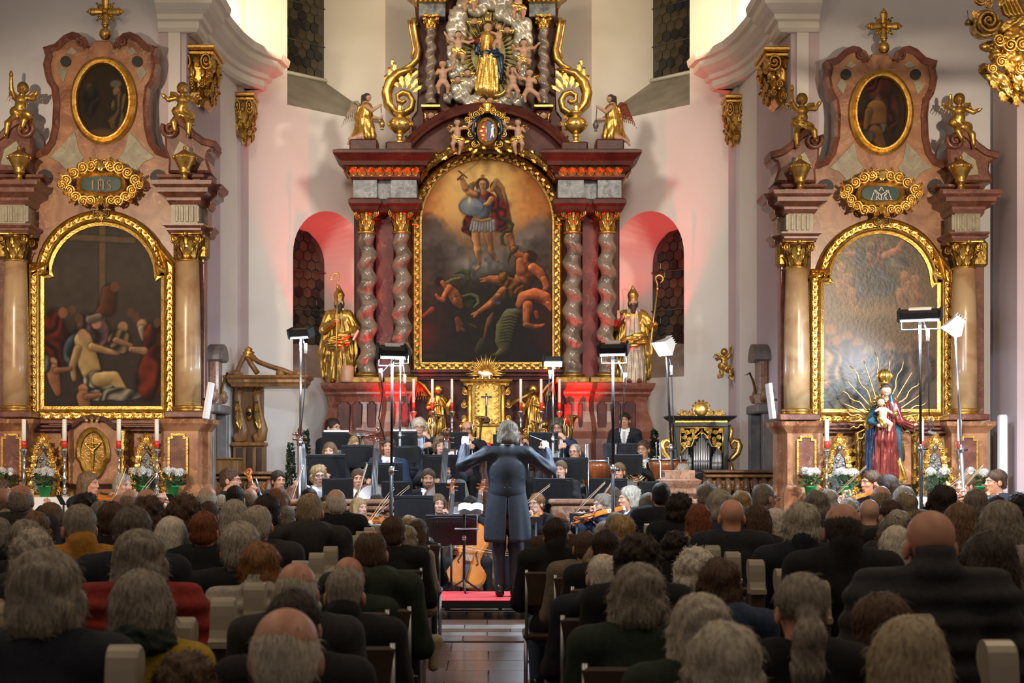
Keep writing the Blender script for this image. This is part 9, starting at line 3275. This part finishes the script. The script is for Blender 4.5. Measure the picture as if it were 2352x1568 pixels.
def conductor():
 Y = 15.9
 loc = (Xp(1165,Y),Y,.201)
 k = 1/226.4
 rz = pi
 r = thing('person','conductor in dark blue tailcoat standing with raised arms on the podium','person',loc,rz,None)
 s = skel(stand=True,pel=(0,0,.95),ch=(0,.0,1.30),neck=(0,.02,1.50),head=(-.01,-.01,1.645),ls=(.20,.02,1.45),rs=(-.20,.02,1.45),le=(.455,-.02,1.33),re=(-.435,-.04,1.29),lw=(.435,-.15,1.515),rw=(-.405,-.17,1.475),
    lp=(0,-1,.2),rp=(.3,-1,.0),rhand='grip',lhand='soft',lk=(.085,-.02,.50),rk=(-.085,-.02,.50),la=(.075,.0,.09),ra=(-.075,.0,.09))
 body = body_mesh(s,HEADS['m'])
 put('body',body,r,['skin_pale','lips','eye_white','iris','hair_grey','hair_grey'])
 put('hair',HAIRM['wavy'],r,['hair_grey'],s['head'],(.1,0,0),.98)
 P = [ell((0,.0,1.33),(.205,.118,.19),0,k=.12),ell((0,.0,1.15),(.172,.115,.20),0,k=.12),ell((0,0,1.03),(.176,.118,.13),0,k=.10),cap((-.13,.02,1.45),(.13,.02,1.45),.075,.075,0),cap((0,.02,1.47),(0,.025,1.525),.068,.064,0,k=.03)]
 for a in 'lr':
  P += [cap(s['neck'] + A_([0,.01,-.04]),s[a + 's'],.06,.072,0),cap(s[a + 's'],s[a + 'e'],.072,.062,0,fold=(4,.006,3,1)),cap(s[a + 'e'],s[a + 'w'],.062,.045,0,fold=(4,.005,3,0))]
 # crossing pleats at the waist seam
 P += [cap((.15,.075,1.20),(.01,.112,1.09),.010,.010,0,k=.02),cap((-.15,.075,1.20),(-.01,.112,1.09),.010,.010,0,k=.02),cap((.12,.085,1.33),(.05,.108,1.18),.010,.006,0,k=.03),cap((-.13,.08,1.34),(-.04,.108,1.16),.010,.006,0,k=.03)]
 solid(P,.0115,.03,sub=[cap((0,.0,1.52),(0,-.005,1.62),.054,.058,0)],matfn=lambda c,m: np.where((c[:,2] > 1.535) & (np.hypot(c[:,0],c[:,1] - .02) < .08),1,np.where((np.abs(c[:,0]) < .06) & (c[:,1] < -.08) & (c[:,2] > 1.05),1,m))).build('tailcoat',('cloth_tail','shirt_white'),r,off=(0,0,0))
 for q in (-1,1):
  n,m_ = 20,16
  lay = []
  for off in (0.0,-.012):
   V = []
   for j in range(m_ + 1):
    t = j/m_
    for i in range(n + 1):
     th = radians(1.0 + 4.0*t) + i/n*radians(112)
     hem = .555 + .47*max(0,(th - radians(52))/radians(62))**1.4
     z = 1.10 + (hem - 1.10)*t
     d = (1.10 - z)/.55
     rx,ry = .180 + .085*d**.8 + off,.122 + .050*d**.9 + off
     f = 1 + .035*d*sin(7*th + q*.7) + .02*d*sin(13*th + 1)
     V.append((q*rx*sin(th)*f,ry*cos(th)*f,z))
   lay.append(V)
  N = len(lay[0])
  fs = []
  for l in (0,1):
   for j in range(m_):
    for i in range(n):
     a = l*N + j*(n + 1) + i
     fs.append((a,a + 1,a + n + 2,a + n + 1))
  edge = [(j,0) for j in range(m_ + 1)] + [(m_,i) for i in range(1,n + 1)] + [(j,n) for j in range(m_ - 1,-1,-1)]
  for (j0,i0),(j1,i1) in zip(edge[:-1],edge[1:]):
   a,b = j0*(n + 1) + i0,j1*(n + 1) + i1
   fs.append((a,b,N + b,N + a))
  MB().add(lay[0] + lay[1],fs,0,True).build('coat_tail','cloth_tail',r,off=(0,0,0))
 for x in (-.015,.015):
  MB().lathe([(.010,0),(.010,.006)],(x*1.6,.128,1.10),8,R=Rx(-pi/2)).build('button','ebony',r,off=(0,0,0))
 put('trousers',legs_mesh(s,.014),r,['cloth_tail'])
 for a in 'lr':
  put('shoe',SHOE,r,['shoe_black'],(s[a + 'a'][0],s[a + 'a'][1],0))
  d = s[a + 'w'] - s[a + 'e']
  d /= np.linalg.norm(d)
  MB().tube([s[a + 'w'] - d*.02,s[a + 'w'] + d*.025],.036,12).build('cuff','shirt_white',r,off=(0,0,0))
 who = Who(loc,rz,1.0)
 g = who.w((-.400,-.24,1.575))
 t = A_(Wp(1218,1000,16.6))
 b = thing('baton','white baton in the conductor right hand pointing up left','baton',g)
 MB().tube([(0,0,0),tuple(t - g)],[.004,.0022],6).build('stick','lamp_white',b,off=(0,0,0))
 MB().ell((0,0,0),.013).build('grip','bow_wood',b,off=(0,0,0))

mat('cloth_tail',(.018,.027,.045),.6,col2=(.013,.020,.034),scale=30,bump=.1,bscale=120,spec=.5)
conductor()
# ------------------------------------------------------------------ audience, pews, chairs
UP = dict(neck=(0,.035,1.035),ch=(0,.02,.89),ls=(.19,.03,1.0),rs=(-.19,.03,1.0))
AUD = skel(**UP)
AUD2 = skel(le=(.23,-.02,.70),re=(-.23,-.02,.70),lw=(.05,-.24,.60),rw=(-.05,-.24,.60),neck=(0,.035,1.03),ch=(0,.02,.88),ls=(.17,.03,.985),rs=(-.17,.03,.985))
ABODY = {'m': body_mesh(AUD,HEAD_A),'f': body_mesh(AUD2,HEAD_A)}
ALEGS = legs_mesh(AUD)
ACOAT = {k: coat_mesh(AUD,k) for k in ('plain','collar','hood','puffer','jacket')}
ACOAT2 = {k: coat_mesh(AUD2,k) for k in ('plain','collar','hood','puffer')}
SCARF = solid([cap((-.07,.0,.0),(.07,.0,.0),.05,.05,0,fold=(5,.01,3,0)),cap((-.08,.03,.01),(0,.085,.02),.05,.055,0,fold=(5,.01,3,1)),cap((.08,.03,.01),(0,.085,.02),.05,.055,0,fold=(5,.01,3,2)),cap((0,-.06,-.01),(.03,-.13,-.16),.05,.045,0,fold=(5,.01,3,2))],.011,.02).mesh('scarf',['scarf_pattern'])

# px of head centre, top of head, width of head with hair, hair style, hair colour, skin, coat shape, coat colour, turn, extra
# aisle seats have 'a' in extra, g = glasses, s = scarf
A_LIST = [
 # left block
 (8,1120,40,None,'hair_grey','skin_red','plain','cloth_brown',0,''),
 (50,1112,55,'ring','hair_grey','skin_red','plain','cloth_charcoal',0,''),
 (47,1139,46,'curly','hair_greyblond','skin','plain','cloth_brown',0,''),
 (20,1153,46,'short','hair_brown','skin','plain','cloth_black',0,''),
 (17,1168,50,'full','hair_greyblond','skin','plain','cloth_charcoal',0,''),
 (-2,1186,60,'bob','hair_grey','skin','collar','cloth_black',0,''),
 (62,1191,84,'full','hair_grey','skin','plain','cloth_black',0,''),
 (85,1172,62,'full','hair_lightbrown','skin','plain','cloth_black',0,''),
 (118,1152,60,'bob','hair_lightbrown','skin','plain','cloth_charcoal',5,''),
 (181,1156,76,'buzz','hair_grey','skin_red','collar','cloth_mustard',-28,'g'),
 (199,1130,52,'curly','hair_dark','skin','plain','cloth_black',0,''),
 (78,1211,92,'curly','hair_lightgrey','skin','plain','cloth_charcoal',0,''),
 (107,1254,172,'wavy','hair_grey','skin','collar','cloth_navy',4,''),
 (258,1150,64,'short','hair_brown','skin','plain','cloth_black',0,''),
 (230,1150,46,'full','hair_grey','skin','plain','cloth_black',0,''),
 (306,1160,90,'short','hair_darkgrey','skin','plain','cloth_navy',0,''),
 (322,1211,120,'wavy','hair_grey','skin','puffer','cloth_red',0,''),
 (326,1304,143,'bob','hair_grey','skin','collar','cloth_yellow',0,'s'),
 (343,1137,72,'curly','hair_brown','skin','plain','cloth_black',0,''),
 (338,1122,52,'ring','hair_grey','skin','plain','cloth_charcoal',0,''),
 (300,1123,45,'ring','hair_greyblond','skin_pale','plain','cloth_grey',0,''),
 (276,1135,40,None,'hair_greyblond','skin','plain','cloth_brown',0,''),
 (394,1184,74,'bob','hair_white','skin','collar','cloth_black',0,''),
 (424,1134,84,'curly','hair_brown','skin','plain','cloth_darkbrown',0,''),
 (432,1172,52,'full','hair_greyblond','skin','plain','cloth_beige',0,''),
 (470,1172,66,'short','hair_auburn','skin','plain','cloth_black',0,''),
 (476,1117,46,'ring','hair_white','skin_pale','plain','cloth_charcoal',0,''),
 (480,1150,46,'short','hair_brown','skin','plain','cloth_brown',0,''),
 (539,1145,66,'bob','hair_lightgrey','skin','plain','cloth_charcoal',0,''),
 (541,1114,44,'short','hair_dark','skin','plain','cloth_black',0,''),
 (574,1121,38,'ring','hair_greyblond','skin_pale','plain','cloth_grey',0,''),
 (511,1135,42,'full','hair_white','skin_pale','plain','cloth_beige',0,''),
 (553,1195,92,'short','hair_lightgrey','skin','plain','cloth_black',0,''),
 (599,1242,94,'full','hair_ginger','skin','puffer','cloth_lightgrey',0,''),
 (428,1492,143,'curly','hair_brown','skin','plain','cloth_darkbrown',0,''),
 (-8,1425,150,'long','hair_greyblond','skin','plain','cloth_navy',0,''),
 (613,1133,64,'short','hair_dark','skin','plain','cloth_black',-12,''),
 (592,1158,68,'thin','hair_lightgrey','skin_tan','plain','cloth_charcoal',0,''),
 (640,1119,54,'long','hair_ginger','skin','plain','cloth_black',0,''),
 (658,1160,42,'short','hair_grey','skin','plain','cloth_black',0,''),
 (712,1131,61,'thin','hair_greyblond','skin','hood','cloth_charcoal',0,''),
 (750,1150,46,'bob','hair_blond','skin_pale','plain','cloth_grey',0,''),
 (711,1120,40,'short','hair_dark','skin','plain','cloth_navy',0,''),
 (771,1123,47,'ring','hair_white','skin_pale','plain','cloth_black',-15,''),
 (752,1136,40,'short','hair_brown','skin','plain','cloth_black',0,''),
 (682,1291,97,'ring','hair_lightgrey','skin_red','collar','cloth_charcoal',0,''),
 (677,1349,124,'short','hair_dark','skin_red','plain','cloth_black',0,''),
 (658,1471,165,'ring','hair_lightgrey','skin_red','plain','cloth_brown',0,''),
 # left aisle chairs
 (777,1377,80,'bob','hair_lightgrey','skin','hood','cloth_plum',8,'a'),
 (792,1300,88,'buzz','hair_grey','skin_red','collar','cloth_black',0,'a'),
 (801,1278,74,'ring','hair_lightgrey','skin_red','plain','cloth_green',0,'a'),
 (852,1217,76,'thin','hair_brown','skin_red','hood','cloth_green',0,'a'),
 (903,1184,57,'short','hair_brown','skin','plain','cloth_black',0,'a'),
 (907,1214,58,'full','hair_greyblond','skin','plain','cloth_beige',0,'a'),
 (940,1182,42,'full','hair_blond','skin_pale','plain','cloth_grey',0,'a'),
 (935,1205,46,'full','hair_greyblond','skin','plain','cloth_beige',0,'a'),
 (960,1190,48,'long','hair_brown','skin','plain','cloth_black',0,'a'),
 # right aisle chairs
 (1276,1187,58,'short','hair_dark','skin','collar','cloth_black',0,'a'),
 (1287,1176,44,'ring','hair_brown','skin','plain','cloth_brown',0,'a'),
 (1344,1217,54,'buzz','hair_brown','skin_red','plain','cloth_tweed',0,'a'),
 (1390,1215,64,'short','hair_dark','skin','plain','cloth_black',0,'a'),
 (1428,1181,64,'full','hair_blond','skin','plain','cloth_grey',0,'a'),
 (1388,1195,44,'bob','hair_greyblond','skin','plain','cloth_beige',0,'a'),
 (1413,1175,42,'full','hair_greyblond','skin','plain','cloth_grey',0,'a'),
 (1465,1223,100,'curly','hair_dark','skin','plain','cloth_black',0,'a'),
 (1378,1245,74,'bob','hair_greyblond','skin','plain','cloth_olive',0,'a'),
 (1386,1270,76,'thin','hair_white','skin_pale','hood','cloth_navy',0,'a'),
 (1465,1288,128,'wavy','hair_grey','skin','collar','cloth_green',0,'a'),
 (1425,1330,90,'bob','hair_lightbrown','skin','puffer','cloth_ochre',0,'a'),
 (1537,1239,54,'bob','hair_lightbrown','skin','plain','cloth_brown',0,''),
 # right block
 (1596,1254,88,'curly','hair_white','skin','plain','cloth_charcoal',0,''),
 (1652,1278,98,'full','hair_brown','skin','hood','cloth_blue',0,''),
 (1608,1357,140,'wavy','hair_lightgrey','skin','plain','cloth_green',0,''),
 (1661,1422,176,'full','hair_lightgrey','skin','plain','cloth_black',0,''),
 (1550,1217,60,'curly','hair_dark','skin','plain','cloth_black',0,''),
 (1518,1107,43,'buzz','hair_black','skin','plain','cloth_suit',0,''),
 (1489,1130,38,'long','hair_grey','skin','plain','cloth_red',0,''),
 (1560,1130,58,'curly','hair_dark','skin','plain','cloth_black',0,''),
 (1563,1147,53,'full','hair_greyblond','skin','collar','cloth_charcoal',0,'s'),
 (1605,1156,59,'bob','hair_auburn','skin','plain','cloth_beige',0,''),
 (1628,1108,43,'short','hair_grey','skin_pale','plain','cloth_charcoal',60,''),
 (1652,1122,61,'wavy','hair_lightgrey','skin','plain','cloth_blue',0,''),
 (1680,1146,57,None,'hair_greyblond','skin','plain','cloth_suit',0,''),
 (1702,1125,48,'full','hair_blond','skin_pale','plain','cloth_grey',0,''),
 (1756,1109,46,'buzz','hair_grey','skin','plain','cloth_black',55,'g'),
 (1738,1156,65,'bob','hair_brown','skin','plain','cloth_darkbrown',0,''),
 (1722,1148,44,'full','hair_greyblond','skin','plain','cloth_brown',0,''),
 (1780,1165,64,'long','hair_white','skin','plain','cloth_black',15,''),
 (1841,1151,84,'full','hair_lightgrey','skin','collar','cloth_navy',0,''),
 (1875,1124,54,'full','hair_grey','skin','plain','cloth_charcoal',0,''),
 (1882,1137,46,'short','hair_brown','skin','plain','cloth_black',0,''),
 (1903,1122,42,'full','hair_white','skin_pale','plain','cloth_grey',0,''),
 (1934,1156,88,'ring','hair_dark','skin_red','collar','cloth_black',0,''),
 (1985,1170,42,'full','hair_grey','skin','plain','cloth_plum',0,''),
 (1949,1142,42,'curly','hair_white','skin_pale','plain','cloth_blue',0,''),
 (1996,1146,46,None,'hair_greyblond','skin_pale','plain','cloth_brown',0,''),
 (2023,1115,47,'ring','hair_greyblond','skin_pale','plain','cloth_charcoal',0,''),
 (2075,1114,47,'full','hair_white','skin_pale','plain','cloth_grey',0,''),
 (2080,1130,55,'full','hair_greyblond','skin','plain','cloth_brown',0,''),
 (2044,1146,52,'short','hair_brown','skin','plain','cloth_black',-20,''),
 (2062,1169,60,'full','hair_lightgrey','skin','plain','cloth_charcoal',0,''),
 (2050,1180,66,'full','hair_grey','skin','plain','cloth_black',0,''),
 (2056,1205,70,'bob','hair_white','skin','plain','cloth_black',0,''),
 (2135,1171,112,None,'hair_grey','skin_red','puffer','cloth_charcoal',0,''),
 (2163,1111,66,'full','hair_dark','skin','plain','cloth_plum',0,''),
 (2203,1153,82,'bob','hair_lightbrown','skin','plain','cloth_black',0,''),
 (2240,1122,54,'short','hair_grey','skin','plain','cloth_charcoal',0,''),
 (2297,1147,104,'bob','hair_grey','skin','plain','cloth_black',0,''),
 (2268,1217,134,'bob','hair_dark','skin','puffer','cloth_navy',0,''),
 (2337,1130,46,'curly','hair_dark','skin','plain','cloth_black',0,''),
 (2287,1136,44,'short','hair_dark','skin','plain','cloth_black',0,''),
 (1840,1312,117,'pony','hair_grey','skin','plain','cloth_black',0,''),
 (2035,1357,128,'short','hair_brown','skin_tan','plain','cloth_navy',55,''),
 (2085,1409,188,'long','hair_greyblond','skin','plain','cloth_black',0,''),
 (2350,1250,110,'full','hair_grey','skin','plain','cloth_charcoal',0,''),
]
HW = {'short': .176,'buzz': .162,'ring': .168,'thin': .166,'full': .192,'bob': .205,'long': .205,'curly': .202,'pony': .176,'bun': .176,'wavy': .208,None: .158}
HT = {'short': .130,'buzz': .123,'ring': .116,'thin': .118,'full': .141,'bob': .137,'long': .133,'curly': .148,'pony': .130,'bun': .130,'wavy': .148,None: .116}
ORD = ['nearest row','second row','third row','fourth row','fifth row','sixth row','seventh row','eighth row','ninth row','tenth row','eleventh row','twelfth row','thirteenth row','fourteenth row','fifteenth row','sixteenth row']
PITCH,Y0 = .78,3.72
CLN = {k: k.replace('cloth_','').replace('lightgrey','light grey').replace('darkbrown','dark brown') for k in CLOTHS}
CTN = {'plain': 'coat','collar': 'high-collared coat','hood': 'hooded coat','puffer': 'quilted jacket'}
rows = {}
for i,(px,top,hw,hair,hc,sk,ct,cl,turn,ex) in enumerate(A_LIST):
 w0,h0 = HW[hair],1.165 + HT[hair]
 s = H/(h0 + (top - HY)*w0/hw)
 s = min(max(s,.88),1.10)
 Y = F*w0*s/hw
 Y = min(Y,14.6)
 blk = ('left aisle chairs' if px < CX else 'right aisle chairs') if 'a' in ex else 'left pews' if px < CX else 'right pews'
 k = int(round((Y - Y0)/PITCH))
 k = max(k,0)
 if 'a' not in ex:
  Y = Y0 + PITCH*k + RNG.uniform(-.04,.04)
  s = min(max(hw*Y/(F*w0),.86),1.14)
 zt = Zp(top,Y)
 z = zt - h0*s
 rows.setdefault((blk,k),[]).append((Xp(px,Y),Y,z,s,i))
NTH = ['first','second','third','fourth','fifth','sixth','seventh','eighth','ninth','tenth','eleventh','twelfth']
for (blk,k),L in rows.items():
 L.sort(key=lambda q: abs(q[0]))
 # neighbours keep at least a shoulder apart in depth if they crowd each other
 for j in range(len(L)):
  x,Y,z,s,i = L[j]
  if j and abs(x - L[j - 1][0]) < .34:
   Y2 = Y + (.22 if L[j - 1][1] <= Y else -.22)
   f = Y2/Y
   x,s,z,Y = x*f,s*f,Zp(A_LIST[i][1],Y2) - (1.165 + HT[A_LIST[i][3]])*s*f,Y2
   L[j] = (x,Y,z,s,i)
 for j,(x,Y,z,s,i) in enumerate(L):
  px,top,hw,hair,hc,sk,ct,cl,turn,ex = A_LIST[i]
  fem = hair in ('bob','long','pony','bun')
  if hair in ('wavy','bob','long') and ct == 'collar':
   ct = 'plain'
  sk_ = AUD2 if fem else AUD
  lb = 'seated listener in %s %s, %s, %s, %s from aisle' % (CLN[cl],CTN[ct],blk,ORD[min(k,15)],NTH[min(j,11)])
  r = person(lb,(x,Y,max(z,-.16)),pi + radians(turn)*-1,sk_,ABODY['f' if fem else 'm'],(ACOAT2 if fem else ACOAT)[ct],ALEGS,hair,hc,sk,cl,trouser=['cloth_black','cloth_denim','cloth_charcoal','cloth_brown'][i % 4],scale=s,glasses='g' in ex,group='listeners in the ' + blk,shoe='shoe_beige' if i % 7 == 0 else 'shoe_black')
  if 's' in ex:
   put('scarf',SCARF,r,['cloth_green' if cl == 'cloth_yellow' else 'scarf_pattern'],sk_['neck'] + A_([0,0,.02]))
  if (px,top) == (907,1214):
   # leg crossed over, boot held out into the aisle
   q = lambda p: (Rz(pi).T @ (A_(p) - A_([x,Y,max(z,-.16)])))/s
   b = A_(Wp(985,1490,Y + .25))
   kn = A_([x + .02,Y + .42,.56])
   solid([cap(q(kn - A_([.12,.3,.02])),q(kn),.085,.07,0),cap(q(kn),q(b + A_([-.03,0,.06])),.068,.05,0)],.014,.03).build('crossed_leg','cloth_charcoal',r,off=(0,0,0))
   solid([cap(q(b + A_([-.02,0,.03])),q(b + A_([.05,.03,.05])),.05,.05,0),cap(q(b + A_([.05,.03,.05])),q(b + A_([.03,.0,-.12])),.048,.04,0)],.011,.03).build('boot','shoe_beige',r,off=(0,0,0))
  if 'a' in ex:
   chair((x,Y,0),pi,'folding chair in the %s, %s, %s from aisle' % (blk.replace(' chairs',''),ORD[min(k,15)],NTH[min(j,11)]),'chairs in the aisle','pew_brown')

# pews
ENDB = MB().prism([(-.05,0),(.34,0),(.34,.08),(.28,.10),(.26,.45),(.20,.60),(.10,.70),(.06,.80),(.02,.84),(-.05,.84)],-.036,.036,bev=.006)
ENDB.xf(M4(Rz(pi/2)))
ENDB = ENDB.mesh('end_board',['pew_brown'])
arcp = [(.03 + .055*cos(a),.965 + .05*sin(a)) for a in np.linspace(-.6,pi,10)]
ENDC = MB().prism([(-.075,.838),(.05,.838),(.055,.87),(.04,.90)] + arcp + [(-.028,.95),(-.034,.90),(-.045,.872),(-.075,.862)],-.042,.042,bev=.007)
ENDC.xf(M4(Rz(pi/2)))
ENDC = ENDC.mesh('end_scroll',['pew_pale'])
for side,xin,xout in (('left',-.97,-6.1),('right',1.40,6.1)):
 for k in range(13):
  Y = 4.16 + PITCH*k + (.12 if side == 'right' else 0)
  r = thing('pew','brown pew with pale scrolled end, %s block, %s from the camera' % (side,ORD[k]),'pew',((xin + xout)/2,Y,0),group='pews')
  L = abs(xout - xin)
  hx = L/2
  o = (0,0,0)
  MB().box((0,.02,.59),(L - .08,.025,.32),R=Rx(.08),bev=.006).build('backrest','pew_brown',r,off=o)
  MB().box((0,-.03,.745),(L - .08,.12,.022),bev=.006).build('book_ledge','pew_brown',r,off=o)
  MB().box((0,.22,.44),(L - .08,.36,.03),bev=.008).build('seat','pew_brown',r,off=o)
  for q in (-1,1):
   put('end_board',ENDB,r,None,(q*hx,0,0))
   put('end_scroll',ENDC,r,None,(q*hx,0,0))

# ornament too fine to pick apart is marked as such
for o in bpy.data.objects:
 if o.name.split('.')[0] in ('gilded_moulding','carved_border','scrollwork','cartouche_scrolls','foliage_scrolls','fretwork','crest_scrolls','gilded_frame','side_garland','gilded_rays','door_relief','shrine_crest','frame_ear','gold_charges','blue_ribbon','monogram','gilded_leaf','cloud_base'):
  o['kind'] = 'stuff'
